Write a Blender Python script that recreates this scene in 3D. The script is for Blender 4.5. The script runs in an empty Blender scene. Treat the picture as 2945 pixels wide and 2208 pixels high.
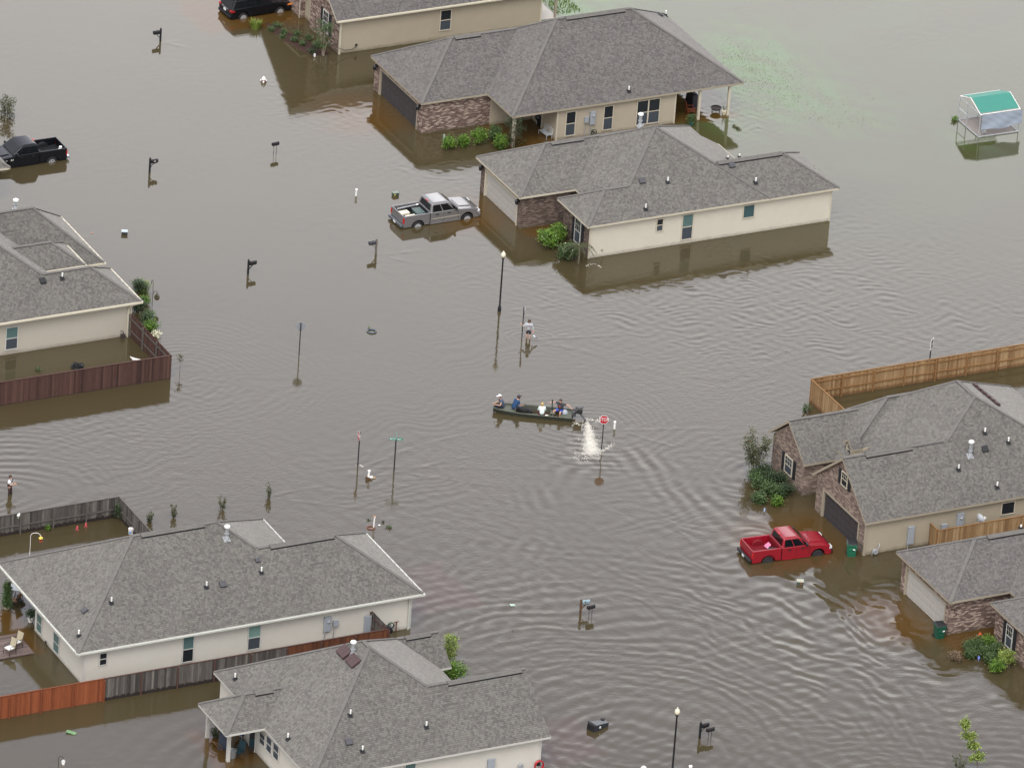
import bpy, bmesh, math, random
import numpy as np
from mathutils import Vector, Matrix

# ------------------------------------------------------------------ camera, sky, sun, exposure
scn = bpy.context.scene
COL = scn.collection
F_PX, W_PX, H_PX, DIST = 24370.0, 2945.0, 2208.0, 562.0
PIT, ROLL, YAW = math.radians(26.663), math.radians(4.2296), math.radians(28.058)
_d = Vector((math.sin(YAW) * math.cos(PIT), math.cos(YAW) * math.cos(PIT), -math.sin(PIT)))
_r0 = Vector((math.cos(YAW), -math.sin(YAW), 0))
_u0 = _r0.cross(_d)
_r = math.cos(ROLL) * _r0 + math.sin(ROLL) * _u0
_u = -math.sin(ROLL) * _r0 + math.cos(ROLL) * _u0
CAMPOS = -DIST * _d
cam = bpy.data.cameras.new('camera')
cam.sensor_width = 36.0
cam.lens = 36.0 * F_PX / W_PX
cam.clip_start = 5.0
cam.clip_end = 6000.0
camo = bpy.data.objects.new('camera', cam)
camo.matrix_world = Matrix(((_r.x, _u.x, -_d.x, CAMPOS.x), (_r.y, _u.y, -_d.y, CAMPOS.y), (_r.z, _u.z, -_d.z, CAMPOS.z), (0, 0, 0, 1)))
COL.objects.link(camo)
scn.camera = camo

SUN_EL, SUN_AZ = 58.0, 215.0      # azimuth from +Y, clockwise: behind the camera's left shoulder
SKY_STRENGTH = 0.066
world = bpy.data.worlds.new('World')
scn.world = world
world.use_nodes = True
wn = world.node_tree
wn.nodes.clear()
_out = wn.nodes.new('ShaderNodeOutputWorld')
_bg = wn.nodes.new('ShaderNodeBackground')
_sky = wn.nodes.new('ShaderNodeTexSky')
_sky.sky_type = 'NISHITA'
_sky.sun_disc = False
_sky.sun_elevation = math.radians(SUN_EL)
_sky.sun_rotation = math.radians(SUN_AZ)
_sky.dust_density = 4.0
_hs = wn.nodes.new('ShaderNodeHueSaturation')
_hs.inputs['Saturation'].default_value = 0.10
wn.links.new(_sky.outputs[0], _hs.inputs['Color'])
# overcast: an even cloud deck with a large bright break low in the north, fading and turning bluer higher up
_tc = wn.nodes.new('ShaderNodeTexCoord')
_sep = wn.nodes.new('ShaderNodeSeparateXYZ')
wn.links.new(_tc.outputs['Generated'], _sep.inputs[0])
_ramp = wn.nodes.new('ShaderNodeValToRGB')
_ramp.color_ramp.interpolation = 'EASE'
SKY_BASE, SKY_BREAK = 3.6, 12.2
SKY_STOPS = [(0.0, (.55, .53, .51)), (0.30, (.85, .82, .79)), (0.39, (1.0, .970, .945)), (0.425, (.83, .815, .82)), (0.448, (.63, .627, .685)), (0.468, (.415, .42, .515)),
             (0.492, (.245, .255, .355)), (0.54, (.20, .21, .28)), (0.75, (.20, .205, .24))]
_els = _ramp.color_ramp.elements
while len(_els) < len(SKY_STOPS):
    _els.new(0.5)
for e, (p, c) in zip(_els, SKY_STOPS):
    e.position = p
    e.color = c + (1,)
wn.links.new(_sep.outputs['Z'], _ramp.inputs[0])
_dot = wn.nodes.new('ShaderNodeVectorMath')
_dot.operation = 'DOT_PRODUCT'
_dot.inputs[1].default_value = (math.sin(YAW) * math.cos(.42), math.cos(YAW) * math.cos(.42), math.sin(.42))
wn.links.new(_tc.outputs['Generated'], _dot.inputs[0])
_mr = wn.nodes.new('ShaderNodeMapRange')
_mr.interpolation_type = 'SMOOTHSTEP'
_mr.inputs['From Min'].default_value = math.cos(math.radians(62))
_mr.inputs['From Max'].default_value = math.cos(math.radians(14))
_mr.inputs['To Min'].default_value = 0.0
_mr.inputs['To Max'].default_value = SKY_BREAK
wn.links.new(_dot.outputs['Value'], _mr.inputs[0])
_m0 = wn.nodes.new('ShaderNodeVectorMath'); _m0.operation = 'SCALE'
wn.links.new(_ramp.outputs[0], _m0.inputs[0])
wn.links.new(_mr.outputs[0], _m0.inputs['Scale'])
_ma = wn.nodes.new('ShaderNodeVectorMath'); _ma.operation = 'ADD'
wn.links.new(_m0.outputs[0], _ma.inputs[0])
_ma.inputs[1].default_value = (SKY_BASE, SKY_BASE * .985, SKY_BASE * .985)
_m1 = wn.nodes.new('ShaderNodeVectorMath'); _m1.operation = 'MULTIPLY'
wn.links.new(_hs.outputs[0], _m1.inputs[0])
wn.links.new(_ma.outputs[0], _m1.inputs[1])
wn.links.new(_m1.outputs[0], _bg.inputs['Color'])
_bg.inputs['Strength'].default_value = SKY_STRENGTH
wn.links.new(_bg.outputs[0], _out.inputs[0])

_sl = bpy.data.lights.new('sun', 'SUN')
_sl.energy = 0.6
_sl.angle = math.radians(35)
_sl.color = (1.0, .96, .9)
sun = bpy.data.objects.new('sun', _sl)
_az, _el = math.radians(SUN_AZ), math.radians(SUN_EL)
_sd = Vector((math.sin(_az) * math.cos(_el), math.cos(_az) * math.cos(_el), math.sin(_el)))
sun.rotation_euler = _sd.to_track_quat('Z', 'Y').to_euler()
sun.location = (0, 0, 120)
COL.objects.link(sun)
vs = scn.view_settings
vs.view_transform = 'Standard'
vs.look = 'None'
vs.exposure = 0.0
vs.gamma = 1.0
vs.use_curve_mapping = False
scn.cycles.use_denoising = True
scn.cycles.denoiser = 'OPENIMAGEDENOISE'
scn.cycles.denoising_input_passes = 'RGB_ALBEDO_NORMAL'
scn.cycles.denoising_prefilter = 'ACCURATE'
scn.cycles.max_bounces = 6

def g(px, py, z=0.0):
    """world point at height z seen at photo pixel (px, py)"""
    v = _r * ((px - W_PX / 2) / F_PX) - _u * ((py - H_PX / 2) / F_PX) + _d
    return CAMPOS + v * ((z - CAMPOS.z) / v.z)

# ------------------------------------------------------------------ materials
def nd(nt, t, **kw):
    n = nt.nodes.new(t)
    for k, v in kw.items():
        setattr(n, k, v)
    return n

MATS = {}
def silt_line(nt, tc, colour, amount):
    """damp, silty stain left on a wall just above the water, ragged along its upper edge"""
    sp = nd(nt, 'ShaderNodeSeparateXYZ')
    nt.links.new(tc.outputs['Object'], sp.inputs[0])
    n2 = nd(nt, 'ShaderNodeTexNoise')
    n2.inputs['Scale'].default_value = 2.5
    n2.inputs['Detail'].default_value = 5
    nt.links.new(tc.outputs['Object'], n2.inputs['Vector'])
    s1 = nd(nt, 'ShaderNodeMath', operation='MULTIPLY_ADD')
    s1.inputs[1].default_value = -.3
    nt.links.new(n2.outputs[0], s1.inputs[0])
    nt.links.new(sp.outputs[2], s1.inputs[2])
    mr = nd(nt, 'ShaderNodeMapRange')
    mr.inputs['From Min'].default_value = -.10
    mr.inputs['From Max'].default_value = .12
    mr.inputs['To Min'].default_value = amount
    mr.inputs['To Max'].default_value = 0
    nt.links.new(s1.outputs[0], mr.inputs[0])
    mx = nd(nt, 'ShaderNodeMix', data_type='RGBA')
    mx.inputs[7].default_value = (.10, .08, .045, 1)
    nt.links.new(mr.outputs[0], mx.inputs[0])
    nt.links.new(colour, mx.inputs[6])
    return mx.outputs[2]

def mat(name, col, rough=.6, metal=0., var=.12, scale=6., spec=None, bump=0., coat=0., tide=0.):
    if name in MATS:
        return MATS[name]
    m = bpy.data.materials.new(name)
    m.use_nodes = True
    nt = m.node_tree
    b = nt.nodes['Principled BSDF']
    b.inputs['Roughness'].default_value = rough
    b.inputs['Metallic'].default_value = metal
    if spec is not None:
        b.inputs['Specular IOR Level'].default_value = spec
    if coat:
        b.inputs['Coat Weight'].default_value = coat
        b.inputs['Coat Roughness'].default_value = .06
    tc = nd(nt, 'ShaderNodeTexCoord')
    no = nd(nt, 'ShaderNodeTexNoise')
    no.inputs['Scale'].default_value = scale
    no.inputs['Detail'].default_value = 4
    nt.links.new(tc.outputs['Object'], no.inputs['Vector'])
    mx = nd(nt, 'ShaderNodeMix', data_type='RGBA')
    mx.inputs[6].default_value = tuple(max(0, c * (1 - var)) for c in col) + (1,)
    mx.inputs[7].default_value = tuple(min(1, c * (1 + var)) for c in col) + (1,)
    nt.links.new(no.outputs[0], mx.inputs[0])
    colour = mx.outputs[2]
    if tide:
        colour = silt_line(nt, tc, colour, tide)
    nt.links.new(colour, b.inputs['Base Color'])
    if bump:
        bp = nd(nt, 'ShaderNodeBump')
        bp.inputs['Strength'].default_value = bump
        bp.inputs['Distance'].default_value = .02
        nt.links.new(no.outputs[0], bp.inputs['Height'])
        nt.links.new(bp.outputs[0], b.inputs['Normal'])
    MATS[name] = m
    return m

def uvmap(nt, sx=1., sy=1.):
    u = nd(nt, 'ShaderNodeUVMap')
    mp = nd(nt, 'ShaderNodeMapping')
    mp.inputs['Scale'].default_value = (sx, sy, 1)
    nt.links.new(u.outputs[0], mp.inputs[0])
    return mp

def shingle_mat(name, tones, streak=.1):
    """laminated asphalt shingles: courses 0.14 m high, tabs of mixed tones, uv in metres"""
    m = bpy.data.materials.new(name)
    m.use_nodes = True
    nt = m.node_tree
    b = nt.nodes['Principled BSDF']
    b.inputs['Roughness'].default_value = .9
    b.inputs['Diffuse Roughness'].default_value = 1.0
    b.inputs['Specular IOR Level'].default_value = .25
    b.inputs['Sheen Weight'].default_value = .15     # stone granules catch the light at grazing angles
    b.inputs['Sheen Roughness'].default_value = .55
    b.inputs['Sheen Tint'].default_value = (1, .97, .92, 1)
    mp = uvmap(nt)
    def brick(w, off):
        br = nd(nt, 'ShaderNodeTexBrick')
        br.offset = off
        br.inputs['Color1'].default_value = (0, 0, 0, 1)
        br.inputs['Color2'].default_value = (1, 1, 1, 1)
        br.inputs['Mortar'].default_value = (.5, .5, .5, 1)
        br.inputs['Scale'].default_value = 1
        br.inputs['Mortar Size'].default_value = 0
        br.inputs['Brick Width'].default_value = w
        br.inputs['Row Height'].default_value = .14
        nt.links.new(mp.outputs[0], br.inputs['Vector'])
        return br
    b1, b2 = brick(.24, .37), brick(.15, .61)
    add = nd(nt, 'ShaderNodeMath', operation='ADD')
    nt.links.new(b1.outputs['Color'], add.inputs[0])
    nt.links.new(b2.outputs['Color'], add.inputs[1])
    hf = nd(nt, 'ShaderNodeMath', operation='MULTIPLY')
    hf.inputs[1].default_value = .5
    nt.links.new(add.outputs[0], hf.inputs[0])
    rp = nd(nt, 'ShaderNodeValToRGB')
    rp.color_ramp.interpolation = 'CONSTANT'
    el = rp.color_ramp.elements
    while len(el) < len(tones):
        el.new(.5)
    for i, (e, c) in enumerate(zip(el, tones)):
        e.position = [0, .22, .4, .56, .72, .87][i]
        e.color = c + (1,)
    nt.links.new(hf.outputs[0], rp.inputs[0])
    # shadow line under each course is painted into the colour; saw-tooth bump adds steps
    sp = nd(nt, 'ShaderNodeSeparateXYZ')
    nt.links.new(mp.outputs[0], sp.inputs[0])
    dv = nd(nt, 'ShaderNodeMath', operation='DIVIDE')
    dv.inputs[1].default_value = .14
    nt.links.new(sp.outputs[1], dv.inputs[0])
    fr = nd(nt, 'ShaderNodeMath', operation='FRACT')
    nt.links.new(dv.outputs[0], fr.inputs[0])
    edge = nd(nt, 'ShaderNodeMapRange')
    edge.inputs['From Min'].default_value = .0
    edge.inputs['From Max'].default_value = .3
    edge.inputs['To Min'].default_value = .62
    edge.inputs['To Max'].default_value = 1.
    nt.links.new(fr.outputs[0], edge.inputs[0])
    no = nd(nt, 'ShaderNodeTexNoise')
    no.inputs['Scale'].default_value = .35
    no.inputs['Detail'].default_value = 5
    nt.links.new(mp.outputs[0], no.inputs['Vector'])
    mr = nd(nt, 'ShaderNodeMapRange')
    mr.inputs['To Min'].default_value = 1 - streak * 1.6
    mr.inputs['To Max'].default_value = 1 + streak * 1.6
    nt.links.new(no.outputs[0], mr.inputs[0])
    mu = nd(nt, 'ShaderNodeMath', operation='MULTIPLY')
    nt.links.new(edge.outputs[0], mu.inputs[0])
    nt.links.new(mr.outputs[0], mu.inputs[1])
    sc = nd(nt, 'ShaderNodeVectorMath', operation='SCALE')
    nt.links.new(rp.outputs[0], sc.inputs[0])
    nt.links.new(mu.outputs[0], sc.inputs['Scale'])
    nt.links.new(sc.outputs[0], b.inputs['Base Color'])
    bp = nd(nt, 'ShaderNodeBump')
    bp.invert = True
    bp.inputs['Strength'].default_value = .5
    bp.inputs['Distance'].default_value = .012
    nt.links.new(fr.outputs[0], bp.inputs['Height'])
    nt.links.new(bp.outputs[0], b.inputs['Normal'])
    return m

def brick_mat(name, c1, c2, c3, mortar):
    m = bpy.data.materials.new(name)
    m.use_nodes = True
    nt = m.node_tree
    b = nt.nodes['Principled BSDF']
    b.inputs['Roughness'].default_value = .9
    mp = uvmap(nt)
    br = nd(nt, 'ShaderNodeTexBrick')
    br.inputs['Color1'].default_value = (0, 0, 0, 1)
    br.inputs['Color2'].default_value = (1, 1, 1, 1)
    br.inputs['Mortar'].default_value = (.5, .5, .5, 1)
    br.inputs['Scale'].default_value = 1
    br.inputs['Mortar Size'].default_value = .006
    br.inputs['Brick Width'].default_value = .27
    br.inputs['Row Height'].default_value = .085
    nt.links.new(mp.outputs[0], br.inputs['Vector'])
    no = nd(nt, 'ShaderNodeTexNoise')
    no.inputs['Scale'].default_value = 1.4
    no.inputs['Detail'].default_value = 8
    no.inputs['Roughness'].default_value = .75
    mp2 = uvmap(nt, .7, 2.2)
    nt.links.new(mp2.outputs[0], no.inputs['Vector'])
    ad = nd(nt, 'ShaderNodeMath', operation='MULTIPLY_ADD')
    ad.inputs[1].default_value = .55
    nt.links.new(br.outputs['Color'], ad.inputs[0])
    ms = nd(nt, 'ShaderNodeMath', operation='MULTIPLY')
    ms.inputs[1].default_value = .45
    nt.links.new(no.outputs[0], ms.inputs[0])
    nt.links.new(ms.outputs[0], ad.inputs[2])
    rp = nd(nt, 'ShaderNodeValToRGB')
    el = rp.color_ramp.elements
    el[0].position, el[0].color = .2, c1 + (1,)
    el[1].position, el[1].color = .8, c3 + (1,)
    e = el.new(.52)
    e.color = c2 + (1,)
    nt.links.new(ad.outputs[0], rp.inputs[0])
    mx = nd(nt, 'ShaderNodeMix', data_type='RGBA')
    mx.inputs[7].default_value = mortar + (1,)
    nt.links.new(br.outputs['Fac'], mx.inputs[0])
    nt.links.new(rp.outputs[0], mx.inputs[6])
    nt.links.new(silt_line(nt, nd(nt, 'ShaderNodeTexCoord'), mx.outputs[2], .6), b.inputs['Base Color'])
    bp = nd(nt, 'ShaderNodeBump')
    bp.invert = True
    bp.inputs['Strength'].default_value = .6
    bp.inputs['Distance'].default_value = .01
    nt.links.new(br.outputs['Fac'], bp.inputs['Height'])
    nt.links.new(bp.outputs[0], b.inputs['Normal'])
    return m

def board_mat(name, dark, mid, light, wet=(.03, .02, .014), wet_z=.12, wet_amp=.18, wet_mix=.85):
    """weathered fence boards: a tone per board (attribute 'tone'), grain, and a soaked band above the water"""
    m = bpy.data.materials.new(name)
    m.use_nodes = True
    nt = m.node_tree
    b = nt.nodes['Principled BSDF']
    b.inputs['Roughness'].default_value = .85
    at = nd(nt, 'ShaderNodeAttribute', attribute_name='tone')
    tc = nd(nt, 'ShaderNodeTexCoord')
    mp = nd(nt, 'ShaderNodeMapping')
    mp.inputs['Scale'].default_value = (14, 14, 1.6)
    nt.links.new(tc.outputs['Object'], mp.inputs[0])
    no = nd(nt, 'ShaderNodeTexNoise')
    no.inputs['Scale'].default_value = 1
    no.inputs['Detail'].default_value = 5
    nt.links.new(mp.outputs[0], no.inputs['Vector'])
    ad = nd(nt, 'ShaderNodeMath', operation='MULTIPLY_ADD')
    ad.inputs[1].default_value = .6
    nt.links.new(no.outputs[0], ad.inputs[0])
    ms = nd(nt, 'ShaderNodeMath', operation='MULTIPLY_ADD')
    ms.inputs[1].default_value = .8
    ms.inputs[2].default_value = -.2
    nt.links.new(at.outputs['Fac'], ms.inputs[0])
    nt.links.new(ms.outputs[0], ad.inputs[2])
    rp = nd(nt, 'ShaderNodeValToRGB')
    el = rp.color_ramp.elements
    el[0].position, el[0].color = .12, dark + (1,)
    el[1].position, el[1].color = .95, light + (1,)
    e = el.new(.5)
    e.color = mid + (1,)
    nt.links.new(ad.outputs[0], rp.inputs[0])
    sp = nd(nt, 'ShaderNodeSeparateXYZ')
    nt.links.new(tc.outputs['Object'], sp.inputs[0])
    n2 = nd(nt, 'ShaderNodeTexNoise')
    n2.inputs['Scale'].default_value = 5
    nt.links.new(tc.outputs['Object'], n2.inputs['Vector'])
    s1 = nd(nt, 'ShaderNodeMath', operation='MULTIPLY_ADD')
    s1.inputs[1].default_value = -wet_amp * 2
    nt.links.new(n2.outputs[0], s1.inputs[0])
    nt.links.new(sp.outputs[2], s1.inputs[2])
    mr = nd(nt, 'ShaderNodeMapRange')
    mr.inputs['From Min'].default_value = wet_z - wet_amp
    mr.inputs['From Max'].default_value = wet_z - wet_amp + .07
    mr.inputs['To Min'].default_value = wet_mix
    mr.inputs['To Max'].default_value = 0
    nt.links.new(s1.outputs[0], mr.inputs[0])
    mx = nd(nt, 'ShaderNodeMix', data_type='RGBA')
    mx.inputs[7].default_value = wet + (1,)
    nt.links.new(mr.outputs[0], mx.inputs[0])
    nt.links.new(rp.outputs[0], mx.inputs[6])
    nt.links.new(mx.outputs[2], b.inputs['Base Color'])
    return m

def leaf_mat(name, dark, light):
    m = bpy.data.materials.new(name)
    m.use_nodes = True
    nt = m.node_tree
    b = nt.nodes['Principled BSDF']
    b.inputs['Roughness'].default_value = .55
    at = nd(nt, 'ShaderNodeAttribute', attribute_name='tone')
    mx = nd(nt, 'ShaderNodeMix', data_type='RGBA')
    mx.inputs[6].default_value = dark + (1,)
    mx.inputs[7].default_value = light + (1,)
    nt.links.new(at.outputs['Fac'], mx.inputs[0])
    nt.links.new(mx.outputs[2], b.inputs['Base Color'])
    b.inputs['Subsurface Weight'].default_value = 0
    MATS[name] = m
    return m

# ------------------------------------------------------------------ mesh builder
class MB:
    def __init__(s):
        s.v, s.f, s.mi, s.uv, s.tone = [], [], [], [], []
        s.t = .5
    def poly(s, pts, uv=None, mi=0):
        n = len(s.v)
        s.v.extend([tuple(p) for p in pts])
        s.f.append(tuple(range(n, n + len(pts))))
        s.mi.append(mi)
        s.uv.extend(uv if uv else [(0, 0)] * len(pts))
        s.tone.append(s.t)
    def grid(s, verts, faces, mi=0):
        n = len(s.v)
        s.v.extend([tuple(p) for p in verts])
        for f in faces:
            s.f.append(tuple(i + n for i in f))
            s.mi.append(mi)
            s.uv.extend([(0, 0)] * len(f))
            s.tone.append(s.t)
    def box(s, x0, x1, y0, y1, z0, z1, mi=0):
        v = [(x, y, z) for z in (z0, z1) for y in (y0, y1) for x in (x0, x1)]
        s.grid(v, [(0, 2, 3, 1), (4, 5, 7, 6), (0, 1, 5, 4), (1, 3, 7, 5), (3, 2, 6, 7), (2, 0, 4, 6)], mi)
    def obox(s, c, size, rz=0., rx=0., ry=0., mi=0):
        M = Matrix.Rotation(rz, 3, 'Z') @ Matrix.Rotation(ry, 3, 'Y') @ Matrix.Rotation(rx, 3, 'X')
        v = [Vector(c) + M @ Vector((x * size[0] / 2, y * size[1] / 2, z * size[2] / 2)) for z in (-1, 1) for y in (-1, 1) for x in (-1, 1)]
        s.grid(v, [(0, 2, 3, 1), (4, 5, 7, 6), (0, 1, 5, 4), (1, 3, 7, 5), (3, 2, 6, 7), (2, 0, 4, 6)], mi)
    def bar(s, a, b, w, h, mi=0, up=(0, 0, 1)):
        a, b = Vector(a), Vector(b)
        d = (b - a)
        L = d.length
        d.normalize()
        q = d.cross(Vector(up))
        if q.length < 1e-4:
            q = d.cross(Vector((1, 0, 0)))
        q.normalize()
        n = q.cross(d)
        v = [p + q * (i * w / 2) + n * (j * h / 2) for p in (a, b) for j in (-1, 1) for i in (-1, 1)]
        s.grid(v, [(0, 2, 3, 1), (4, 5, 7, 6), (0, 1, 5, 4), (1, 3, 7, 5), (3, 2, 6, 7), (2, 0, 4, 6)], mi)
    def tube(s, pts, rad, n=8, mi=0, cap=True):
        pts = [Vector(p) for p in pts]
        if not hasattr(rad, '__len__'):
            rad = [rad] * len(pts)
        vs, fs = [], []
        for i, p in enumerate(pts):
            d = (pts[min(i + 1, len(pts) - 1)] - pts[max(i - 1, 0)]).normalized()
            q = d.cross(Vector((.13, .27, .95)))
            if q.length < .2:
                q = d.cross(Vector((1, 0, 0)))
            q.normalize()
            w = d.cross(q)
            for k in range(n):
                a = 2 * math.pi * k / n
                vs.append(p + (q * math.cos(a) + w * math.sin(a)) * rad[i])
        for i in range(len(pts) - 1):
            for k in range(n):
                fs.append((i * n + k, i * n + (k + 1) % n, (i + 1) * n + (k + 1) % n, (i + 1) * n + k))
        if cap:
            fs.append(tuple(range(n))[::-1])
            fs.append(tuple((len(pts) - 1) * n + k for k in range(n)))
        s.grid(vs, fs, mi)
    def lathe(s, c, prof, n=14, mi=0, axis='z'):
        vs, fs = [], []
        for r, h in prof:
            for k in range(n):
                a = 2 * math.pi * k / n
                p = (r * math.cos(a), r * math.sin(a), h)
                if axis == 'y':
                    p = (p[0], p[2], p[1])
                elif axis == 'x':
                    p = (p[2], p[0], p[1])
                vs.append((c[0] + p[0], c[1] + p[1], c[2] + p[2]))
        for i in range(len(prof) - 1):
            for k in range(n):
                fs.append((i * n + k, i * n + (k + 1) % n, (i + 1) * n + (k + 1) % n, (i + 1) * n + k))
        fs.append(tuple(range(n))[::-1])
        fs.append(tuple((len(prof) - 1) * n + k for k in range(n)))
        s.grid(vs, fs, mi)
    def ball(s, c, r, n=10, m=6, mi=0):
        if not hasattr(r, '__len__'):
            r = (r, r, r)
        vs, fs = [], []
        for i in range(m + 1):
            t = math.pi * i / m
            for k in range(n):
                a = 2 * math.pi * k / n
                rr = max(math.sin(t), .02)
                vs.append((c[0] + r[0] * rr * math.cos(a), c[1] + r[1] * rr * math.sin(a), c[2] + r[2] * math.cos(t)))
        for i in range(m):
            for k in range(n):
                fs.append((i * n + k, (i + 1) * n + k, (i + 1) * n + (k + 1) % n, i * n + (k + 1) % n))
        s.grid(vs, fs, mi)
    def prism(s, outline, axis, a, b, mi=0):
        """outline of 2-D points extruded along an axis from a to b"""
        def P(p, t):
            return {'y': (p[0], t, p[1]), 'x': (t, p[0], p[1]), 'z': (p[0], p[1], t)}[axis]
        n = len(outline)
        vs = [P(p, a) for p in outline] + [P(p, b) for p in outline]
        fs = [tuple(range(n)), tuple(range(2 * n - 1, n - 1, -1))]
        fs += [(i, i + n, (i + 1) % n + n, (i + 1) % n) for i in range(n)]
        s.grid(vs, fs, mi)
    def build(s, name, m, parent=None, local=False, smooth=False, bevel=0., seg=2, autosmooth=None, fix=True):
        me = bpy.data.meshes.new(name)
        off = Vector((0, 0, 0))
        if parent is not None and not local:
            p = parent
            while p is not None:
                off += p.location
                p = p.parent
        vs = [(a - off.x, b - off.y, c - off.z) for a, b, c in s.v]
        me.from_pydata(vs, [], s.f)
        if not isinstance(m, (list, tuple)):
            m = [m]
        for q in m:
            me.materials.append(q)
        me.polygons.foreach_set('material_index', s.mi)
        if any(u != (0, 0) for u in s.uv[:4000]):
            ul = me.uv_layers.new(name='UVMap')
            ul.data.foreach_set('uv', [c for u in s.uv for c in u])
        if any(t != .5 for t in s.tone):
            at = me.attributes.new('tone', 'FLOAT', 'FACE')
            at.data.foreach_set('value', s.tone)
        if fix:
            bm = bmesh.new()
            bm.from_mesh(me)
            bmesh.ops.recalc_face_normals(bm, faces=bm.faces)
            bm.to_mesh(me)
            bm.free()
        if smooth:
            me.polygons.foreach_set('use_smooth', [True] * len(me.polygons))
        me.update()
        o = bpy.data.objects.new(name, me)
        COL.objects.link(o)
        if parent is not None:
            o.parent = parent
        if bevel:
            bv = o.modifiers.new('bevel', 'BEVEL')
            bv.width = bevel
            bv.segments = seg
            bv.limit_method = 'ANGLE'
            bv.angle_limit = math.radians(35)
            if smooth is not True:
                me.polygons.foreach_set('use_smooth', [True] * len(me.polygons))
                bv.harden_normals = True
        return o

def thing(name, label, cat, loc=(0, 0, 0), rz=0., group=None):
    o = bpy.data.objects.new(name, None)
    o.empty_display_size = .3
    o.location = loc
    o.rotation_euler = (0, 0, rz)
    COL.objects.link(o)
    o['label'] = label
    o['category'] = cat
    if group:
        o['group'] = group
    return o

def tag(o, label, cat, group=None, kind=None):
    o['label'] = label
    o['category'] = cat
    if group:
        o['group'] = group
    if kind:
        o['kind'] = kind
    return o

def dup(root, loc, rz, label, group=None):
    r = root.copy()
    COL.objects.link(r)
    r.location = loc
    r.rotation_euler = (0, 0, rz)
    r['label'] = label
    if group:
        r['group'] = group
    for ch in list(root.children):
        c = ch.copy()
        COL.objects.link(c)
        c.parent = r
        for gch in ch.children:
            e = gch.copy()
            COL.objects.link(e)
            e.parent = c
    return r

def text_mesh(s, size, extrude=.004, bold=.028):
    """flat lettering in the xz plane, centred on the origin, facing -y"""
    cu = bpy.data.curves.new('t', 'FONT')
    cu.body = s
    cu.size = size
    cu.extrude = extrude
    cu.align_x = 'CENTER'
    cu.align_y = 'CENTER'
    cu.resolution_u = 3
    cu.offset = size * bold
    o = bpy.data.objects.new('t', cu)
    COL.objects.link(o)
    dg = bpy.context.evaluated_depsgraph_get()
    me = bpy.data.meshes.new_from_object(o.evaluated_get(dg))
    vs = [(v.co.x, -v.co.z, v.co.y) for v in me.vertices]
    fs = [tuple(p.vertices) for p in me.polygons]
    bpy.data.objects.remove(o)
    bpy.data.meshes.remove(me)
    return vs, fs

# ------------------------------------------------------------------ water
random.seed(5)
rng = np.random.default_rng(7)

def rect_mask(x, y, x0, x1, y0, y1, soft):
    def sm(t):
        t = np.clip(t, 0, 1)
        return t * t * (3 - 2 * t)
    return sm((x - x0) / soft + .5) * sm((x1 - x) / soft + .5) * sm((y - y0) / soft + .5) * sm((y1 - y) / soft + .5)

def wobble(x, y, lam, seed, n=7):
    r = np.random.default_rng(seed)
    s = np.zeros_like(x)
    for i in range(n):
        a = r.uniform(0, 2 * math.pi)
        k = 2 * math.pi / (lam * r.uniform(.6, 1.7))
        s += np.sin(k * (x * math.cos(a) + y * math.sin(a)) + r.uniform(0, 6.28))
    return s / math.sqrt(n)

def sstep(a, b, t):
    t = np.clip((t - a) / (b - a), 0, 1)
    return t * t * (3 - 2 * t)

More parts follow.
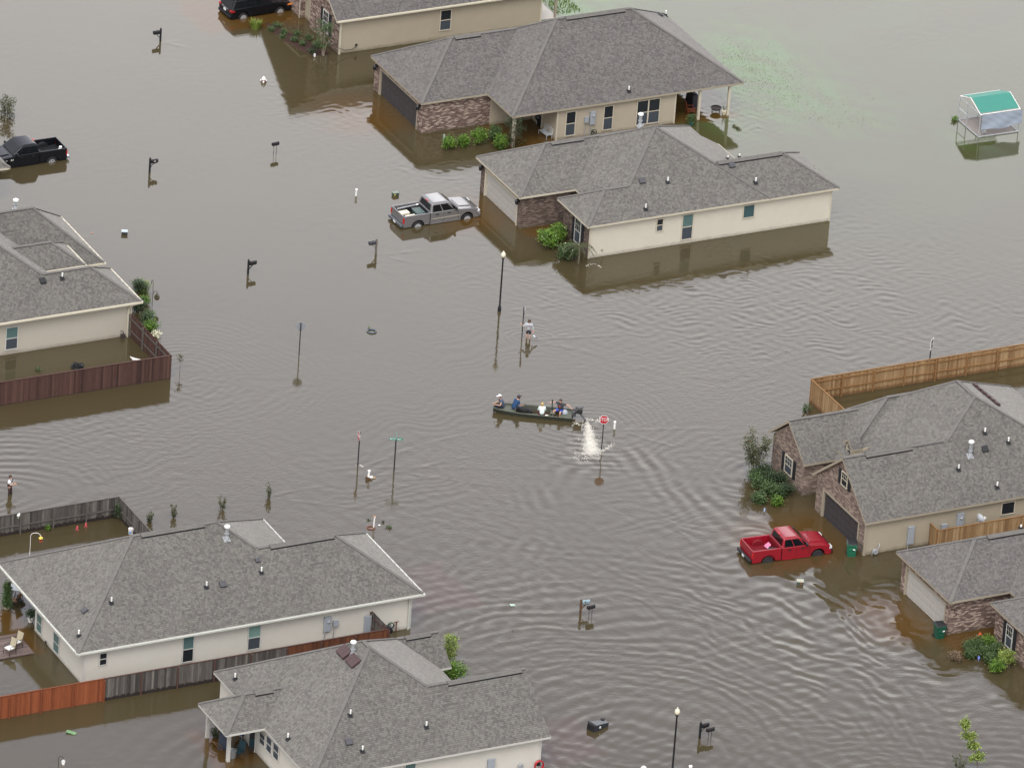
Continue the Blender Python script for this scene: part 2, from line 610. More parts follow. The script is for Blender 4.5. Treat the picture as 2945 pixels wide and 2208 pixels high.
def build_water():
    step = .15
    xs = np.concatenate([[-900, -400, -200, -110, -75], np.arange(-58, 70.01, step), [80, 120, 220, 420, 900]])
    ys = np.concatenate([[-900, -400, -200, -110, -75], np.arange(-62, 78.01, step), [90, 130, 230, 450, 1200]])
    X, Y = np.meshgrid(xs, ys)
    inside = rect_mask(X, Y, -58, 70, -62, 78, 6)
    Z = np.zeros_like(X)
    wx = X + .55 * wobble(X, Y, 12, 1) + .10 * wobble(X, Y, 3.2, 2)
    wy = Y + .55 * wobble(X, Y, 12, 3) + .10 * wobble(X, Y, 3.2, 4)
    patch = .55 + .45 * np.clip(wobble(X, Y, 9, 5), -1, 1)
    # depression-wise distance down the picture from the boat
    ap = g(1700, 1240)
    vdir = np.array([math.sin(YAW), math.cos(YAW)])
    rdir = np.array([math.cos(YAW), -math.sin(YAW)])
    down = -((X - ap.x) * vdir[0] + (Y - ap.y) * vdir[1])          # towards the viewer
    side = (X - ap.x) * rdir[0] + (Y - ap.y) * rdir[1]             # to the right
    wside = (wx - ap.x) * rdir[0] + (wy - ap.y) * rdir[1]
    wdown = -((wx - ap.x) * vdir[0] + (wy - ap.y) * vdir[1])
    # two arms of the boat's wake
    for sgn, ex, amp in ((-1, g(1450, 1640), .011), (1, g(2300, 1600), .011)):
        ad = np.array([ex.x - ap.x, ex.y - ap.y]); ad /= np.linalg.norm(ad)
        an = np.array([-ad[1], ad[0]])
        s_ = (X - ap.x) * ad[0] + (Y - ap.y) * ad[1]
        d_ = (X - ap.x) * an[0] + (Y - ap.y) * an[1]
        dw = (wx - ap.x) * an[0] + (wy - ap.y) * an[1]
        sw = (wx - ap.x) * ad[0] + (wy - ap.y) * ad[1]
        wid = .8 + .13 * np.clip(s_, 0, 60)
        env = np.exp(-(d_ / wid) ** 2) * sstep(.5, 5, s_) * (1 - sstep(20, 42, s_))
        Z += amp * env * np.sin(2 * math.pi * (dw + .22 * sw * (1 if sgn > 0 else -1)) / 1.15) * patch
    # broad arcs, convex upwards in the picture, spreading towards the viewer
    arc_c = g(1830, 2150)
    for lam, amp, c, r0, r1, sd in ((1.1, .0032, arc_c, 5, 30, 11), (.68, .0018, arc_c, 3, 26, 12), (1.35, .0030, g(1500, 2500), 8, 34, 13), (.85, .0022, g(2700, 2450), 8, 36, 14)):
        rr = np.hypot(wx - c.x, wy - c.y)
        r2 = np.hypot(X - c.x, Y - c.y)
        env = sstep(0, r0, r2) * (1 - sstep(r1 * .6, r1, r2)) * sstep(4, 12, down)
        Z += amp * env * np.sin(2 * math.pi * rr / lam) * (.6 + .4 * np.clip(wobble(X, Y, 11, sd) + .3, -1, 1))
    # rings round the wading man, and fainter ones off the fence corner
    for c, lam, amp, r1 in ((g(27, 1420), .7, .0042, 12), (g(560, 1090), .6, .0016, 12), (g(1690, 1215), .55, .0025, 9), (g(1528, 972), .4, .003, 4), (g(2230, 1380), .7, .004, 8)):
        rr = np.hypot(wx - c.x + .0, wy - c.y)
        r2 = np.hypot(X - c.x, Y - c.y)
        Z += amp * np.sin(2 * math.pi * rr / lam) * sstep(.2, 1.5, r2) * (1 - sstep(r1 * .3, r1, r2)) * patch
    # ruffled water of the wash itself
    fx = np.exp(-((side + .2 - .1 * down) / (.6 + .30 * np.clip(down + 1.4, 0, 9))) ** 2) * sstep(-1.5, -.4, down) * (1 - sstep(3.0, 7.5, down))
    Z += .008 * fx * wobble(X, Y, .8, 21)
    tt = (down + 1.4) / 5.4
    cxs = -.28 + .50 * np.clip(tt, 0, 1)
    wdt = .17 + .92 * np.clip(tt, 0, 1.2)
    foam = np.exp(-((side - cxs) / wdt) ** 2) * sstep(-.06, .08, tt) * (1 - sstep(.72, 1.22, tt))
    foam = np.maximum(foam, .5 * np.exp(-((down + 1.5 - .12 * (side - .2)) / .22) ** 2) * sstep(-1.2, -.4, side) * (1 - sstep(.9, 2.2, side)))
    # thin V-shaped wakes the current draws behind the posts
    for (px, py, L, a0) in ((1029, 1338, 15, .22), (1133, 1355, 9, .1), (1436, 897, 7, .05), (1509, 968, 9, 0.), (1525, 975, 12, -.02), (1082, 730, 4, 0), (463, 120, 3, 0), (757, 237, 3.5, -.1), (1767, 1232, 7, -.1), (773, 1430, 8, .12), (1010, 1374, 7, .1)):
        c = g(px, py)
        for sg in (-1, 1):
            a = a0 + sg * .17
            ax = rdir * math.cos(a) + vdir * math.sin(a) * 2.0
            ax = ax / np.linalg.norm(ax)
            an = np.array([-ax[1], ax[0]])
            s_ = (X - c.x) * ax[0] + (Y - c.y) * ax[1]
            d_ = (wx - c.x) * .35 * an[0] + (wy - c.y) * .35 * an[1] + .65 * ((X - c.x) * an[0] + (Y - c.y) * an[1])
            Z += .0042 * np.exp(-(d_ / .18) ** 2) * np.cos(d_ * 9) * np.clip(.55 + .6 * wobble(X, Y, 1.6, 61), 0, 1.3) * sstep(.05, .6, s_) * (1 - sstep(L * .4, L, s_))
    # short steep ripples lapping at the drives on the near right
    for (qx, qy, rad, amp, lam, nx_, ny_) in ((2480, 1745, 9, .016, 1.0, .92, .39), (2420, 1880, 11, .0055, 1.25, .80, .60), (2300, 1480, 8, .0045, .9, .75, .66), (2800, 1900, 9, .0055, 1.1, .62, .78),
            (2150, 850, 13, .0036, .62, .47, .88), (1800, 800, 8, .0026, .55, .6, .8), (2080, 335, 4, .004, .5, .5, .86), (1000, 300, 5, .0035, .6, .3, .95), (1350, 470, 6, .003, .55, .5, .86), (260, 1190, 9, .0024, .55, .40, .92), (2600, 950, 12, .0018, .7, .4, .92)):
        c = g(qx, qy)
        e2 = ((X - c.x) ** 2 + (Y - c.y) ** 2) / rad ** 2
        Z += amp * np.exp(-e2) * (np.sin(2 * math.pi * (wx * nx_ + wy * ny_ + .5 * wobble(X, Y, 3.5, 51)) / lam) * np.clip(.5 + .7 * wobble(X, Y, 3, 52), 0, 1) + .5 * wobble(X, Y, lam, 53))
    # general light chop, stronger towards the near right
    calm = sstep(-24, 2, down + .45 * side) * (1 - .6 * sstep(6, 30, down) * sstep(-4, -26, side))
    chop = .12 + .88 * sstep(-6, 26, down) * sstep(-30, 0, side + 6)
    Z += .0016 * chop * wobble(wx, wy * 1.0, 1.1, 31, 12)
    Z += .0010 * chop * wobble(wx, wy, .6, 32, 12)
    Z += .0013 * (.2 + .8 * calm) * np.sin(2 * math.pi * ((wy - .22 * wx) + .5 * wobble(X, Y, 4, 33)) / .95) * np.clip(.35 + .65 * wobble(X, Y, 10, 34), 0, 1)
    Z *= inside
    n, m = X.shape
    co = np.stack([X, Y, Z], -1).reshape(-1, 3)
    idx = np.arange(n * m).reshape(n, m)
    q = np.stack([idx[:-1, :-1], idx[:-1, 1:], idx[1:, 1:], idx[1:, :-1]], -1).reshape(-1, 4)
    me = bpy.data.meshes.new('water')
    me.vertices.add(n * m)
    me.vertices.foreach_set('co', co.ravel())
    me.loops.add(q.size)
    me.loops.foreach_set('vertex_index', q.ravel())
    me.polygons.add(len(q))
    me.polygons.foreach_set('loop_start', np.arange(0, q.size, 4))
    me.polygons.foreach_set('use_smooth', np.ones(len(q), bool))
    me.update(calc_edges=True)
    # what lies just under the muddy water: concrete drives (orange brown), lawns (olive green), deeper street (grey brown)
    tx = X + .25 * wobble(X, Y, 3, 41)
    ty = Y + .25 * wobble(X, Y, 3, 42)
    drive = np.zeros_like(X)
    for r in ((5.5, 11.2, 38, 44.3, 4), (6, 11.0, 21.8, 27.2, 4), (11, 14, 19.6, 24, 1), (4, 11.0, -28.9, -22.6, 4), (6.5, 10.8, -40.6, -34.6, 3), (10, 14.5, -43.5, -40, 1.6),
              (15.5, 20, 32.5, 37, .8), (28.5, 34.0, 33, 44, 1.0), (3.5, 11.4, 57, 63, 1.2), (-45.5, -43.8, -24, -16, 1), (-40, -37, -41, -36, 1), (11.4, 14, 56, 60, 1)):
        drive = np.maximum(drive, rect_mask(tx, ty, *r))
    red = np.maximum(rect_mask(tx, ty, -20.5, -15.5, -27.2, -21.2, .5), rect_mask(tx, ty, -20.9, -16.5, -47, -41.8, 1.2))
    lawn = .22 * rect_mask(tx, ty, 29, 62, 14, 62, 18) * (.7 + .3 * np.clip(wobble(X, Y, 8, 43), -1, 1))
    for (lx, ly, ra, rb, am) in ((2150, 190, 5.5, 4.0, 1.0), (2260, 270, 6.0, 3.5, .85), (2400, 320, 7, 3.0, .55), (1640, 30, 5, 4, 1.0), (1760, 20, 5, 4, .5), (2120, 340, 4, 3, .5), (2780, 400, 4, 3, .4)):
        c = g(lx, ly)
        e = ((tx - c.x) * rdir[0] + (ty - c.y) * rdir[1]) / ra
        f = ((tx - c.x) * vdir[0] + (ty - c.y) * vdir[1]) / (rb * 2)
        lawn = np.maximum(lawn, am * np.exp(-(e * e + f * f)) * (.75 + .25 * np.clip(wobble(X, Y, 2.2, 44), -1, 1)))
    for nm, arr in (('drive', drive * .8), ('lawn', np.clip(lawn, 0, 1)), ('red', red * .45), ('foam', np.clip(foam, 0, 1)), ('chop', np.clip(.15 + .85 * calm, 0, 1))):
        a = me.attributes.new(nm, 'FLOAT', 'POINT')
        a.data.foreach_set('value', arr.ravel().astype(np.float32))
    m = bpy.data.materials.new('flood_water')
    m.use_nodes = True
    nt = m.node_tree
    b = nt.nodes['Principled BSDF']
    b.inputs['Roughness'].default_value = .04
    b.inputs['IOR'].default_value = 1.5
    def att(nm):
        return nd(nt, 'ShaderNodeAttribute', attribute_name=nm).outputs['Fac']
    tc = nd(nt, 'ShaderNodeTexCoord')
    no = nd(nt, 'ShaderNodeTexNoise')
    no.inputs['Scale'].default_value = .12
    no.inputs['Detail'].default_value = 6
    nt.links.new(tc.outputs['Object'], no.inputs['Vector'])
    def mix(f, a, bb):
        x = nd(nt, 'ShaderNodeMix', data_type='RGBA')
        if hasattr(f, 'links'):
            nt.links.new(f, x.inputs[0])
        for v, i in ((a, 6), (bb, 7)):
            if isinstance(v, tuple):
                x.inputs[i].default_value = v + (1,)
            else:
                nt.links.new(v, x.inputs[i])
        return x.outputs[2]
    c = mix(no.outputs[0], WATER_A, WATER_B)
    c = mix(att('lawn'), c, WATER_LAWN)
    c = mix(att('drive'), c, WATER_DRIVE)
    c = mix(att('red'), c, WATER_RED)
    # aerated wash: white froth in threads and patches where the propeller churns
    fn = nd(nt, 'ShaderNodeTexNoise')
    fn.inputs['Scale'].default_value = 4.5
    fn.inputs['Detail'].default_value = 7
    fn.inputs['Roughness'].default_value = .7
    fn.inputs['Distortion'].default_value = 1.2
    nt.links.new(tc.outputs['Object'], fn.inputs['Vector'])
    fa = nd(nt, 'ShaderNodeMath', operation='ADD')
    nt.links.new(att('foam'), fa.inputs[0])
    nt.links.new(fn.outputs[0], fa.inputs[1])
    fm = nd(nt, 'ShaderNodeMapRange')
    fm.interpolation_type = 'SMOOTHSTEP'
    fm.inputs['From Min'].default_value = .9
    fm.inputs['From Max'].default_value = 1.75
    nt.links.new(fa.outputs[0], fm.inputs[0])
    fg = nd(nt, 'ShaderNodeMath', operation='MULTIPLY')
    nt.links.new(fm.outputs[0], fg.inputs[0])
    fs_ = nd(nt, 'ShaderNodeMapRange')
    fs_.inputs['From Max'].default_value = .25
    nt.links.new(att('foam'), fs_.inputs[0])
    nt.links.new(fs_.outputs[0], fg.inputs[1])
    c = mix(fg.outputs[0], c, (.66, .63, .56))
    nt.links.new(c, b.inputs['Base Color'])
    rr_ = nd(nt, 'ShaderNodeMapRange')
    rr_.inputs['To Min'].default_value = .06
    rr_.inputs['To Max'].default_value = .7
    nt.links.new(fg.outputs[0], rr_.inputs[0])
    nt.links.new(rr_.outputs[0], b.inputs['Roughness'])
    # fine ripples
    mp = nd(nt, 'ShaderNodeMapping')
    mp.inputs['Rotation'].default_value = (0, 0, YAW)
    mp.inputs['Scale'].default_value = (1.1, 2.2, 1)
    nt.links.new(tc.outputs['Object'], mp.inputs[0])
    n1 = nd(nt, 'ShaderNodeTexNoise')
    n1.inputs['Scale'].default_value = 2.6
    n1.inputs['Detail'].default_value = 3
    n1.inputs['Distortion'].default_value = .6
    nt.links.new(mp.outputs[0], n1.inputs['Vector'])
    n2 = nd(nt, 'ShaderNodeTexNoise')
    n2.inputs['Scale'].default_value = .09
    n2.inputs['Detail'].default_value = 2
    nt.links.new(tc.outputs['Object'], n2.inputs['Vector'])
    mr = nd(nt, 'ShaderNodeMapRange')
    mr.inputs['From Min'].default_value = .35
    mr.inputs['From Max'].default_value = .7
    mr.inputs['To Min'].default_value = .05
    mr.inputs['To Max'].default_value = .16
    nt.links.new(n2.outputs[0], mr.inputs[0])
    cm = nd(nt, 'ShaderNodeMath', operation='MULTIPLY')
    nt.links.new(mr.outputs[0], cm.inputs[0])
    nt.links.new(att('chop'), cm.inputs[1])
    bp = nd(nt, 'ShaderNodeBump')
    bp.inputs['Distance'].default_value = .04
    nt.links.new(cm.outputs[0], bp.inputs['Strength'])
    nt.links.new(n1.outputs[0], bp.inputs['Height'])
    nt.links.new(bp.outputs[0], b.inputs['Normal'])
    me.materials.append(m)
    o = bpy.data.objects.new('water', me)
    COL.objects.link(o)
    o['kind'] = 'structure'
    o['label'] = 'brown flood water covering the streets and yards'
    o['category'] = 'water'
    # the drowned ground beneath
    gb = MB()
    gb.poly([(-900, -900, -1.1), (900, -900, -1.1), (900, 1200, -1.1), (-900, 1200, -1.1)])
    gr = gb.build('ground', mat('mud', (.09, .07, .04), .9))
    gr['kind'] = 'structure'
    gr['label'] = 'muddy ground under the flood'
    gr['category'] = 'ground'

WATER_A, WATER_B = (.055, .0435, .021), (.070, .0565, .030)
WATER_LAWN, WATER_DRIVE, WATER_RED = (.060, .125, .028), (.088, .045, .010), (.088, .046, .030)
build_water()

# ------------------------------------------------------------------ houses
K3 = 740 / 2212
def Q(ox, oy, x, y, k=K3):
    return (ox + k * x, oy + k * y)

def on_plane(px, n, d0):
    """point on the plane n.p = d0 seen at photo pixel px"""
    v = _r * ((px[0] - W_PX / 2) / F_PX) - _u * ((px[1] - H_PX / 2) / F_PX) + _d
    n = Vector(n)
    return CAMPOS + v * ((d0 - n.dot(CAMPOS)) / n.dot(v))

SH_GREY = shingle_mat('shingles_grey', [(0.1162, 0.1116, 0.1039), (0.1657, 0.1601, 0.1451), (0.1475, 0.1377, 0.13), (0.1882, 0.1827, 0.1662), (0.132, 0.1267, 0.1179), (0.1597, 0.1495, 0.141)])
SH_BROWN = shingle_mat('shingles_brown_grey', [(0.1039, 0.0984, 0.0961), (0.1481, 0.1413, 0.134), (0.132, 0.1212, 0.1203), (0.1682, 0.1614, 0.1536), (0.1179, 0.1118, 0.1091), (0.143, 0.1317, 0.1306)])
CAP = mat('ridge_cap', (.140, .133, .124), .9, var=.25, scale=3)
BR_MIX = brick_mat('brick_mixed', (.070, .036, .032), (.185, .120, .100), (.52, .42, .35), (.24, .20, .17))
BR_DARK = brick_mat('brick_dark', (.060, .040, .034), (.125, .088, .073), (.25, .19, .155), (.13, .105, .09))
BR_TAN = brick_mat('brick_tan', (.095, .064, .055), (.205, .150, .125), (.40, .31, .25), (.25, .205, .175))
SD_BEIGE = mat('siding_beige', (.42, .365, .285), .6, var=.06, scale=1.5, tide=.5)
SD_TAN = mat('siding_tan', (.385, .335, .255), .6, var=.06, scale=1.5, tide=.5)
SD_CREAM = mat('siding_cream', (.58, .545, .46), .6, var=.05, scale=1.5, tide=.4)
SD_WHITE = mat('siding_white', (.60, .575, .52), .6, var=.05, scale=1.5, tide=.4)
TRIM_C = mat('trim_cream', (.56, .51, .41), .55, var=.06)
TRIM_T = mat('trim_tan', (.36, .315, .245), .55, var=.06)
TRIM_W = mat('trim_white', (.56, .55, .515), .5, var=.06)
GUT_W = mat('gutter_white', (.54, .55, .50), .45, var=.06)
GUT_C = mat('gutter_cream', (.58, .54, .43), .45, var=.06)
GLASS_D = mat('glass_dark', (.018, .022, .028), .18, var=.3, spec=.6)
GLASS_S = mat('glass_screened', (.055, .068, .085), .45, var=.2)
GLASS_T = mat('glass_teal_blind', (.095, .165, .16), .35, var=.2)
SHUT = mat('shutter_black', (.020, .021, .027), .5)
DOOR_D = mat('garage_door_dark', (.050, .045, .050), .45, var=.1)
DOOR_W = mat('garage_door_white', (.46, .44, .41), .45, var=.05)
BLACK = mat('black_metal', (.012, .012, .015), .4)
BLACKP = mat('black_plastic', (.018, .019, .022), .45)
PVC = mat('white_pvc', (.85, .85, .82), .35, var=.04)
GALV = mat('galvanised', (.40, .42, .44), .45, .3, var=.1)
GREYBOX = mat('grey_box', (.33, .36, .40), .5, var=.08)
DKGREY = mat('dark_grey', (.07, .07, .08), .5)

def sawtooth(mb, a, b, z0, z1, h=.135):
    a, b = Vector(a), Vector(b)
    d = (b - a).normalized()
    n = Vector((d.y, -d.x))
    z = z0
    while z < z1 - .01:
        t = min(z + h, z1)
        p0, p1 = a + n * .017, b + n * .017
        q0, q1 = a + n * .002, b + n * .002
        mb.poly([(p0.x, p0.y, z), (p1.x, p1.y, z), (q1.x, q1.y, t), (q0.x, q0.y, t)])
        mb.poly([(q0.x, q0.y, z), (q1.x, q1.y, z), (p1.x, p1.y, z), (p0.x, p0.y, z)])
        z = t

def siding(root, m, a, b, z0, z1, trim=None, name='siding_wall'):
    """lap siding on the line a-b, outside on the right-hand side of a->b"""
    mb = MB()
    sawtooth(mb, a, b, z0, z1)
    o = mb.build(name, m, root, fix=False)
    if trim:
        for p in (a, b):
            t = MB()
            t.box(p[0] - .05, p[0] + .05, p[1] - .05, p[1] + .05, z0, z1)
            t.build('corner_trim', trim, root)
    return o

def bricks(mb, a, b, z0, z1, top=None, th=.12):
    """brick face from a to b (outside on the right), optional gable point list as extra top outline [(t, z)...]"""
    a, b = Vector(a), Vector(b)
    d = b - a
    L = d.length
    pts = [(0, z0), (L, z0)] + ([(t * L, z) for t, z in top] if top else [(L, z1), (0, z1)])
    P = lambda t, z: (a.x + d.x / L * t, a.y + d.y / L * t, z)
    u0 = a.x + a.y
    mb.poly([P(t, z) for t, z in pts], [(u0 + t, z) for t, z in pts])

def wing(mbr, mbc, x0, x1, y0, y1, z, p, ends='hh', axis=None, i=0, t=.15, capcut=None, la=None, ra=None, bc=None, zr=None):
    """one hip or gable roof over the eave rectangle. ends: two letters, low end then high end of the ridge axis"""
    e = .004 * i
    x0 += e; x1 -= e; y0 += e; y1 -= e; z -= e * 1.3
    if axis is None:
        axis = 'x' if (x1 - x0) >= (y1 - y0) else 'y'
    if axis == 'y':
        T = lambda a, b, c: (b, a, c)
        a0, a1, b0, b1 = y0, y1, x0, x1
    else:
        T = lambda a, b, c: (a, b, c)
        a0, a1, b0, b1 = x0, x1, y0, y1
    hf = (b1 - b0) / 2
    bc = (b0 + b1) / 2 if bc is None else bc
    zr = z + p * hf if zr is None else zr - e * 1.3
    if la is None:
        la = a0 + hf if ends[0] == 'h' else a0
    if ra is None:
        ra = a1 - hf if ends[1] == 'h' else a1
    sl = math.hypot(1, p)
    for sgn, be in ((-1, b0), (1, b1)):
        pts = [(a0, be, z), (a1, be, z), (ra, bc, zr), (la, bc, zr)]
        off = 0 if sgn < 0 else .07
        mbr.poly([T(*q) for q in pts], [(q[0] + off, abs(q[1] - be) * sl) for q in pts])
        mbr.poly([T(a0, be, z), T(a1, be, z), T(a1, be, z - t), T(a0, be, z - t)], mi=1)
    for k, ae, re_ in ((0, a0, la), (1, a1, ra)):
        if ends[k] == 'h':
            pts = [(ae, b0, z), (ae, b1, z), (re_, bc, zr)]
            mbr.poly([T(*q) for q in pts], [(q[1] + .11, abs(q[0] - ae) * sl) for q in pts])
            mbr.poly([T(ae, b0, z), T(ae, b1, z), T(ae, b1, z - t), T(ae, b0, z - t)], mi=1)
        elif ends[k] == 'g':
            for be in (b0, b1):
                mbr.poly([T(ae, be, z), T(ae, bc, zr), T(ae, bc, zr - t - .04), T(ae, be, z - t - .04)], mi=1)
    if 'g' in ends:
        for be in (b0, b1):
            mbr.poly([T(a0, be, z - t), T(a1, be, z - t), T(ra, bc, zr - t), T(la, bc, zr - t)], mi=1)
    else:
        mbr.poly([T(a0, b0, z - t), T(a1, b0, z - t), T(a1, b1, z - t), T(a0, b1, z - t)], mi=1)
    # caps
    if mbc is not None:
        up = (0, 0, 1)
        if ra - la > .05:
            mbc.bar(T(la, bc, zr + .012), T(ra, bc, zr + .012), .26, .03)
        for k, ae, re_ in ((0, a0, la), (1, a1, ra)):
            if ends[k] == 'h':
                for be in (b0, b1):
                    f = (capcut or {}).get((k, 0 if be == b0 else 1), 0)
                    mbc.bar(T(ae + (re_ - ae) * f, be + (bc - be) * f, z + (zr - z) * f + .006), T(re_, bc, zr + .012), .24, .024)
    return axis, la, ra, bc, zr

def roof(root, wings, sh, trim, vents=()):
    r, c, rvs = MB(), MB(), []
    info = []
    for i, w in enumerate(wings):
        w = dict(w)
        vent = w.pop('vent', None)
        ax, la, ra, bc, zr = wing(r, c, i=i, **w)
        info.append((ax, la, ra, bc, zr))
        if vent:
            a, b = vent
            rv = MB()
            rvs.append(rv)
            if ax == 'x':
                for sg in (-1, 1):
                    rv.poly([(a, bc, zr + .10), (b, bc, zr + .10), (b, bc + sg * .26, zr + .10 - .26 * w['p']), (a, bc + sg * .26, zr + .10 - .26 * w['p'])])
                    rv.poly([(a, bc + sg * .26, zr + .10 - .26 * w['p']), (b, bc + sg * .26, zr + .10 - .26 * w['p']), (b, bc + sg * .27, zr - .27 * w['p'] + .01), (a, bc + sg * .27, zr - .27 * w['p'] + .01)], mi=1)
                for q in (a, b):
                    rv.poly([(q, bc - .27, zr - .27 * w['p']), (q, bc - .26, zr + .10 - .26 * w['p']), (q, bc, zr + .10), (q, bc + .26, zr + .10 - .26 * w['p']), (q, bc + .27, zr - .27 * w['p'])], mi=1)
    ro = r.build('roof', [sh, trim], root, fix=False)
    c.build('ridge_cap', CAP, ro)
    for rv in rvs:
        rv.build('ridge_vent', [CAP, BLACK], ro)
    return ro

def pipe_vent(root, px, n, d0, h=.42, r=.055):
    p = on_plane(px, n, d0)
    m = MB()
    m.tube([p - Vector((0, 0, .05)), p + Vector((0, 0, h))], r, 10)
    o = m.build('vent_pipe', PVC, root, smooth=False)
    m = MB()
    m.obox((p.x, p.y, p.z + .03), (.3, .3, .05), rx=math.atan2(-n[1], n[2]) if abs(n[1]) > abs(n[0]) else 0, ry=math.atan2(n[0], n[2]) if abs(n[0]) > abs(n[1]) else 0)
    m.tube([p, p + Vector((0, 0, .16))], [.11, .075], 10)
    m.build('flashing', BLACKP, o)

def box_vent(root, px, n, d0, m_=None, s=.42):
    p = on_plane(px, n, d0)
    m = MB()
    rx = math.atan2(-n[1], n[2]) if abs(n[1]) > abs(n[0]) else 0
    ry = math.atan2(n[0], n[2]) if abs(n[0]) > abs(n[1]) else 0
    q = p + Vector(n).normalized() * .09
    m.obox(q, (s, s, .16), rx=rx, ry=ry)
    m.build('box_vent', m_ or DKGREY, root, bevel=.03)

def flue(root, px, n, d0, h=.95):
    p = on_plane(px, n, d0)
    m = MB()
    m.obox((p.x, p.y, p.z + .03), (.42, .42, .03), rx=math.atan2(-n[1], n[2]) if abs(n[1]) > abs(n[0]) else 0, ry=math.atan2(n[0], n[2]) if abs(n[0]) > abs(n[1]) else 0)
    m.lathe(p, [(.19, 0), (.11, .28), (.11, h - .14)], 12)
    m.lathe(p + Vector((0, 0, .38)), [(.15, 0), (.15, .05)], 12)
    o = m.build('flue', GALV, root)
    c = MB()
    c.lathe(p + Vector((0, 0, h - .12)), [(.14, 0), (.19, .02), (.19, .12), (.12, .17)], 12)
    c.build('flue_cap', PVC, o)

def yplane(y):
    return (0, 1, 0), y
def xplane(x):
    return (1, 0, 0), x

def frame_xy(face, u, v, off):
    """(u along the wall to the right, z) -> world, for a wall plane at coordinate v"""
    if face == 'y-':
        return lambda a, z, o: (a, v - o, z)
    return lambda a, z, o: (v - o, a, z)

def window(root, face, plane, tl, br, m_frame, up=GLASS_D, low=GLASS_S, kind='single', sill=False, shutters=False):
    """double-hung window: frame, meeting rail, panes. tl / br: photo pixels of its outer corners on the wall plane"""
    pl = yplane(plane) if face == 'y-' else xplane(plane)
    A, B = on_plane(tl, *pl), on_plane(br, *pl)
    a0, a1 = (A.x, B.x) if face == 'y-' else (A.y, B.y)
    window_m(root, face, plane, a0, a1, B.z, A.z, m_frame, up, low, kind, sill, shutters)

def window_m(root, face, plane, a0, a1, z0, z1, m_frame, up=GLASS_D, low=GLASS_S, kind='single', sill=False, shutters=False):
    if a0 > a1:
        a0, a1 = a1, a0
    F = frame_xy(face, 0, plane, 0)
    f, p = MB(), MB()
    def bx(mb, u0, u1, w0, w1, o0, o1, mi=0):
        c0, c1 = F(u0, w0, o0), F(u1, w1, o1)
        mb.box(min(c0[0], c1[0]), max(c0[0], c1[0]), min(c0[1], c1[1]), max(c0[1], c1[1]), w0, w1, mi)
    b = .065
    o0, o1 = .0, .06
    bx(f, a0, a0 + b, z0, z1, o0, o1)
    bx(f, a1 - b, a1, z0, z1, o0, o1)
    bx(f, a0 + b, a1 - b, z1 - b, z1, o0, o1 - .003)
    bx(f, a0 + b, a1 - b, z0, z0 + b, o0, o1 - .003)
    zm = (z0 + z1) / 2
    cols = [(a0 + b, a1 - b)]
    if kind == 'double':
        am = (a0 + a1) / 2
        bx(f, am - .05, am + .05, z0 + b, z1 - b, o0, o1 - .005)
        cols = [(a0 + b, am - .05), (am + .05, a1 - b)]
    for u0, u1 in cols:
        if kind != 'fixed':
            bx(f, u0, u1, zm - .03, zm + .03, o0, o1 - .012)
            bx(p, u0, u1, z0 + b, zm - .03, .005, .030, 1)
            bx(p, u0, u1, zm + .03, z1 - b, .005, .038, 0)
        else:
            bx(p, u0, u1, z0 + b, z1 - b, .005, .03, 0)
        if kind == 'grid':
            for t in (1 / 3, 2 / 3):
                uu = u0 + (u1 - u0) * t
                bx(f, uu - .012, uu + .012, zm + .03, z1 - b, .03, .044)
            zz = (zm + z1) / 2
            bx(f, u0, u1, zz - .012, zz + .012, .03, .046)
    if sill:
        bx(f, a0 - .06, a1 + .06, z0 - .06, z0, 0, .1)
    w = f.build('window', m_frame, root)
    p.build('pane', [up, low], w)
    if shutters:
        for s in (-1, 1):
            m = MB()
            u = a0 - .06 if s < 0 else a1 + .06
            u0, u1 = (u - .34, u) if s < 0 else (u, u + .34)
            bx(m, u0, u1, z0 - .02, z1 + .02, 0, .035)
            zz = z0 + .05
            while zz < z1 - .06:
                bx(m, u0 + .05, u1 - .05, zz, zz + .045, .035, .047)
                zz += .08
            m.build('shutter', SHUT, root)

def garage_front(root, x, ya, yb, ztop, mbrick, m_door, jamb, pier=(.75, .62), top=None, zdoor=2.05):
    """brick front facing -x at plane x from y=ya (near) to y=yb (far), with a recessed sectional door"""
    b = MB()
    d0, d1 = ya + pier[0], yb - pier[1]
    bricks(b, (x, d0), (x, ya), -.4, ztop)
    bricks(b, (x, yb), (x, d1), -.4, ztop)
    if top:
        n = len(b.v)
        pts = [(d1, zdoor), (d0, zdoor)] + top
        b.poly([(x, y, z) for y, z in pts], [(x - y, z) for y, z in pts])
    else:
        bricks(b, (x, d1), (x, d0), zdoor, ztop)
    b.build('brick_front', mbrick, root, fix=False)
    j = MB()
    for y0, y1 in ((d0 - .0, d0 + .13), (d1 - .13, d1)):
        j.box(x - .02, x + .2, y0, y1, -.4, zdoor)
    j.box(x - .018, x + .2, d0 + .13, d1 - .13, zdoor - .12, zdoor)
    j.build('door_jamb', jamb, root)
    d = MB()
    z = -.4
    for k in range(5):
        t = z + .5
        d.poly([(x + .13, d1 - .13, z + .012), (x + .13, d0 + .13, z + .012), (x + .13, d0 + .13, t), (x + .13, d1 - .13, t)])
        d.poly([(x + .145, d1 - .13, z), (x + .145, d0 + .13, z), (x + .13, d0 + .13, z + .012), (x + .13, d1 - .13, z + .012)])
        n = 8
        w = (d1 - d0 - .26) / n
        for q in range(n):
            y0 = d0 + .13 + q * w + .06
            d.box(x + .118, x + .131, y0, y0 + w - .12, z + .09, t - .08)
        z = t
    d.build('garage_door', m_door, root, fix=True)

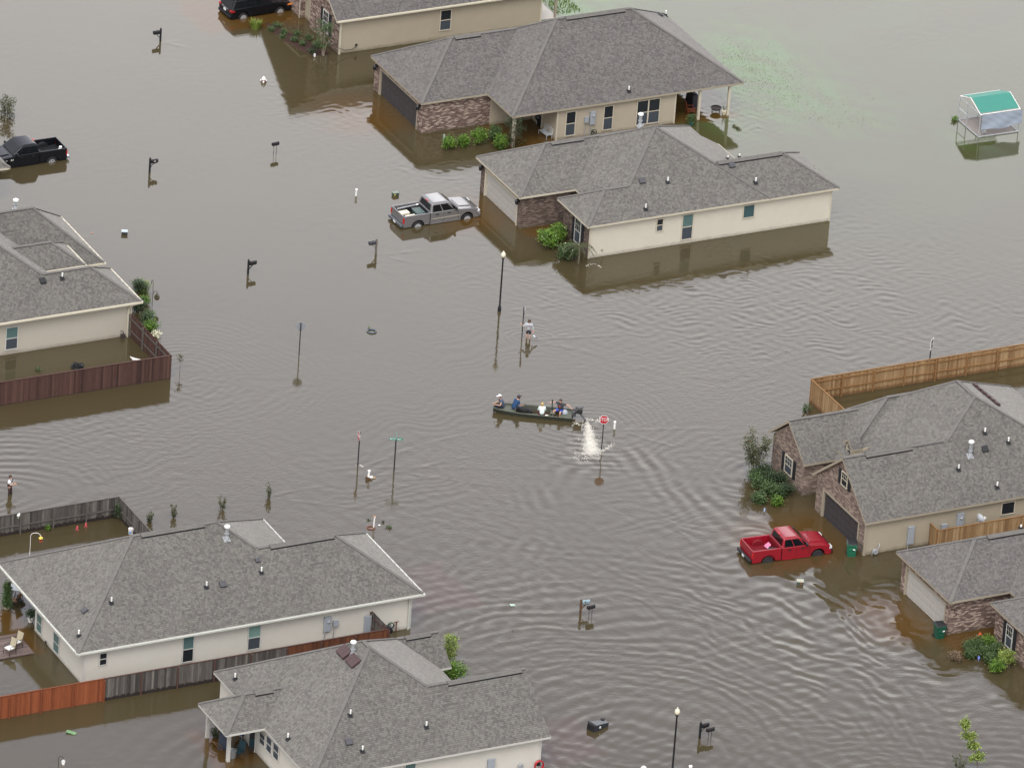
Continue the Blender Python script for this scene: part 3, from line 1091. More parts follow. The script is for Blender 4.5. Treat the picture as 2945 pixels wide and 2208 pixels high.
def lantern(root, x, y, z):
    m = MB()
    m.box(x - .05, x, y - .07, y + .07, z - .12, z + .12)
    m.tube([(x - .04, y, z + .05), (x - .16, y, z + .14), (x - .2, y, z + .1)], .02, 6)
    m.lathe((x - .2, y, z - .3), [(.04, 0), (.11, .04), (.13, .3), (.15, .31), (.03, .42)], 8)
    m.build('lantern', BLACK, root)

def core(root, x0, x1, y0, y1, z1, m):
    b = MB()
    b.box(x0, x1, y0, y1, -.5, z1)
    b.build('wall', m, root)

def gutter(root, a, b, z, m, n=(0, -1), studs=True):
    a, b = Vector(a), Vector(b)
    nn = Vector(n)
    mb = MB()
    A, B = a + nn * .06, b + nn * .06
    mb.bar((A.x, A.y, z - .085), (B.x, B.y, z - .085), .1, .11)
    if studs:
        L = (b - a).length
        k = int(L / .62)
        for i in range(k):
            p = a + (b - a) * ((i + .5) / k) + nn * .05
            mb.box(p.x - .035, p.x + .035, p.y - .035, p.y + .035, z - .03, z + .012)
    mb.build('gutter', m, root)

def downspout(root, x, y, z1, m, w=.09):
    b = MB()
    b.box(x - w / 2, x + w / 2, y - w / 2, y + w / 2, -.4, z1)
    b.obox((x, y, z1), (w * 1.4, w * 1.4, .12))
    b.build('downspout', m, root)

def post(root, x, y, z1, m, w=.16):
    b = MB()
    b.box(x - w / 2, x + w / 2, y - w / 2, y + w / 2, -.5, z1)
    b.box(x - w / 2 - .025, x + w / 2 + .025, y - w / 2 - .025, y + w / 2 + .025, z1 - .16, z1 - .02)
    b.build('porch_post', m, root)

def meter_box(root, face, x, y, z, w, h, m_=None, meter=True):
    b = MB()
    b.box(x - w / 2, x + w / 2, y - .16, y - .003, z, z + h)
    b.box(x - w / 2 - .012, x + w / 2 + .012, y - .172, y - .02, z + h - .03, z + h + .012)
    o = b.build('meter_box', m_ or GREYBOX, root, bevel=.012)
    if meter:
        c = MB()
        c.lathe((x + .04, y - .16, z + h * .68), [(.09, 0), (.09, -.06), (.05, -.09)], 12, axis='y')
        c.build('meter_dial', GALV, o)
    t = MB()
    t.tube([(x - w * .3, y - .07, z), (x - w * .3, y - .07, -.3)], .028, 8)
    t.build('conduit', GALV, o)

def nsl(axis, sgn, p):
    """normal of a slope: rising towards +axis for sgn=-1 (a face looking to -axis)"""
    return (0, sgn, 1 / p * 1.0) if axis == 'y' else (sgn, 0, 1 / p)
def slope_y(y0, z, p):      # face looking to -y, eave at y0
    n = Vector((0, -p, 1))
    return tuple(n), z - p * y0
def slope_xn(x0, z, p):     # face looking to -x
    return (-p, 0, 1), z - p * x0
def slope_xp(x1, z, p):     # face looking to +x
    return (p, 0, 1), z + p * x1

# ---- house behind the silver truck's neighbour: brick garage, dark door, deep hipped roof
H = thing('house', 'tan house with mottled brick garage, dark garage door and a back porch on posts', 'house', (22, 39, 0))
roof(H, [dict(x0=16.0, x1=34.3, y0=32.87, y1=45.25, z=2.54, p=.64, vent=(22.9, 27.6)),
         dict(x0=10.82, x1=22, y0=36.85, y1=45.2, z=2.54, p=.64, ends='hg', vent=(15.2, 17.2))], SH_BROWN, TRIM_T)
core(H, 16.4, 29.0, 37.0, 44.9, 2.4, SD_BEIGE)
core(H, 19.75, 29.0, 33.2, 37.5, 2.4, SD_BEIGE)
core(H, 11.5, 18.4, 37.14, 44.87, 2.35, SD_BEIGE)
siding(H, SD_BEIGE, (19.72, 33.15), (29.06, 33.15), -.35, 2.42, TRIM_C)
siding(H, SD_BEIGE, (19.7, 36.9), (19.7, 33.2), -.35, 2.42)
siding(H, SD_BEIGE, (16.4, 36.95), (19.7, 36.95), -.35, 2.42)
siding(H, SD_BEIGE, (29.03, 33.2), (29.03, 44.8), -.35, 2.42)
garage_front(H, 11.08, 37.1, 44.95, 2.44, BR_MIX, DOOR_D, TRIM_T, (.75, .85))
bk = MB(); bricks(bk, (11.08, 37.1), (18.0, 37.1), -.4, 2.44); bk.build('brick_wall', BR_MIX, H, fix=False)
lantern(H, 11.06, 37.5, 2.0); lantern(H, 11.06, 44.55, 2.0)
window(H, 'y-', 33.13, Q(1470, 0, 472, 962), Q(1470, 0, 545, 1162), TRIM_C)
window(H, 'y-', 33.13, Q(1470, 0, 797, 912), Q(1470, 0, 867, 1112), TRIM_C)
window(H, 'y-', 33.13, Q(1470, 0, 1082, 868), Q(1470, 0, 1268, 1052), TRIM_C, kind='double')
post(H, 16.35, 33.2, 2.4, TRIM_C, .2)
for xx, yy in ((31.0, 33.15), (33.35, 33.12), (33.35, 44.6)):
    post(H, xx, yy, 2.4, TRIM_C, .17)
_p = on_plane(Q(1470, 0, 668, 1070), *yplane(33.1))
meter_box(H, 'y-', _p.x + .22, 33.12, _p.z, .42, 1.0)
_p = on_plane(Q(1470, 0, 625, 1055), *yplane(33.1))
meter_box(H, 'y-', _p.x + .16, 33.12, _p.z, .3, .42, meter=False)
pipe_vent(H, Q(1470, 0, 1012, 790), *slope_y(32.87, 2.54, .64))
pipe_vent(H, Q(1470, 0, 1330, 138), *slope_xp(34.3, 2.54, .64))
box_vent(H, Q(1470, 0, 1280, 135), *slope_xp(34.3, 2.54, .64), s=.35)
# glass door in the front recess
window_m(H, 'x-', 19.68, 35.3, 36.1, -.3, 2.1, TRIM_C, GLASS_D, GLASS_D)
pad = MB(); pad.box(28.6, 34.2, 33.0, 45.0, -.3, -.13); pad.build('porch_slab', mat('wet_concrete', (.42, .38, .34), .5), H)

# ---- cream house in the middle right
H = thing('house', 'cream sided house with white garage door and brick front beside the silver truck', 'house', (22, 21, 0))
roof(H, [dict(x0=14.88, x1=27.2, y0=15.13, y1=27.5, z=2.61, p=.59, capcut={(0, 0): .38, (1, 0): .5}),
         dict(x0=10.6, x1=21, y0=20.75, y1=27.67, z=2.61, p=.59, ends='hg', vent=(14.5, 17.0)),
         dict(x0=13.02, x1=17.2, y0=15.13, y1=19.85, axis='x', z=2.61, p=.59, ends='hg'),
         dict(x0=24.2, x1=32.58, y0=15.13, y1=21.25, z=2.61, p=.59, ends='gh', vent=(24.4, 29.4)),
         ], SH_GREY, TRIM_C)
rx = MB()
rx.poly([(26.9, 21.9, 2.78), (26.9, 25.8, 2.78), (28.65, 25.8, 2.12 - .37), (28.65, 22.0, 2.12 - .37)][::-1], [(21.9, 0), (25.8, 0), (25.8, 1.9), (22, 1.9)])
rx.box(28.66, 28.7, 22.0, 25.8, 1.6, 1.75, 1)
rx.build('porch_roof', [SH_GREY, TRIM_C], H, fix=False)
post(H, 28.4, 22.3, 1.7, TRIM_C, .14); post(H, 28.4, 25.5, 1.7, TRIM_C, .14)
core(H, 15.25, 26.8, 15.5, 27.2, 2.45, SD_CREAM)
core(H, 26, 32.0, 15.5, 20.9, 2.45, SD_CREAM)
core(H, 13.5, 16, 15.5, 19.5, 2.45, BR_DARK)
core(H, 11.6, 16, 21.1, 27.35, 2.4, SD_CREAM)
siding(H, SD_CREAM, (13.42, 15.45), (32.12, 15.45), -.35, 2.48, TRIM_C)
siding(H, SD_CREAM, (32.1, 15.5), (32.1, 20.9), -.35, 2.48)
garage_front(H, 10.95, 21.08, 27.38, 2.5, BR_DARK, DOOR_W, TRIM_C, (.55, .62))
bk = MB()
bricks(bk, (10.95, 21.08), (15.2, 21.08), -.4, 2.5)
bricks(bk, (13.42, 19.5), (13.42, 15.43), -.4, 2.5)
bricks(bk, (15.2, 21.1), (15.2, 19.4), -.4, 2.5)
bricks(bk, (15.2, 19.48), (13.42, 19.48), -.4, 2.5)
bk.build('brick_wall', BR_DARK, H, fix=False)
lantern(H, 10.93, 21.4, 2.05); lantern(H, 10.93, 27.1, 2.05)
window(H, 'y-', 15.43, Q(1470, 552, 1250, 232), Q(1470, 552, 1303, 335), TRIM_C)
window(H, 'y-', 15.43, Q(1470, 552, 1472, 195), Q(1470, 552, 1553, 402), TRIM_C, up=GLASS_T)
window(H, 'y-', 15.43, Q(1470, 552, 1995, 115), Q(1470, 552, 2088, 215), TRIM_C, up=mat('glass_teal_dark', (.05, .10, .11), .3), kind='fixed')
window_m(H, 'x-', 13.40, 16.75, 17.65, .35, 2.2, TRIM_W, GLASS_D, GLASS_S, 'grid', shutters=True)
for q in (Q(1360, 340, 2066, 685, .2712), Q(1360, 340, 1832, 970, .2712), Q(2205, 0, -95, 1575)):
    pipe_vent(H, q, *slope_y(15.13, 2.61, .59))
box_vent(H, Q(1360, 340, 1790, 672, .2712), *slope_y(15.13, 2.61, .59))
box_vent(H, Q(1470, 0, 1895, 1425), *slope_y(15.13, 2.61, .59))
flue(H, Q(1470, 0, 1108, 1085), *slope_xn(14.88, 2.61, .59))
pipe_vent(H, Q(1470, 0, 1862, 1372), *slope_xp(27.2, 2.61, .59), h=.3)
pipe_vent(H, Q(1470, 0, 1963, 1358), *slope_xp(27.2, 2.61, .59), h=.3)
hb = MB(); hb.obox((14.4, 15.36, .52), (.1, .12, .12)); hb.tube([(14.4, 15.35, .5), (14.4, 15.3, .42)], .02); hb.build('hose_bib', TRIM_T, H)

# ---- top house with the steep brick gable
H = thing('house', 'tan sided house with steep brick gable behind the mulch bed, top of view', 'house', (19, 57, 0))
roof(H, [dict(x0=10.84, x1=27.9, y0=50.9, y1=64.5, z=2.75, p=.72, ends='gh', axis='x'),
         dict(x0=11.0, x1=16, y0=56.8, y1=64.4, z=2.75, p=.6, ends='hg', axis='x')], SH_BROWN, TRIM_C)
core(H, 11.6, 27.2, 51.3, 64, 2.6, SD_TAN)
siding(H, SD_TAN, (11.25, 51.2), (27.4, 51.2), -.35, 2.68, TRIM_C)
siding(H, SD_TAN, (27.38, 51.25), (27.38, 64), -.35, 2.68)
bk = MB()
bricks(bk, (11.2, 56.0), (11.2, 51.18), -.4, 0, top=[(1, 2.6), (0, 6.05)])
bricks(bk, (11.2, 56.0), (12.6, 56.0), -.4, 3)
bricks(bk, (12.4, 57.6), (12.4, 56), -.4, 3)
bricks(bk, (11.2, 57.7), (12.6, 57.7), -.4, 2.6)
bricks(bk, (11.2, 63.0), (11.2, 57.7), -.4, 2.6)
bk.build('brick_wall', BR_MIX, H, fix=False)
window_m(H, 'x-', 11.18, 52.9, 53.8, .75, 2.45, TRIM_W, GLASS_D, GLASS_S, 'grid', shutters=True)
window(H, 'y-', 51.17, Q(735, 0, 1588, 90), Q(735, 0, 1676, 255), TRIM_C)
gutter(H, (10.9, 50.9), (27.9, 50.9), 2.75, GUT_C)
downspout(H, 11.28, 51.1, 2.45, GUT_C)
downspout(H, 11.22, 57.75, 2.6, GUT_C)
hb = MB(); hb.obox((12.6, 51.1, .55), (.12, .14, .14)); hb.tube([(12.6, 51.05, .5), (12.2, 50.95, .3), (11.6, 50.95, .35), (10.9, 50.9, .7)], .022); hb.build('hose_bib', BLACKP, H)
post(H, 29.0, 52.0, 2.6, TRIM_T, .16)
pad = MB(); pad.box(27.5, 29.2, 51.9, 60, -.1, .05); pad.build('porch_slab', mat('pale_concrete', (.5, .47, .43), .7), H)

# ---- left house with white gutters; its entry has a raised roof between the two wings
S_X, S_Y0, S_Y1 = -22.91, 18.58, 22.2
H = thing('house', 'tan sided house with two hipped front wings and cream gutters above the brown fence', 'house', (-30, 21, 0))
roof(H, [dict(x0=-46, x1=-24.2, y0=14.3, y1=28.0, z=2.65, p=.655, capcut={(1, 0): .39}),
         dict(x0=-34, x1=-20.66, y0=20.45, y1=27.97, z=2.65, p=.78, ends='gh'),
         dict(x0=-26.8, x1=-20.66, y0=14.3, y1=19.6, z=2.65, p=.655, ends='gh', axis='x'),
         dict(x0=-30, x1=S_X, y0=S_Y0, y1=S_Y1, z=3.7, p=.64, ends='gh', axis='x')], SH_GREY, TRIM_C)
core(H, -45, -24.6, 14.75, 27.6, 2.45, SD_WHITE)
core(H, -30, -21.3, 14.9, 19.2, 2.45, SD_WHITE)
core(H, -30, -21.1, 21, 27.6, 2.45, BR_DARK)
siding(H, mat('siding_putty', (.46, .425, .36), .6, var=.05, tide=.4), (-44, 14.72), (-21.2, 14.72), -.35, 2.5, TRIM_C)
bk = MB(); bricks(bk, (-21.2, 14.72), (-21.2, 19.3), -.4, 2.5); bricks(bk, (-24, 20.9), (-21.0, 20.9), -.4, 2.5); bricks(bk, (-21.0, 20.9), (-21.0, 27.6), -.4, 2.5); bk.build('brick_wall', BR_DARK, H, fix=False)
gutter(H, (-20.66, 14.3), (-20.66, 19.6), 2.65, GUT_C, (1, 0)); gutter(H, (-20.66, 20.45), (-20.66, 27.97), 2.65, GUT_C, (1, 0)); gutter(H, (S_X, S_Y0), (S_X, S_Y1), 3.7, GUT_C, (1, 0)); gutter(H, (-26, S_Y0), (S_X + .05, S_Y0), 3.7, GUT_C, (0, -1), False)
gutter(H, (-45, 14.3), (-20.6, 14.3), 2.65, GUT_C, (0, -1), False); gutter(H, (-24, 20.45), (-20.6, 20.45), 2.65, GUT_C, (0, -1), False)
gt = MB(); gt.tube([(-20.9, 14.35, 2.5), (-21.1, 14.5, 2.35), (-21.45, 14.62, 2.1), (-21.45, 14.62, -.3)], .07, 8); gt.build('downspout', GUT_C, H)
window(H, 'y-', 14.70, Q(0, 552, 48, 1165), Q(0, 552, 150, 1345), TRIM_W, up=GLASS_T)
pipe_vent(H, Q(0, 552, 535, 745), *slope_y(14.3, 2.65, .68))
box_vent(H, Q(0, 552, 365, 768), *slope_y(14.3, 2.65, .68), BLACKP)
lt = MB(); lt.ball((-21.4, 14.5, 2.33), .07); lt.build('eave_lamp', mat('lamp_cream', (.9, .7, .4), .4), H)
ft = MB(); ft.box(-21.95, -21.7, 14.4, 14.6, 0, .3); ft.tube([(-21.8, 14.5, .3), (-21.8, 14.5, .5), (-22.0, 14.5, .55)], .025); ft.build('spigot', mat('dark_pipe', (.06, .05, .05), .5), H)

flue(H, Q(0, 552, 133, 152), (0, 0, 1), 5.5, h=.75)

# ---- corner of a house at the left edge
H = thing('house', 'corner of a brick house with grey shingles cut by the left edge', 'house', (-28, 42, 0))
roof(H, [dict(x0=-36, x1=-20.82, y0=36.15, y1=48, z=2.6, p=.62)], SH_GREY, TRIM_C)
core(H, -35.5, -21.6, 36.7, 47.5, 2.4, BR_DARK)
bk = MB(); bricks(bk, (-35, 36.55), (-21.5, 36.55), -.4, 2.46); bricks(bk, (-21.5, 36.55), (-21.5, 47.5), -.4, 2.46); bk.build('brick_wall', BR_DARK, H, fix=False)

# ---- white sided house, lower left
H = thing('house', 'white sided house with white gutters and patio, lower left, behind the plank fence', 'house', (-33, -23, 0))
roof(H, [dict(x0=-44.05, x1=-25.9, y0=-28.77, y1=-16.35, z=2.55, p=.635, vent=(-37.3, -33), capcut={(1, 0): .69}),
         dict(x0=-30.1, x1=-20.5, y0=-28.77, y1=-20.2, z=2.55, p=.635, ends='gh', vent=(-29.3, -24.9))], SH_GREY, TRIM_W)
core(H, -43.3, -26.4, -28.3, -22.2, 2.38, SD_WHITE)
core(H, -41.5, -26.4, -23, -16.9, 2.38, SD_WHITE)
core(H, -30, -21.4, -28.2, -20.8, 2.38, SD_WHITE)
siding(H, SD_WHITE, (-43.45, -28.42), (-21.15, -28.42), -.35, 2.42, TRIM_W)
_e = g(*Q(0, 1656, 280, 470))
siding(H, SD_WHITE, (-43.45, _e.y), (-43.45, -28.38), -.35, 2.42)
siding(H, SD_WHITE, (-41.6, -16.9), (-41.6, _e.y), -.35, 2.42)
bk = MB(); bricks(bk, (-21.15, -28.4), (-21.15, -20.8), -.4, 2.4); bk.build('brick_wall', BR_MIX, H, fix=False)
gutter(H, (-44.05, -16.4), (-44.05, -28.8), 2.55, GUT_W, (-1, 0)); gutter(H, (-20.5, -28.8), (-20.5, -20.2), 2.55, GUT_W, (1, 0)); gutter(H, (-25.9, -20.2), (-25.9, -16.35), 2.55, GUT_W, (1, 0))
gutter(H, (-44.1, -28.8), (-20.4, -28.8), 2.55, GUT_W, (0, -1), False)
downspout(H, -21.3, -28.52, 2.4, GUT_W)
window(H, 'y-', -28.44, Q(0, 1656, 852, 660), Q(0, 1656, 918, 760), TRIM_W, up=GLASS_D, low=GLASS_D)
window(H, 'y-', -28.44, Q(0, 1656, 1570, 520), Q(0, 1656, 1660, 730), TRIM_W, up=GLASS_T, low=GLASS_D)
window(H, 'y-', -28.44, Q(0, 1656, 2132, 430), Q(735, 1656, 38, 620), TRIM_W, up=mat('glass_teal_pale', (.19, .31, .28), .35), low=GLASS_S)
for ya, yb in ((Q(0, 1656, 322, 300), Q(0, 1656, 362, 515)), (Q(0, 1656, 466, 465), Q(0, 1656, 510, 690))):
    window(H, 'x-', -43.47, ya, yb, TRIM_W, up=GLASS_T, low=GLASS_T)
post(H, -43.5, -16.9, 2.4, TRIM_W, .18)
for q in (Q(0, 1656, 1775, 100), Q(0, 1656, 957, 235), Q(735, 1104, 50, 1625)):
    pipe_vent(H, q, *slope_y(-28.77, 2.55, .635))
pipe_vent(H, Q(0, 1656, 676, 515), *slope_xn(-44.05, 2.55, .635))
box_vent(H, Q(0, 1656, 1912, 75), *slope_y(-28.77, 2.55, .635))
box_vent(H, Q(735, 1104, 15, 1518), *slope_y(-28.77, 2.55, .635), s=.3)
box_vent(H, Q(0, 1656, 732, 300), *slope_xn(-44.05, 2.55, .635))
flue(H, Q(0, 1104, 1948, 1335), *slope_y(-28.77, 2.55, .635))
for q, hh in ((Q(735, 1656, 580, 475), 1.0),):
    _p = on_plane(q, *yplane(-28.5))
    meter_box(H, 'y-', _p.x + .25, -28.46, _p.z, .48, hh)
_p = on_plane(Q(735, 1656, 662, 430), *yplane(-28.5)); meter_box(H, 'y-', _p.x + .18, -28.46, _p.z, .34, .4, meter=False)
_p = on_plane(Q(735, 1656, 928, 470), *yplane(-28.5)); meter_box(H, 'y-', _p.x + .22, -28.46, _p.z - .2, .44, 1.25, meter=False)
_p = on_plane(Q(735, 1656, 1205, 440), *yplane(-28.5)); hb = MB(); hb.tube([(_p.x, -28.56, -.3), (_p.x, -28.56, _p.z + .45)], .035); hb.tube([(_p.x - .15, -28.56, _p.z + .42), (_p.x + .15, -28.56, _p.z + .42)], .03); hb.build('standpipe', mat('rusty_pipe', (.16, .05, .03), .7), H)

# ---- house at the bottom with the covered porch
H = thing('house', 'house with big pyramid roof, two maroon roof vents and a porch on white posts', 'house', (-30, -41, 0))
roof(H, [dict(x0=-37.17, x1=-23.78, y0=-47.98, y1=-33.78, z=2.6, p=.66, capcut={(0, 1): .6, (1, 1): .32}),
         dict(x0=-27.7, x1=-21.1, y0=-47.98, y1=-40.0, z=2.6, p=.66, ends='gg', vent=(-26.4, -21.4), axis='x'),
         dict(x0=-39.72, x1=-33, y0=-41.25, y1=-37.1, z=2.6, p=.66, ends='hg', vent=(-37.0, -35.8)),
         dict(x0=-25.85, x1=-23.0, y0=-38.05, y1=-33.8, z=2.6, p=.66, ends='gg', axis='x', vent=(-25.3, -23.6))], SH_GREY, TRIM_W)
core(H, -36.75, -24.4, -47.4, -34.2, 2.4, SD_WHITE)
core(H, -30, -21.7, -47.4, -40.6, 2.5, SD_WHITE)
core(H, -30, -23.6, -37.6, -34.3, 2.5, BR_DARK)
siding(H, SD_WHITE, (-36.85, -47.55), (-21.55, -47.55), -.35, 2.45, TRIM_W)
siding(H, SD_WHITE, (-36.85, -34.2), (-36.85, -47.5), -.35, 2.45)
bk = MB(); bricks(bk, (-21.55, -47.5), (-21.55, -40.5), -.4, 0, top=[(1, 2.5), (.5, 4.9), (0, 2.5)]); bricks(bk, (-23.5, -37.6), (-23.5, -34.3), -.4, 0, top=[(1, 2.5), (.5, 3.6), (0, 2.5)]); bk.build('brick_wall', BR_MIX, H, fix=False)
for a, b in (((40, 1322), (82, 1478)), ((100, 1352), (140, 1545)), ((158, 1412), (200, 1605))):
    window(H, 'x-', -36.88, Q(735, 1656, *a), Q(735, 1656, *b), TRIM_W, up=GLASS_S, low=GLASS_S)
window_m(H, 'x-', -36.88, -39.6, -38.7, -.35, 2.05, TRIM_W, GLASS_D, GLASS_D, 'fixed')
post(H, -38.9, -36.95, 2.45, TRIM_W, .2); post(H, -38.92, -40.05, 2.45, TRIM_W, .2)
post(H, -39.3, -40.85, 2.45, TRIM_W, .2) if False else None
window(H, 'y-', -47.57, Q(735, 1656, 1280, 1605), Q(735, 1656, 1368, 1790), TRIM_W, up=GLASS_T, low=GLASS_S)
_p = on_plane(Q(735, 1656, 1990, 1640), *yplane(-47.6)); meter_box(H, 'y-', _p.x + .22, -47.6, _p.z - .7, .46, 1.25, meter=False)
for q in (Q(560, 1800, 1320, 760, .339), Q(560, 1800, 1423, 1065, .339), Q(560, 1800, 1965, 860, .339)):
    pipe_vent(H, q, *slope_y(-47.98, 2.6, .66))
for q in (Q(560, 1800, 342, 450, .339), Q(560, 1800, 790, 960, .339)):
    pipe_vent(H, q, *slope_xn(-37.17, 2.6, .66))
box_vent(H, Q(560, 1800, 1305, 985, .339), *slope_y(-47.98, 2.6, .66))
MAROON = mat('vent_maroon', (.075, .042, .045), .6)
for q in (Q(560, 1800, 1275, 225, .339), Q(560, 1800, 1350, 300, .339)):
    p = on_plane(q, *slope_xn(-37.17, 2.6, .66))
    m = MB()
    nx = Vector((-.66, 0, 1)).normalized()
    for k in (-1, 0, 1):
        m.obox(p + nx * .12 + Vector((0, .34 * k, 0)), (.75, .33, .2), ry=-math.atan(.66))
    m.build('turtle_vent', MAROON, H, bevel=.05)
flue(H, Q(560, 1800, 1340, 245, .339), *slope_xn(-37.17, 2.6, .66))
_p = on_plane(Q(1470, 1656, 75, 1620), *yplane(-47.6))
gm = MB(); gm.lathe((_p.x, -47.75, _p.z), [(.14, -.1), (.17, 0), (.14, .1)], 12, axis='y'); gm.tube([(_p.x - .3, -47.7, -.4), (_p.x - .3, -47.7, .35), (_p.x, -47.75, .4), (_p.x + .2, -47.75, .45), (_p.x + .2, -47.65, .45)], .035); gm.build('gas_meter', GALV, H)
pad = MB(); pad.box(-39.6, -36.9, -41.1, -37.2, -.4, -.12); pad.build('porch_slab', mat('wet_concrete', (.42, .38, .34), .5), H)

# ---- house of the red truck, two brick gables
H = thing('house', 'tan sided house with two brick gables, dark garage door and dormer behind the red truck', 'house', (20, -22, 0))
roof(H, [dict(x0=12.9, x1=29.15, y0=-29.52, y1=-15.4, z=2.5, p=.80, axis='y', bc=21.27, zr=7.1, la=-23.77, ra=-21.45, capcut={(0, 0): .64, (1, 0): .66, (0, 1): .3}),
         dict(x0=10.57, x1=17.9, y0=-29.52, y1=-22.2, z=2.5, p=.80, ends='gg', axis='x', vent=(12.2, 15.6)),
         dict(x0=13.3, x1=22, y0=-21.6, y1=-16.2, z=2.9, p=.836, ends='hg', axis='x', la=17.4, bc=-19.25, zr=5.5),
         dict(x0=10.67, x1=16.5, y0=-20.95, y1=-15.87, z=2.5, p=.79, ends='gg', axis='x'),
         dict(x0=26, x1=40, y0=-29.52, y1=-22, z=2.5, p=.80, ends='gh', axis='x')], SH_GREY, TRIM_T)
core(H, 15.5, 28.7, -29.1, -15.9, 2.35, SD_TAN)
core(H, 12.2, 20, -29.05, -22.6, 2.35, SD_TAN)
core(H, 11.2, 20, -20.6, -16.4, 2.35, BR_TAN)
core(H, 27, 39.5, -29.1, -22.4, 2.35, SD_TAN)
siding(H, SD_TAN, (10.8, -29.22), (39.6, -29.22), -.35, 2.42, TRIM_T)
_zg = lambda y: 2.5 - .17 + .80 * (3.66 - abs(y + 25.86))
garage_front(H, 10.78, -29.2, -22.6, 2.3, BR_TAN, DOOR_D, TRIM_T, (.8, .85), top=[(-28.4, 2.3), (-29.2, 2.3), (-29.2, _zg(-29.2)), (-25.86, _zg(-25.86)), (-22.6, _zg(-22.6)), (-22.6, 2.3), (-23.45, 2.3)], zdoor=2.0)
bk = MB()
bricks(bk, (10.88, -16.3), (10.88, -20.65), -.4, 0, top=[(1, 2.5), (.49, 4.2), (0, 2.5)])
bricks(bk, (10.88, -20.65), (14.4, -20.65), -.4, 2.42)
bricks(bk, (14.3, -20.6), (14.3, -22.6), -.4, 2.42)
bricks(bk, (14.3, -22.58), (10.78, -22.58), -.4, 2.3)
bk.build('brick_wall', BR_TAN, H, fix=False)
window(H, 'x-', 10.86, Q(2190, 1090, 205, 625, .3413), Q(2190, 1090, 255, 830, .3413), TRIM_C, up=GLASS_S, low=GLASS_S, kind='grid', shutters=True)
window(H, 'x-', 10.76, Q(2190, 1090, 683, 765, .3413), Q(2190, 1090, 722, 930, .3413), TRIM_C, up=GLASS_D, low=GLASS_D, kind='grid', shutters=True)
window(H, 'y-', -29.24, Q(2190, 1090, 2022, 1040, .3413), Q(2190, 1090, 2128, 1128, .3413), TRIM_C, up=GLASS_D, kind='fixed')
# dormer over the entry
dm = MB()
bricks(dm, (13.7, -20.9), (13.7, -21.95), 2.35, 0, top=[(1, 3.6), (.5, 4.08), (0, 3.6)])
bricks(dm, (13.7, -21.95), (14.9, -21.95), 2.35, 3.6)
bricks(dm, (14.9, -20.9), (13.7, -20.9), 2.35, 3.6)
bricks(dm, (13.6, -16.5), (13.6, -22.1), 1.9, 2.9)
dm.build('dormer_wall', mat('stucco_beige', (.50, .43, .32), .7, var=.05), H, fix=False)
dr, dc = MB(), MB()
wing(dr, dc, 13.5, 14.3, -22.05, -20.8, 3.62, .85, 'gg', 'x')
o = dr.build('dormer_roof', [SH_GREY, TRIM_T], H, fix=False)
window_m(H, 'x-', 13.68, -21.72, -21.13, 2.95, 3.7, TRIM_C, GLASS_D, GLASS_D, 'grid')
er = MB()
er.poly([(12.6, -20.9, 2.35), (12.6, -18.6, 2.35), (14.9, -18.6, 3.15), (14.9, -20.9, 3.15)][::-1], [(0, 0), (2.3, 0), (2.3, 2.4), (0, 2.4)])
er.build('entry_roof', SH_GREY, H, fix=False) if False else None
for q in ((1882, 460), (2080, 540), (1660, 768), (1985, 915)):
    n, d0 = slope_y(-29.52, 2.5, .80)
    pipe_vent(H, Q(2190, 1090, q[0], q[1], .3413), n, d0)
box_vent(H, Q(2190, 1090, 1880, 592, .3413), *slope_y(-29.52, 2.5, .80), BLACKP)
flue(H, Q(2190, 1090, 1757, 650, .3413), *slope_y(-29.52, 2.5, .80), h=1.1)
for t in range(6):
    q = (1800 + t * 36, 65 + t * 30)
    p = on_plane(Q(2190, 1090, q[0], q[1], .3413), *slope_xp(29.15, 2.5, .584))
    m = MB(); m.obox(p + Vector((.05, 0, .1)), (.36, .42, .16), ry=math.atan(.584)); m.build('turtle_vent', MAROON, H, bevel=.04)
_p = on_plane(Q(2205, 1104, 1625, 1230), *yplane(-29.3)); meter_box(H, 'y-', _p.x + .25, -29.26, _p.z - .1, .5, 1.1)
_p = on_plane(Q(2205, 1104, 1200, 1375), *yplane(-29.3)); meter_box(H, 'y-', _p.x + .24, -29.26, _p.z, .46, 1.25, meter=False)
_p = on_plane(Q(2205, 1104, 1497, 1245), *yplane(-29.3)); meter_box(H, 'y-', _p.x + .2, -29.26, _p.z, .4, .34, meter=False)
_p = on_plane(Q(2205, 1104, 935, 1440), *yplane(-29.45))
gm = MB(); gm.lathe((_p.x, -29.42, _p.z), [(.17, -.12), (.2, 0), (.17, .12)], 12, axis='y'); gm.tube([(_p.x - .2, -29.4, -.3), (_p.x - .2, -29.4, .2), (_p.x, -29.42, .25)], .035); gm.tube([(_p.x + .1, -29.42, _p.z), (_p.x + .3, -29.4, _p.z + .35), (_p.x + .3, -29.3, .75)], .035); gm.build('gas_meter', GALV, H)
downspout(H, 10.86, -29.28, 2.2, TRIM_T, .07)

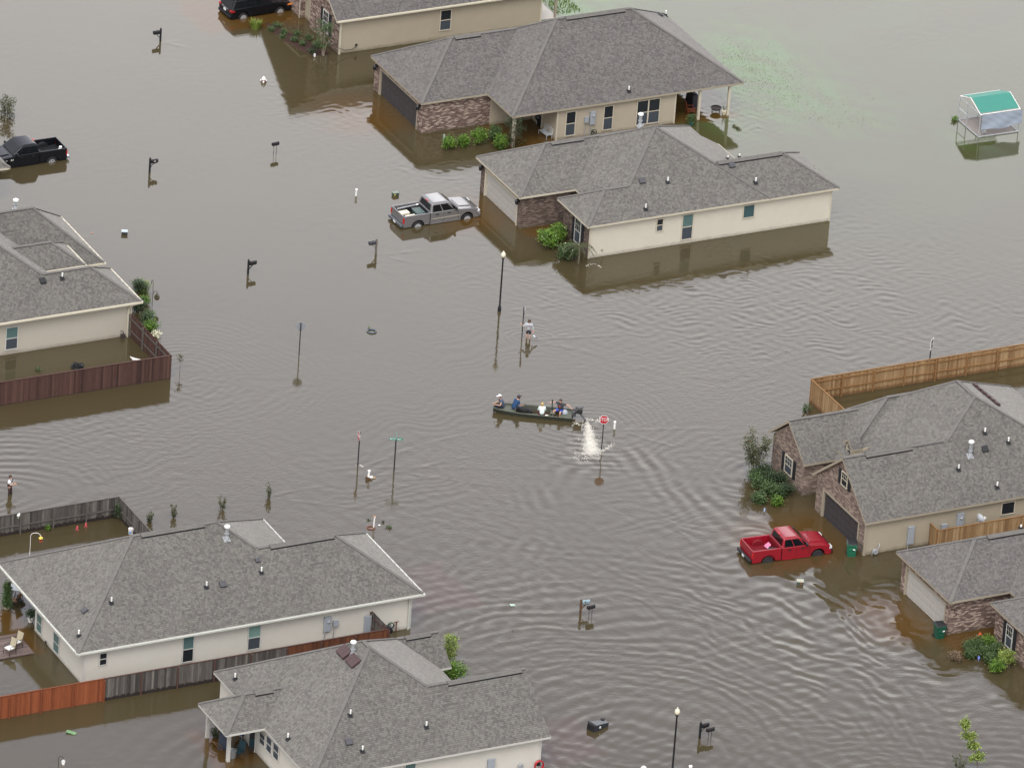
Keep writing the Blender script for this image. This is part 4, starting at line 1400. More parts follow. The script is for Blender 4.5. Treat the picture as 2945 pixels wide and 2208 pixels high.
# ---- lower right house
H = thing('house', 'brick house with white garage door and green bin, lower right corner', 'house', (19, -40, 0))
roof(H, [dict(x0=14.82, x1=27.0, y0=-46.6, y1=-33.8, z=2.6, p=.6, capcut={(0, 0): .38}),
         dict(x0=10.5, x1=21, y0=-40.87, y1=-33.75, z=2.6, p=.6, ends='hg', vent=(14.9, 17.6)),
         dict(x0=12.9, x1=17.2, y0=-46.6, axis='x', y1=-41.76, z=2.6, p=.6, ends='hg')], SH_BROWN, TRIM_T)
core(H, 15.2, 26.5, -46.2, -34.2, 2.4, SD_TAN)
core(H, 13.4, 16, -46.1, -42.2, 2.4, BR_TAN)
core(H, 11.4, 16, -40.4, -34.2, 2.4, SD_TAN)
garage_front(H, 10.77, -40.5, -34.2, 2.5, BR_MIX, DOOR_W, TRIM_T, (.5, .5))
bk = MB()
bricks(bk, (10.77, -40.5), (15.1, -40.5), -.4, 2.5)
bricks(bk, (13.2, -42.08), (13.2, -46.2), -.4, 2.5)
bricks(bk, (15.1, -40.5), (15.1, -42.1), -.4, 2.5)
bricks(bk, (15.1, -42.1), (13.2, -42.1), -.4, 2.5)
bk.build('brick_wall', BR_MIX, H, fix=False)
window(H, 'x-', 13.18, Q(2205, 1656, 2070, 400), Q(2205, 1656, 2105, 640), TRIM_W, up=GLASS_D, low=GLASS_S, kind='grid', shutters=True)
pipe_vent(H, Q(2205, 1104, 2185, 1245), *slope_y(-40.87, 2.6, .6), h=.3)

# ------------------------------------------------------------------ fences
FB_MAROON = board_mat('boards_maroon', (.036, .016, .013), (.075, .034, .027), (.112, .056, .044), wet_z=.05, wet_amp=.05, wet_mix=.6)
FB_CEDAR = board_mat('boards_cedar', (.18, .100, .044), (.31, .190, .090), (.47, .335, .185), wet=(.12, .045, .012), wet_z=.16, wet_amp=.16, wet_mix=.6)
FB_GREY = board_mat('boards_weathered', (.040, .036, .033), (.095, .085, .077), (.20, .185, .168), wet=(.018, .011, .009), wet_z=.2, wet_amp=.2, wet_mix=.95)
FB_RED = board_mat('boards_red_stain', (.155, .038, .012), (.235, .062, .020), (.30, .088, .032), wet_z=.0, wet_amp=.04, wet_mix=.5)
FB_RUST = board_mat('boards_rust_stain', (.075, .024, .010), (.125, .042, .018), (.175, .062, .026), wet_z=.0, wet_amp=.04, wet_mix=.5)
W_POST_G = mat('post_weathered', (.105, .095, .085), .85, var=.25)
W_POST_M = mat('post_maroon', (.085, .042, .034), .85, var=.25)
W_POST_C = mat('post_cedar', (.26, .135, .05), .85, var=.25)
W_POST_R = mat('post_red', (.185, .05, .018), .85, var=.2)
fr = random.Random(21)

def boards(root, a, b, ztop, m, w=.14, label=None, jit=.012):
    a, b = Vector(a[:2]), Vector(b[:2])
    L = (b - a).length
    n = max(1, int(L / w))
    d = (b - a) / L
    ang = math.atan2(d.y, d.x)
    mb = MB()
    for i in range(n):
        c = a + d * (L * (i + .5) / n)
        mb.t = max(0, min(1, fr.gauss(.5, .22)))
        z = ztop + fr.uniform(-jit, jit)
        mb.obox((c.x, c.y, (z - .5) / 2), (L / n - .006, .02, z + .5), rz=ang + fr.uniform(-.02, .02))
    o = mb.build('boards', m, root)
    if label:
        o['label'] = label
    return o

def fence_run(root, a, b, ztop, m, mp, side=0, rails=(.35, 1.25), posts=True, spacing=2.4, label=None, cap=True, pcol=None, first=0):
    boards(root, a, b, ztop, m, label=label)
    A, B = Vector(a[:2]), Vector(b[:2])
    d = (B - A).normalized()
    n = Vector((-d.y, d.x)) * side
    for z in rails:
        r = MB()
        r.bar((A.x + n.x * .045, A.y + n.y * .045, z), (B.x + n.x * .045, B.y + n.y * .045, z), .04, .085)
        r.build('rail', mp, root)
    if cap:
        r = MB()
        r.bar((A.x, A.y, ztop + .025), (B.x, B.y, ztop + .025), .09, .03)
        r.build('top_rail', mp, root)
    if posts:
        L = (B - A).length
        k = max(1, round(L / spacing))
        for i in range(first, k + 1):
            p = A + d * (L * i / k) + n * .1
            q = MB()
            q.box(p.x - .045, p.x + .045, p.y - .045, p.y + .045, -.5, ztop - .04)
            q.build('post', pcol or mp, root)

_c = g(490, 1089)
Fn = thing('fence', 'dark maroon plank fence below the left house, turning a corner to its wall', 'fence', (_c.x, _c.y, 0))
fence_run(Fn, (-34, _c.y), (_c.x, _c.y), 1.72, FB_MAROON, W_POST_M, 1)
fence_run(Fn, (_c.x, _c.y), (_c.x, 14.55), 1.72, FB_MAROON, W_POST_G, 1, rails=(.5, 1.35), cap=False, first=1)
_c = g(*Q(2205, 1104, 365, 145))
Fn = thing('fence', 'honey coloured cedar fence behind the house of the red truck', 'fence', (_c.x, _c.y, 0))
fence_run(Fn, (_c.x, _c.y), (_c.x + 26, _c.y), 1.6, FB_CEDAR, W_POST_C, -1, rails=(.62, 1.36))
fence_run(Fn, (_c.x, _c.y), (_c.x, -15.2), 1.6, FB_CEDAR, W_POST_C, 1, rails=(.4, 1.2), first=1)
_c = g(*Q(0, 1104, 1016, 1143))
Fn = thing('fence', 'grey weathered fence round the yard behind the white house, with a ragged wet edge', 'fence', (_c.x, _c.y, 0))
fence_run(Fn, (_c.x - 16, _c.y), (_c.x, _c.y), 1.45, FB_GREY, W_POST_G, -1, rails=(.62,))
fence_run(Fn, (_c.x, _c.y), (_c.x, -18.5), 1.45, FB_GREY, W_POST_G, -1, rails=(.62,), spacing=3)
_y = g(*Q(0, 1656, 400, 1160)).y
_x = [on_plane(Q(*q), *yplane(_y)).x for q in ((0, 1656, -200, 1200), (0, 1656, 885, 1075), (735, 1656, 265, 690), (735, 1656, 1140, 520))]
Fn = thing('fence', 'long plank fence below the white house, part red stained and part grey', 'fence', (_x[1], _y, 0))
fence_run(Fn, (_x[0], _y), (_x[1], _y), 1.56, FB_RED, W_POST_R, -1, rails=(), label='bright red stained boards')
fence_run(Fn, (_x[1], _y), (_x[2], _y), 1.56, FB_GREY, W_POST_M, -1, rails=(), label='grey weathered boards', first=1)
fence_run(Fn, (_x[2], _y), (_x[3], _y), 1.56, FB_RUST, W_POST_M, -1, rails=(), label='rust brown stained boards', first=1)
Fn = thing('fence', 'short weathered fence panel standing out from the white siding', 'fence', (_x[3], _y, 0))
fence_run(Fn, (_x[3] - .1, -28.5), (_x[3] - .1, _y + .1), 1.75, FB_GREY, W_POST_M, -1, rails=(.6, 1.4), spacing=4, cap=False)
_c = g(*Q(2205, 1104, 1475, 1260), 1.55)
Fn = thing('fence', 'orange cedar fence below the satellite dish beside the tan siding', 'fence', (_c.x, _c.y, 0))
fence_run(Fn, (_c.x, _c.y), (_c.x + 12, _c.y), 1.55, FB_CEDAR, W_POST_C, 1, rails=(.4,))
fence_run(Fn, (_c.x, _c.y), (_c.x, -29.3), 1.55, FB_CEDAR, W_POST_C, -1, rails=(.4,), spacing=3, first=1)

# ------------------------------------------------------------------ plants
LF_BRIGHT = leaf_mat('leaves_bright', (.035, .085, .008), (.15, .27, .025))
LF_MID = leaf_mat('leaves_mid', (.022, .050, .014), (.085, .140, .040))
LF_DARK = leaf_mat('leaves_dark', (.012, .026, .012), (.050, .085, .030))
LF_LIME = leaf_mat('leaves_lime', (.09, .14, .02), (.28, .36, .07))
LF_OLIVE = leaf_mat('leaves_olive', (.035, .042, .018), (.11, .12, .05))
LF_DRY = leaf_mat('leaves_dry', (.09, .06, .035), (.22, .15, .09))
BARK = mat('bark', (.16, .125, .095), .9, var=.3)
BARK_P = mat('bark_pale', (.30, .25, .19), .9, var=.25)
RED_F = mat('flower_red', (.55, .03, .04), .6)
pr = random.Random(77)

def leaf(mb, c, s, asp=.55):
    a, e, r = pr.uniform(0, 6.28), pr.uniform(-.5, 1.3), pr.uniform(-.6, .6)
    M = Matrix.Rotation(a, 3, 'Z') @ Matrix.Rotation(-e, 3, 'Y') @ Matrix.Rotation(r, 3, 'X')
    w = s * asp / 2
    pts = [c, c + M @ Vector((s * .5, w, 0)), c + M @ Vector((s, 0, -.1 * s)), c + M @ Vector((s * .5, -w, 0))]
    mb.poly(pts)

def clump(mb, c, r, n, size, bias=.0):
    """leaves through an ellipsoid, most of them near its ragged skin, tones changing by sprig"""
    c = Vector(c)
    n = int(n * 1.7)
    size *= 1.25
    k = max(4, n // 14)
    for i in range(k):
        d = Vector((pr.gauss(0, 1), pr.gauss(0, 1), pr.gauss(0, 1) + bias)).normalized()
        q = pr.uniform(.55, 1.08) if pr.random() < .85 else pr.uniform(.1, .6)
        p = c + Vector((d.x * r[0], d.y * r[1], d.z * r[2])) * q
        if p.z < .02:
            continue
        t = pr.uniform(.1, .95)
        for j in range(14):
            o = Vector((pr.gauss(0, 1), pr.gauss(0, 1), pr.gauss(0, 1))) * size * .9
            mb.t = max(0, min(1, t + pr.uniform(-.25, .25)))
            leaf(mb, p + o, size * pr.uniform(.7, 1.3))

def bush(loc, r, h, m, label, n=900, size=.11, group=None, name='bush', lobes=5, flowers=None):
    o = thing(name, label, 'bush', (loc.x, loc.y, 0), group=group)
    mb, st = MB(), MB()
    for i in range(lobes):
        a = 6.28 * i / lobes + pr.uniform(-.4, .4)
        q = r * .42 if lobes > 1 else 0
        rr = r * pr.uniform(.55, .75) if lobes > 1 else r
        cz = h * pr.uniform(.42, .62)
        c = (loc.x + math.cos(a) * q, loc.y + math.sin(a) * q, cz)
        clump(mb, c, (rr, rr, (h - cz) * 1.0), n // lobes, size, .35)
        st.tube([(loc.x, loc.y, -.3), (loc.x + math.cos(a) * q * .5, loc.y + math.sin(a) * q * .5, cz * .6), c], [.03, .022, .01], 5)
    mb.build('foliage', m, o, fix=False)
    st.build('stem', BARK, o)
    if flowers:
        f = MB()
        for i in range(flowers[1]):
            a = pr.uniform(0, 6.28)
            f.ball((loc.x + math.cos(a) * r * .7, loc.y + math.sin(a) * r * .7, h * pr.uniform(.6, .95)), .05, 6, 4)
        f.build('flower', flowers[0], o)
    return o

def tree(loc, h, crown_r, m, label, trunks=3, lean=(0, 0), base=.4, n=900, size=.09, name='small_tree', bark=BARK, thick=.035, flowers=None, up=1., cat='tree'):
    """slender tree: several stems from one foot, side limbs, leaf sprigs round the limb ends"""
    o = thing(name, label, cat, (loc.x, loc.y, 0))
    tr, cr = MB(), MB()
    ends = []
    for k in range(trunks):
        a = 6.28 * k / max(1, trunks) + pr.uniform(-.4, .4)
        sp = crown_r * (.55 if trunks > 1 else .1)
        pts = []
        for i in range(6):
            t = i / 5
            pts.append(Vector((loc.x + lean[0] * t * t + math.cos(a) * (sp * t ** 1.5 + .04), loc.y + lean[1] * t * t + math.sin(a) * (sp * t ** 1.5 + .04), -.4 + (h * .93 + .4) * t)))
        tr.tube(pts, [thick * (1 - .75 * i / 5) for i in range(6)], 6)
        for i in range(2 if base > .5 else 1, 6):
            t = i / 5
            if t < base - .15:
                continue
            for s_ in range(3):
                b = pr.uniform(0, 6.28)
                L = crown_r * pr.uniform(.35, .95) * (1.15 - t * .6)
                p0 = pts[i]
                p1 = p0 + Vector((math.cos(b) * L, math.sin(b) * L, L * .55 * up))
                tr.tube([p0, (p0 + p1) / 2 + Vector((0, 0, .05)), p1], [thick * .3, thick * .2, thick * .1], 4, cap=False)
                ends += [p1, (p0 + p1) / 2]
        ends.append(pts[-1])
    per = max(1, n // max(1, len(ends)) // 10)
    for p in ends:
        for q in range(per):
            c = p + Vector((pr.gauss(0, 1), pr.gauss(0, 1), pr.gauss(0, .8))) * crown_r * .13
            t = pr.uniform(.1, .95)
            for j in range(10):
                cr.t = max(0, min(1, t + pr.uniform(-.25, .25)))
                leaf(cr, c + Vector((pr.gauss(0, 1), pr.gauss(0, 1), pr.gauss(0, 1))) * size * .8, size * pr.uniform(.9, 1.7))
    tr.build('trunk', bark, o)
    cr.build('crown', m, o, fix=False)
    if flowers:
        f = MB()
        for p in pr.sample(ends, min(len(ends), flowers)):
            f.ball(p, .032, 6, 4)
        f.build('flower', RED_F, o)
    return o

def sprig(loc, h, m, label, n=8, spread=.25, name='drowned_shrub', size=.1, cat='plant', group=None, lean=0):
    o = thing(name, label, cat, (loc.x, loc.y, 0), group=group)
    st, lf = MB(), MB()
    for i in range(n):
        a = pr.uniform(0, 6.28)
        s_ = spread * pr.uniform(.3, 1)
        hh = h * pr.uniform(.55, 1)
        p0 = Vector((loc.x + pr.uniform(-.05, .05), loc.y + pr.uniform(-.05, .05), -.3))
        p1 = Vector((loc.x + math.cos(a) * s_ + lean * hh, loc.y + math.sin(a) * s_, hh))
        st.tube([p0, (p0 + p1) / 2 + Vector((0, 0, .06)), p1], [.016, .012, .006], 4)
        for k in range(10):
            t = pr.uniform(.4, 1.05)
            p = p0 + (p1 - p0) * t
            lf.t = pr.random()
            for j in range(3):
                leaf(lf, p + Vector((pr.gauss(0, .04), pr.gauss(0, .04), pr.gauss(0, .04))), size * pr.uniform(.8, 1.7), .45)
    st.build('stem', BARK, o)
    lf.build('leaves', m, o, fix=False)
    return o

def grass_clump(loc, h, r, m, label, n=260, name='ornamental_grass'):
    o = thing(name, label, 'grass clump', (loc.x, loc.y, 0))
    mb = MB()
    for i in range(n):
        a, q = pr.uniform(0, 6.28), r * math.sqrt(pr.random()) * .6
        p = Vector((loc.x + math.cos(a) * q, loc.y + math.sin(a) * q, -.1))
        L = h * pr.uniform(.6, 1.1)
        o_ = r * pr.uniform(.1, .8)
        d = Vector((math.cos(a), math.sin(a), 0))
        t = Vector((-d.y, d.x, 0)) * .016
        p1 = p + d * o_ * .4 + Vector((0, 0, L * .7))
        p2 = p + d * o_ + Vector((0, 0, L))
        mb.t = pr.random()
        mb.poly([p - t, p + t, p1 + t * .8, p1 - t * .8])
        mb.poly([p1 - t * .8, p1 + t * .8, p2])
    mb.build('blades', m, o, fix=False)
    return o

# bushes by the mottled brick garage
for i, (q, r, h, lb, m) in enumerate((((1660, 1275), .62, .95, 'round bright green bush nearest the brick garage corner, by a pale stake', LF_BRIGHT), ((1785, 1255), .5, .85, 'small bright green bush second from the pale stake', LF_BRIGHT),
        ((1915, 1235), .78, 1.2, 'largest bright green bush in the middle of the row by the brick wall', LF_BRIGHT), ((2055, 1205), .62, 1.1, 'green bush against the brick wall at the back of the row', LF_MID), ((2105, 1275), .55, 1.05, 'green bush at the right end of the row next to the dark shrub', LF_BRIGHT))):
    bush(g(*Q(735, 0, *q)), r * .8, h * .85, m, lb, 1000, .09, 'bushes beside the mottled brick garage')
tree(g(*Q(1470, 0, 15, 1265)), 2.2, .75, LF_DARK, 'dark leafy shrub with a few red blooms at the porch post', 4, n=900, flowers=6, name='crape_myrtle', base=.2)
grass_clump(g(735, 82), .75, .55, LF_LIME, 'pale green grass tuft beside the black car')
tree(g(*Q(735, 0, 580, 480)), 2.55, .75, LF_MID, 'crape myrtle with pale stems in the mulch bed by the brick gable', 3, n=1500, size=.085, base=.45, bark=BARK_P, thick=.05, name='crape_myrtle', flowers=3)
for i, (q, s_, lb) in enumerate((((185, 235), .24, 'small green shrub at the far end of the mulch bed'), ((137, 268), .18, 'tiny shrub at the left rim of the mulch bed, below the grass tuft'), ((247, 290), .2, 'low flat shrub in the upper middle of the mulch bed'), ((233, 330), .18, 'pale tiny shrub by the waterline of the mulch bed'), ((357, 310), .26, 'round shrub on the driveway side of the mulch bed'),
        ((335, 362), .27, 'shrub with dark red leaves below it in the mulch bed'), ((403, 395), .3, 'bright shrub in the middle of the mulch bed'), ((457, 345), .26, 'yellowish shrub next to the brick wall in the mulch bed'), ((525, 415), .33, 'biggest dark green shrub beside the crape myrtle stems'), ((487, 462), .3, 'dark flat shrub above the white oval yard sign'))):
    bush(g(*Q(735, 0, *q)), s_, s_ * 1.25, (LF_MID, LF_DARK)[i in (8, 9)], lb, 240, .07, 'small shrubs in the mulch bed', 'shrub', 3)
mu = MB()
ring = [(20, 165), (110, 170), (170, 195), (225, 250), (300, 275), (400, 330), (540, 385), (640, 440), (720, 500), (640, 520), (540, 512), (440, 480), (350, 430), (290, 390), (230, 360), (180, 320), (120, 280), (60, 225)]
rp_ = [g(*Q(735, 0, *q)) for q in ring]
cc = sum(rp_, Vector()) / len(rp_)
for i in range(len(rp_)):
    a, b = rp_[i], rp_[(i + 1) % len(rp_)]
    ia, ib = cc + (a - cc) * .72, cc + (b - cc) * .72
    mu.poly([(a.x, a.y, -.10), (b.x, b.y, -.10), (ib.x, ib.y, .035), (ia.x, ia.y, .035)])
    mu.poly([(ia.x, ia.y, .035), (ib.x, ib.y, .035), (cc.x, cc.y, .05)])
mu = tag(mu.build('mulch_bed', mat('mulch', (.042, .018, .013), .9, var=.5, scale=25, bump=1.)), 'dark red mulch bed rising out of the water by the brick gable', 'mulch bed', kind='structure')
tree(g(18, 338), 1.35, .6, LF_OLIVE, 'sparse grey green shrub standing in water at the left edge', 4, n=900, base=.2, name='drowned_shrub')
# bushes by the cream house
for q, r, h, m, lb in (((310, 470), .78, 1.15, LF_BRIGHT, 'big bright green bush left of the brick window wall'), ((395, 420), .68, 1.15, LF_BRIGHT, 'bright green bush touching the brick window wall'), ((480, 570), .72, 1.0, LF_MID, 'dark green bush with pale blooms beside the little palm')):
    bush(g(*Q(1470, 552, *q)), r, h, m, lb, 1200, .1, 'bushes in front of the cream house', flowers=(mat('flower_pale', (.7, .7, .5), .6), 4))
pm = thing('palm', 'small drooping palm at the corner of the cream siding', 'palm', tuple(g(*Q(1470, 552, 578, 615))))
b_ = g(*Q(1470, 552, 578, 615))
m = MB(); m.tube([b_ - Vector((0, 0, .4)), b_ + Vector((.03, 0, .6)), b_ + Vector((.0, 0, 1.3))], [.06, .05, .045], 8); m.build('trunk', BARK, pm)
m = MB()
for k in range(11):
    a = 6.28 * k / 11 + .2
    L = pr.uniform(.8, 1.25)
    d = Vector((math.cos(a), math.sin(a), 0)); s_ = Vector((-d.y, d.x, 0))
    pts = [b_ + Vector((0, 0, 1.3)) + d * L * t + Vector((0, 0, .75 * t - 1.15 * t * t)) for t in [i / 9 for i in range(10)]]
    m.tube(pts, [.018] * 10, 4)
    for i in range(2, 10):
        for sg in (-1, 1):
            m.t = pr.random()
            e = pts[i] + s_ * sg * .22 + d * .1 - Vector((0, 0, .12))
            m.poly([pts[i], pts[i] + d * .05, e])
m.build('fronds', LF_OLIVE, pm, fix=False)
# plants right of the left house
for q, r, h, m, lb in (((1190, 880), .55, 1.0, LF_DARK, 'dark round bush half hidden by the white gutter'), ((1180, 1020), .45, .9, LF_DARK, 'dark bush at the fence top beside the downspout'), ((1235, 965), .28, .45, LF_BRIGHT, 'little bright bush beside the gutter corner'), ((1270, 1130), .5, .85, LF_MID, 'grey green bush outside the maroon fence'), ((1290, 1195), .55, .6, LF_BRIGHT, 'feathery light green bush lowest along the maroon fence')):
    bush(g(*Q(0, 552, *q)), r, h, m, lb, 700, .09, 'bushes beside the left house')
grass_clump(g(*Q(0, 552, 1215, 850)), .8, .75, LF_LIME, 'yellow green grass clump beyond the white gutter')
f_ = g(*Q(0, 552, 1340, 1245)); bush(f_, .3, .35, mat('petals_cream', (.72, .70, .50), .6), 'cream flowering plant outside the maroon fence', 160, .08, name='flower_clump', lobes=3)
sprig(g(*Q(0, 552, 325, 1535)), .2, LF_MID, 'tiny green weed inside the maroon fence', 5, .2, size=.08)
tree(g(515, 1072), 1.25, .28, LF_OLIVE, 'thin sapling with a small tuft just right of the maroon fence', 1, n=220, base=.85, size=.08, name='sapling', thick=.022)
# drowned plants along the near shore of the street
for px, py, h, lb, ln in ((773, 1432, 1.0, 'dark bare shrub nearest the street name sign, standing in water', 0), (637, 1465, .9, 'thin stalk with a red bloom between two bare shrubs', .1), (500, 1487, .95, 'sparse drowned shrub above the grey fence', -.05), (430, 1500, .7, 'faint drowned twigs by the end of the grey fence', 0)):
    sprig(g(px, py), h, LF_OLIVE, lb, 8, .3, group='drowned shrubs along the verge')
bush(g(*Q(0, 1104, 1020, 1150)), .45, 1.0, LF_DARK, 'leafy potted shrub in the corner of the grey fence', 500, .09)
sprig(g(*Q(0, 1104, 405, 1255)), .3, LF_BRIGHT, 'small green seedling in front of the grey fence', 6, .15, size=.09)
# right hand houses
tree(g(*Q(2120, 1240, 185, 475, .2521)), 2.3, .95, LF_OLIVE, 'vase shaped crape myrtle with red tips left of the brick gable', 5, n=3200, size=.10, base=.55, thick=.04, name='crape_myrtle', flowers=7, up=1.5)
for q, r, h, m, lb in (((295, 520), .58, 1.2, LF_DARK, 'tallest dark shrub at the far end of the hedge, by the crape myrtle foot'), ((205, 560), .5, .85, LF_MID, 'shrub at the outer left of the hedge below the crape myrtle'), ((250, 640), .62, .9, LF_MID, 'rounded shrub facing the water in the hedge middle'), ((380, 600), .68, 1.1, LF_DARK, 'dark shrub against the brick gable wall'), ((480, 620), .62, 1.0, LF_DARK, 'dark shrub under the shuttered window'),
        ((350, 720), .68, .95, LF_MID, 'broad shrub in the near middle of the hedge'), ((450, 740), .6, .85, LF_MID, 'near shrub right of the broad one'), ((545, 720), .62, .9, LF_DARK, 'shrub closest to the brick corner and driveway'), ((240, 800), .55, .7, LF_MID, 'lowest shrub at the near left tip of the hedge'), ((452, 840), .34, .55, LF_BRIGHT, 'small lime green bush in front of the dark hedge')):
    bush(g(*Q(2120, 1240, *q, .2521)), r * .92, h * .78, m, lb, 800, .09, 'hedge shrubs by the brick gable')
for q, r, h, m, lb in (((1745, 640), .42, .7, LF_MID, 'shrub at the far left of the bed by the lower right house'), ((1810, 630), .42, .75, LF_MID, 'shrub just below the orange flower'), ((1890, 620), .5, .85, LF_BRIGHT, 'tallest bright shrub at the back of the lower right bed'), ((1750, 700), .42, .6, LF_MID, 'low shrub behind the blue yard sign'), ((1870, 700), .42, .7, LF_MID, 'shrub right of the blue yard sign'), ((1960, 680), .5, .85, LF_MID, 'shrub against the brick window wall'), ((1930, 755), .42, .7, LF_MID, 'near shrub below the middle of the bed'), ((1975, 820), .45, .7, LF_BRIGHT, 'nearest shrub at the tip of the bed'),
        ((2050, 770), .6, 1.05, LF_LIME, 'tall grey green shrub right under the shuttered window')):
    bush(g(*Q(2205, 1656, *q)), r, h, m, lb, 700, .085, 'shrubs by the lower right house')
bush(g(*Q(2205, 1656, 1625, 720)), .5, .4, LF_DRY, 'dry brown shrub at the left of the lower right bed', 500, .08)
tree(g(*Q(2205, 1656, 1810, 1690)), 3.6, .55, LF_LIME, 'wispy yellow green sapling bending left in the lower right corner', 1, lean=(-1.1, .4), n=2200, base=.42, size=.12, name='sapling', thick=.035, up=-.1)
sprig(g(*Q(2205, 1656, 1650, 1700)), 1.3, LF_OLIVE, 'bare brown shrub beside the wispy sapling', 14, .6)
tree(g(*Q(735, 1656, 1660, 760)), 1.9, .45, LF_LIME, 'upright yellow green shrub beside the gabled wing', 5, n=900, base=.15, size=.1, name='tall_shrub')
bush(g(*Q(735, 1656, 1710, 880)), .72, 1.0, LF_BRIGHT, 'wide yellow green bush behind the ridge of the porch house', 1200, .1)
sprig(g(*Q(2205, 1104, 330, 235)), .45, LF_MID, 'leafy weed floating at the foot of the cedar fence', 8, .4)
sprig(g(*Q(0, 1104, 1280, 1180)), .5, LF_OLIVE, 'thin weed outside the grey fence', 5, .25)
# grass tips breaking the surface in the yard, too many to count
gm_ = MB()
for (px, py, sx, sy, n) in ((2105, 165, 40, 28, 420), (2175, 210, 55, 32, 700), (2230, 265, 60, 28, 420), (2330, 300, 90, 25, 200), (2420, 345, 60, 15, 130), (1620, 40, 50, 40, 500), (2130, 330, 60, 30, 60)):
    for i in range(n):
        p = g(px + pr.gauss(0, sx), py + pr.gauss(0, sy))
        if p.x < 28.5 and 12 < p.y < 47 or p.y > 75:
            continue
        for k in range(2):
            a = pr.uniform(0, 6.28)
            q = p + Vector((pr.gauss(0, .08), pr.gauss(0, .08), 0))
            hh = pr.uniform(.02, .06)
            t = Vector((math.cos(a), math.sin(a), 0)) * .012
            gm_.t = pr.random()
            gm_.poly([(q - t), (q + t), (q.x + t.y * 3, q.y - t.x * 3, hh)])
tag(gm_.build('grass', LF_LIME, fix=False), 'green grass tips breaking the shallow water of the far yard', 'grass', kind='stuff')
lm = MB()
for i in range(3000):
    p = Vector((pr.uniform(27.9, 31.5), pr.uniform(52.5, 62), 0))
    if p.x < 29.4 and p.y < 60: continue
    a = pr.uniform(0, 6.28); t = Vector((math.cos(a), math.sin(a), 0)) * .03
    lm.t = pr.random(); lm.poly([p - t, p + t, (p.x + t.y * 2, p.y - t.x * 2, pr.uniform(.06, .16))])
tag(lm.build('lawn_grass', LF_BRIGHT, fix=False), 'bright lawn behind the porch slab of the top house', 'grass', kind='stuff')

# ------------------------------------------------------------------ vehicles
TYRE = mat('tyre', (.018, .018, .020), .85)
RIM = mat('rim_alloy', (.62, .63, .65), .3, .6)
RIM_D = mat('rim_dark', (.035, .035, .04), .4)
CHROME = mat('chrome', (.65, .66, .68), .2, .8)
AUTOGL = mat('auto_glass', (.006, .008, .010), .08, spec=.35)
TAIL = mat('tail_lamp', (.45, .012, .015), .25)
LAMPW = mat('head_lamp', (.62, .64, .66), .15)
PLATE = mat('plate', (.75, .76, .78), .5)

def quad_on(F, u0, u1, v0, v1, off, mb):
    """sub-rectangle of a four-point face, pushed off along its normal"""
    a, b, c, d_ = [Vector(p) for p in F]
    def at(u, v):
        return (a * (1 - u) + b * u) * (1 - v) + (d_ * (1 - u) + c * u) * v
    n = (b - a).cross(d_ - a).normalized()
    P = [at(u0, v0), at(u1, v0), at(u1, v1), at(u0, v1)]
    mb.poly([p + n * off for p in P])
    for i in range(4):
        p, q = P[i], P[(i + 1) % 4]
        mb.poly([p - n * .01, q - n * .01, q + n * off, p + n * off])

def wheel(root, x, y, r, rim):
    s = 1 if y > 0 else -1
    m = MB()
    m.lathe((x, y, r), [(r * .55, -.12), (r * .93, -.125), (r, -.08), (r, .08), (r * .93, .125), (r * .55, .12)], 22, axis='y')
    w = m.build('wheel', TYRE, root, local=True, smooth=False)
    m = MB()
    m.lathe((x, y + s * .125, r), [(r * .60, -.02), (r * .62, .02), (r * .56, .025), (r * .53, -.0)], 22, axis='y')
    for k in range(6):
        a = 6.28 * k / 6 + .3
        m.obox((x + math.cos(a) * r * .3, y + s * .135, r + math.sin(a) * r * .3), (r * .52, .03, r * .17), ry=-a)
    m.lathe((x, y + s * .13, r), [(r * .14, -.02), (r * .14, .03)], 10, axis='y')
    m.build('rim', rim, w, local=True)
    d = MB()
    d.lathe((x, y + s * .117, r), [(r * .55, -.01), (r * .55, .01)], 16, axis='y')
    d.build('brake_disc', DKGREY, w, local=True)

def arch_profile(x0, x1, zlo, zt, axles, ra, za):
    """bottom edge, left to right, with wheel arches cut in"""
    pts = [(x0, zlo)]
    for ax in axles:
        for k in range(9):
            t = math.pi - math.pi * k / 8
            pts.append((ax + ra * math.cos(t), max(zlo, za + ra * math.sin(t))))
    pts.append((x1, zlo))
    return pts

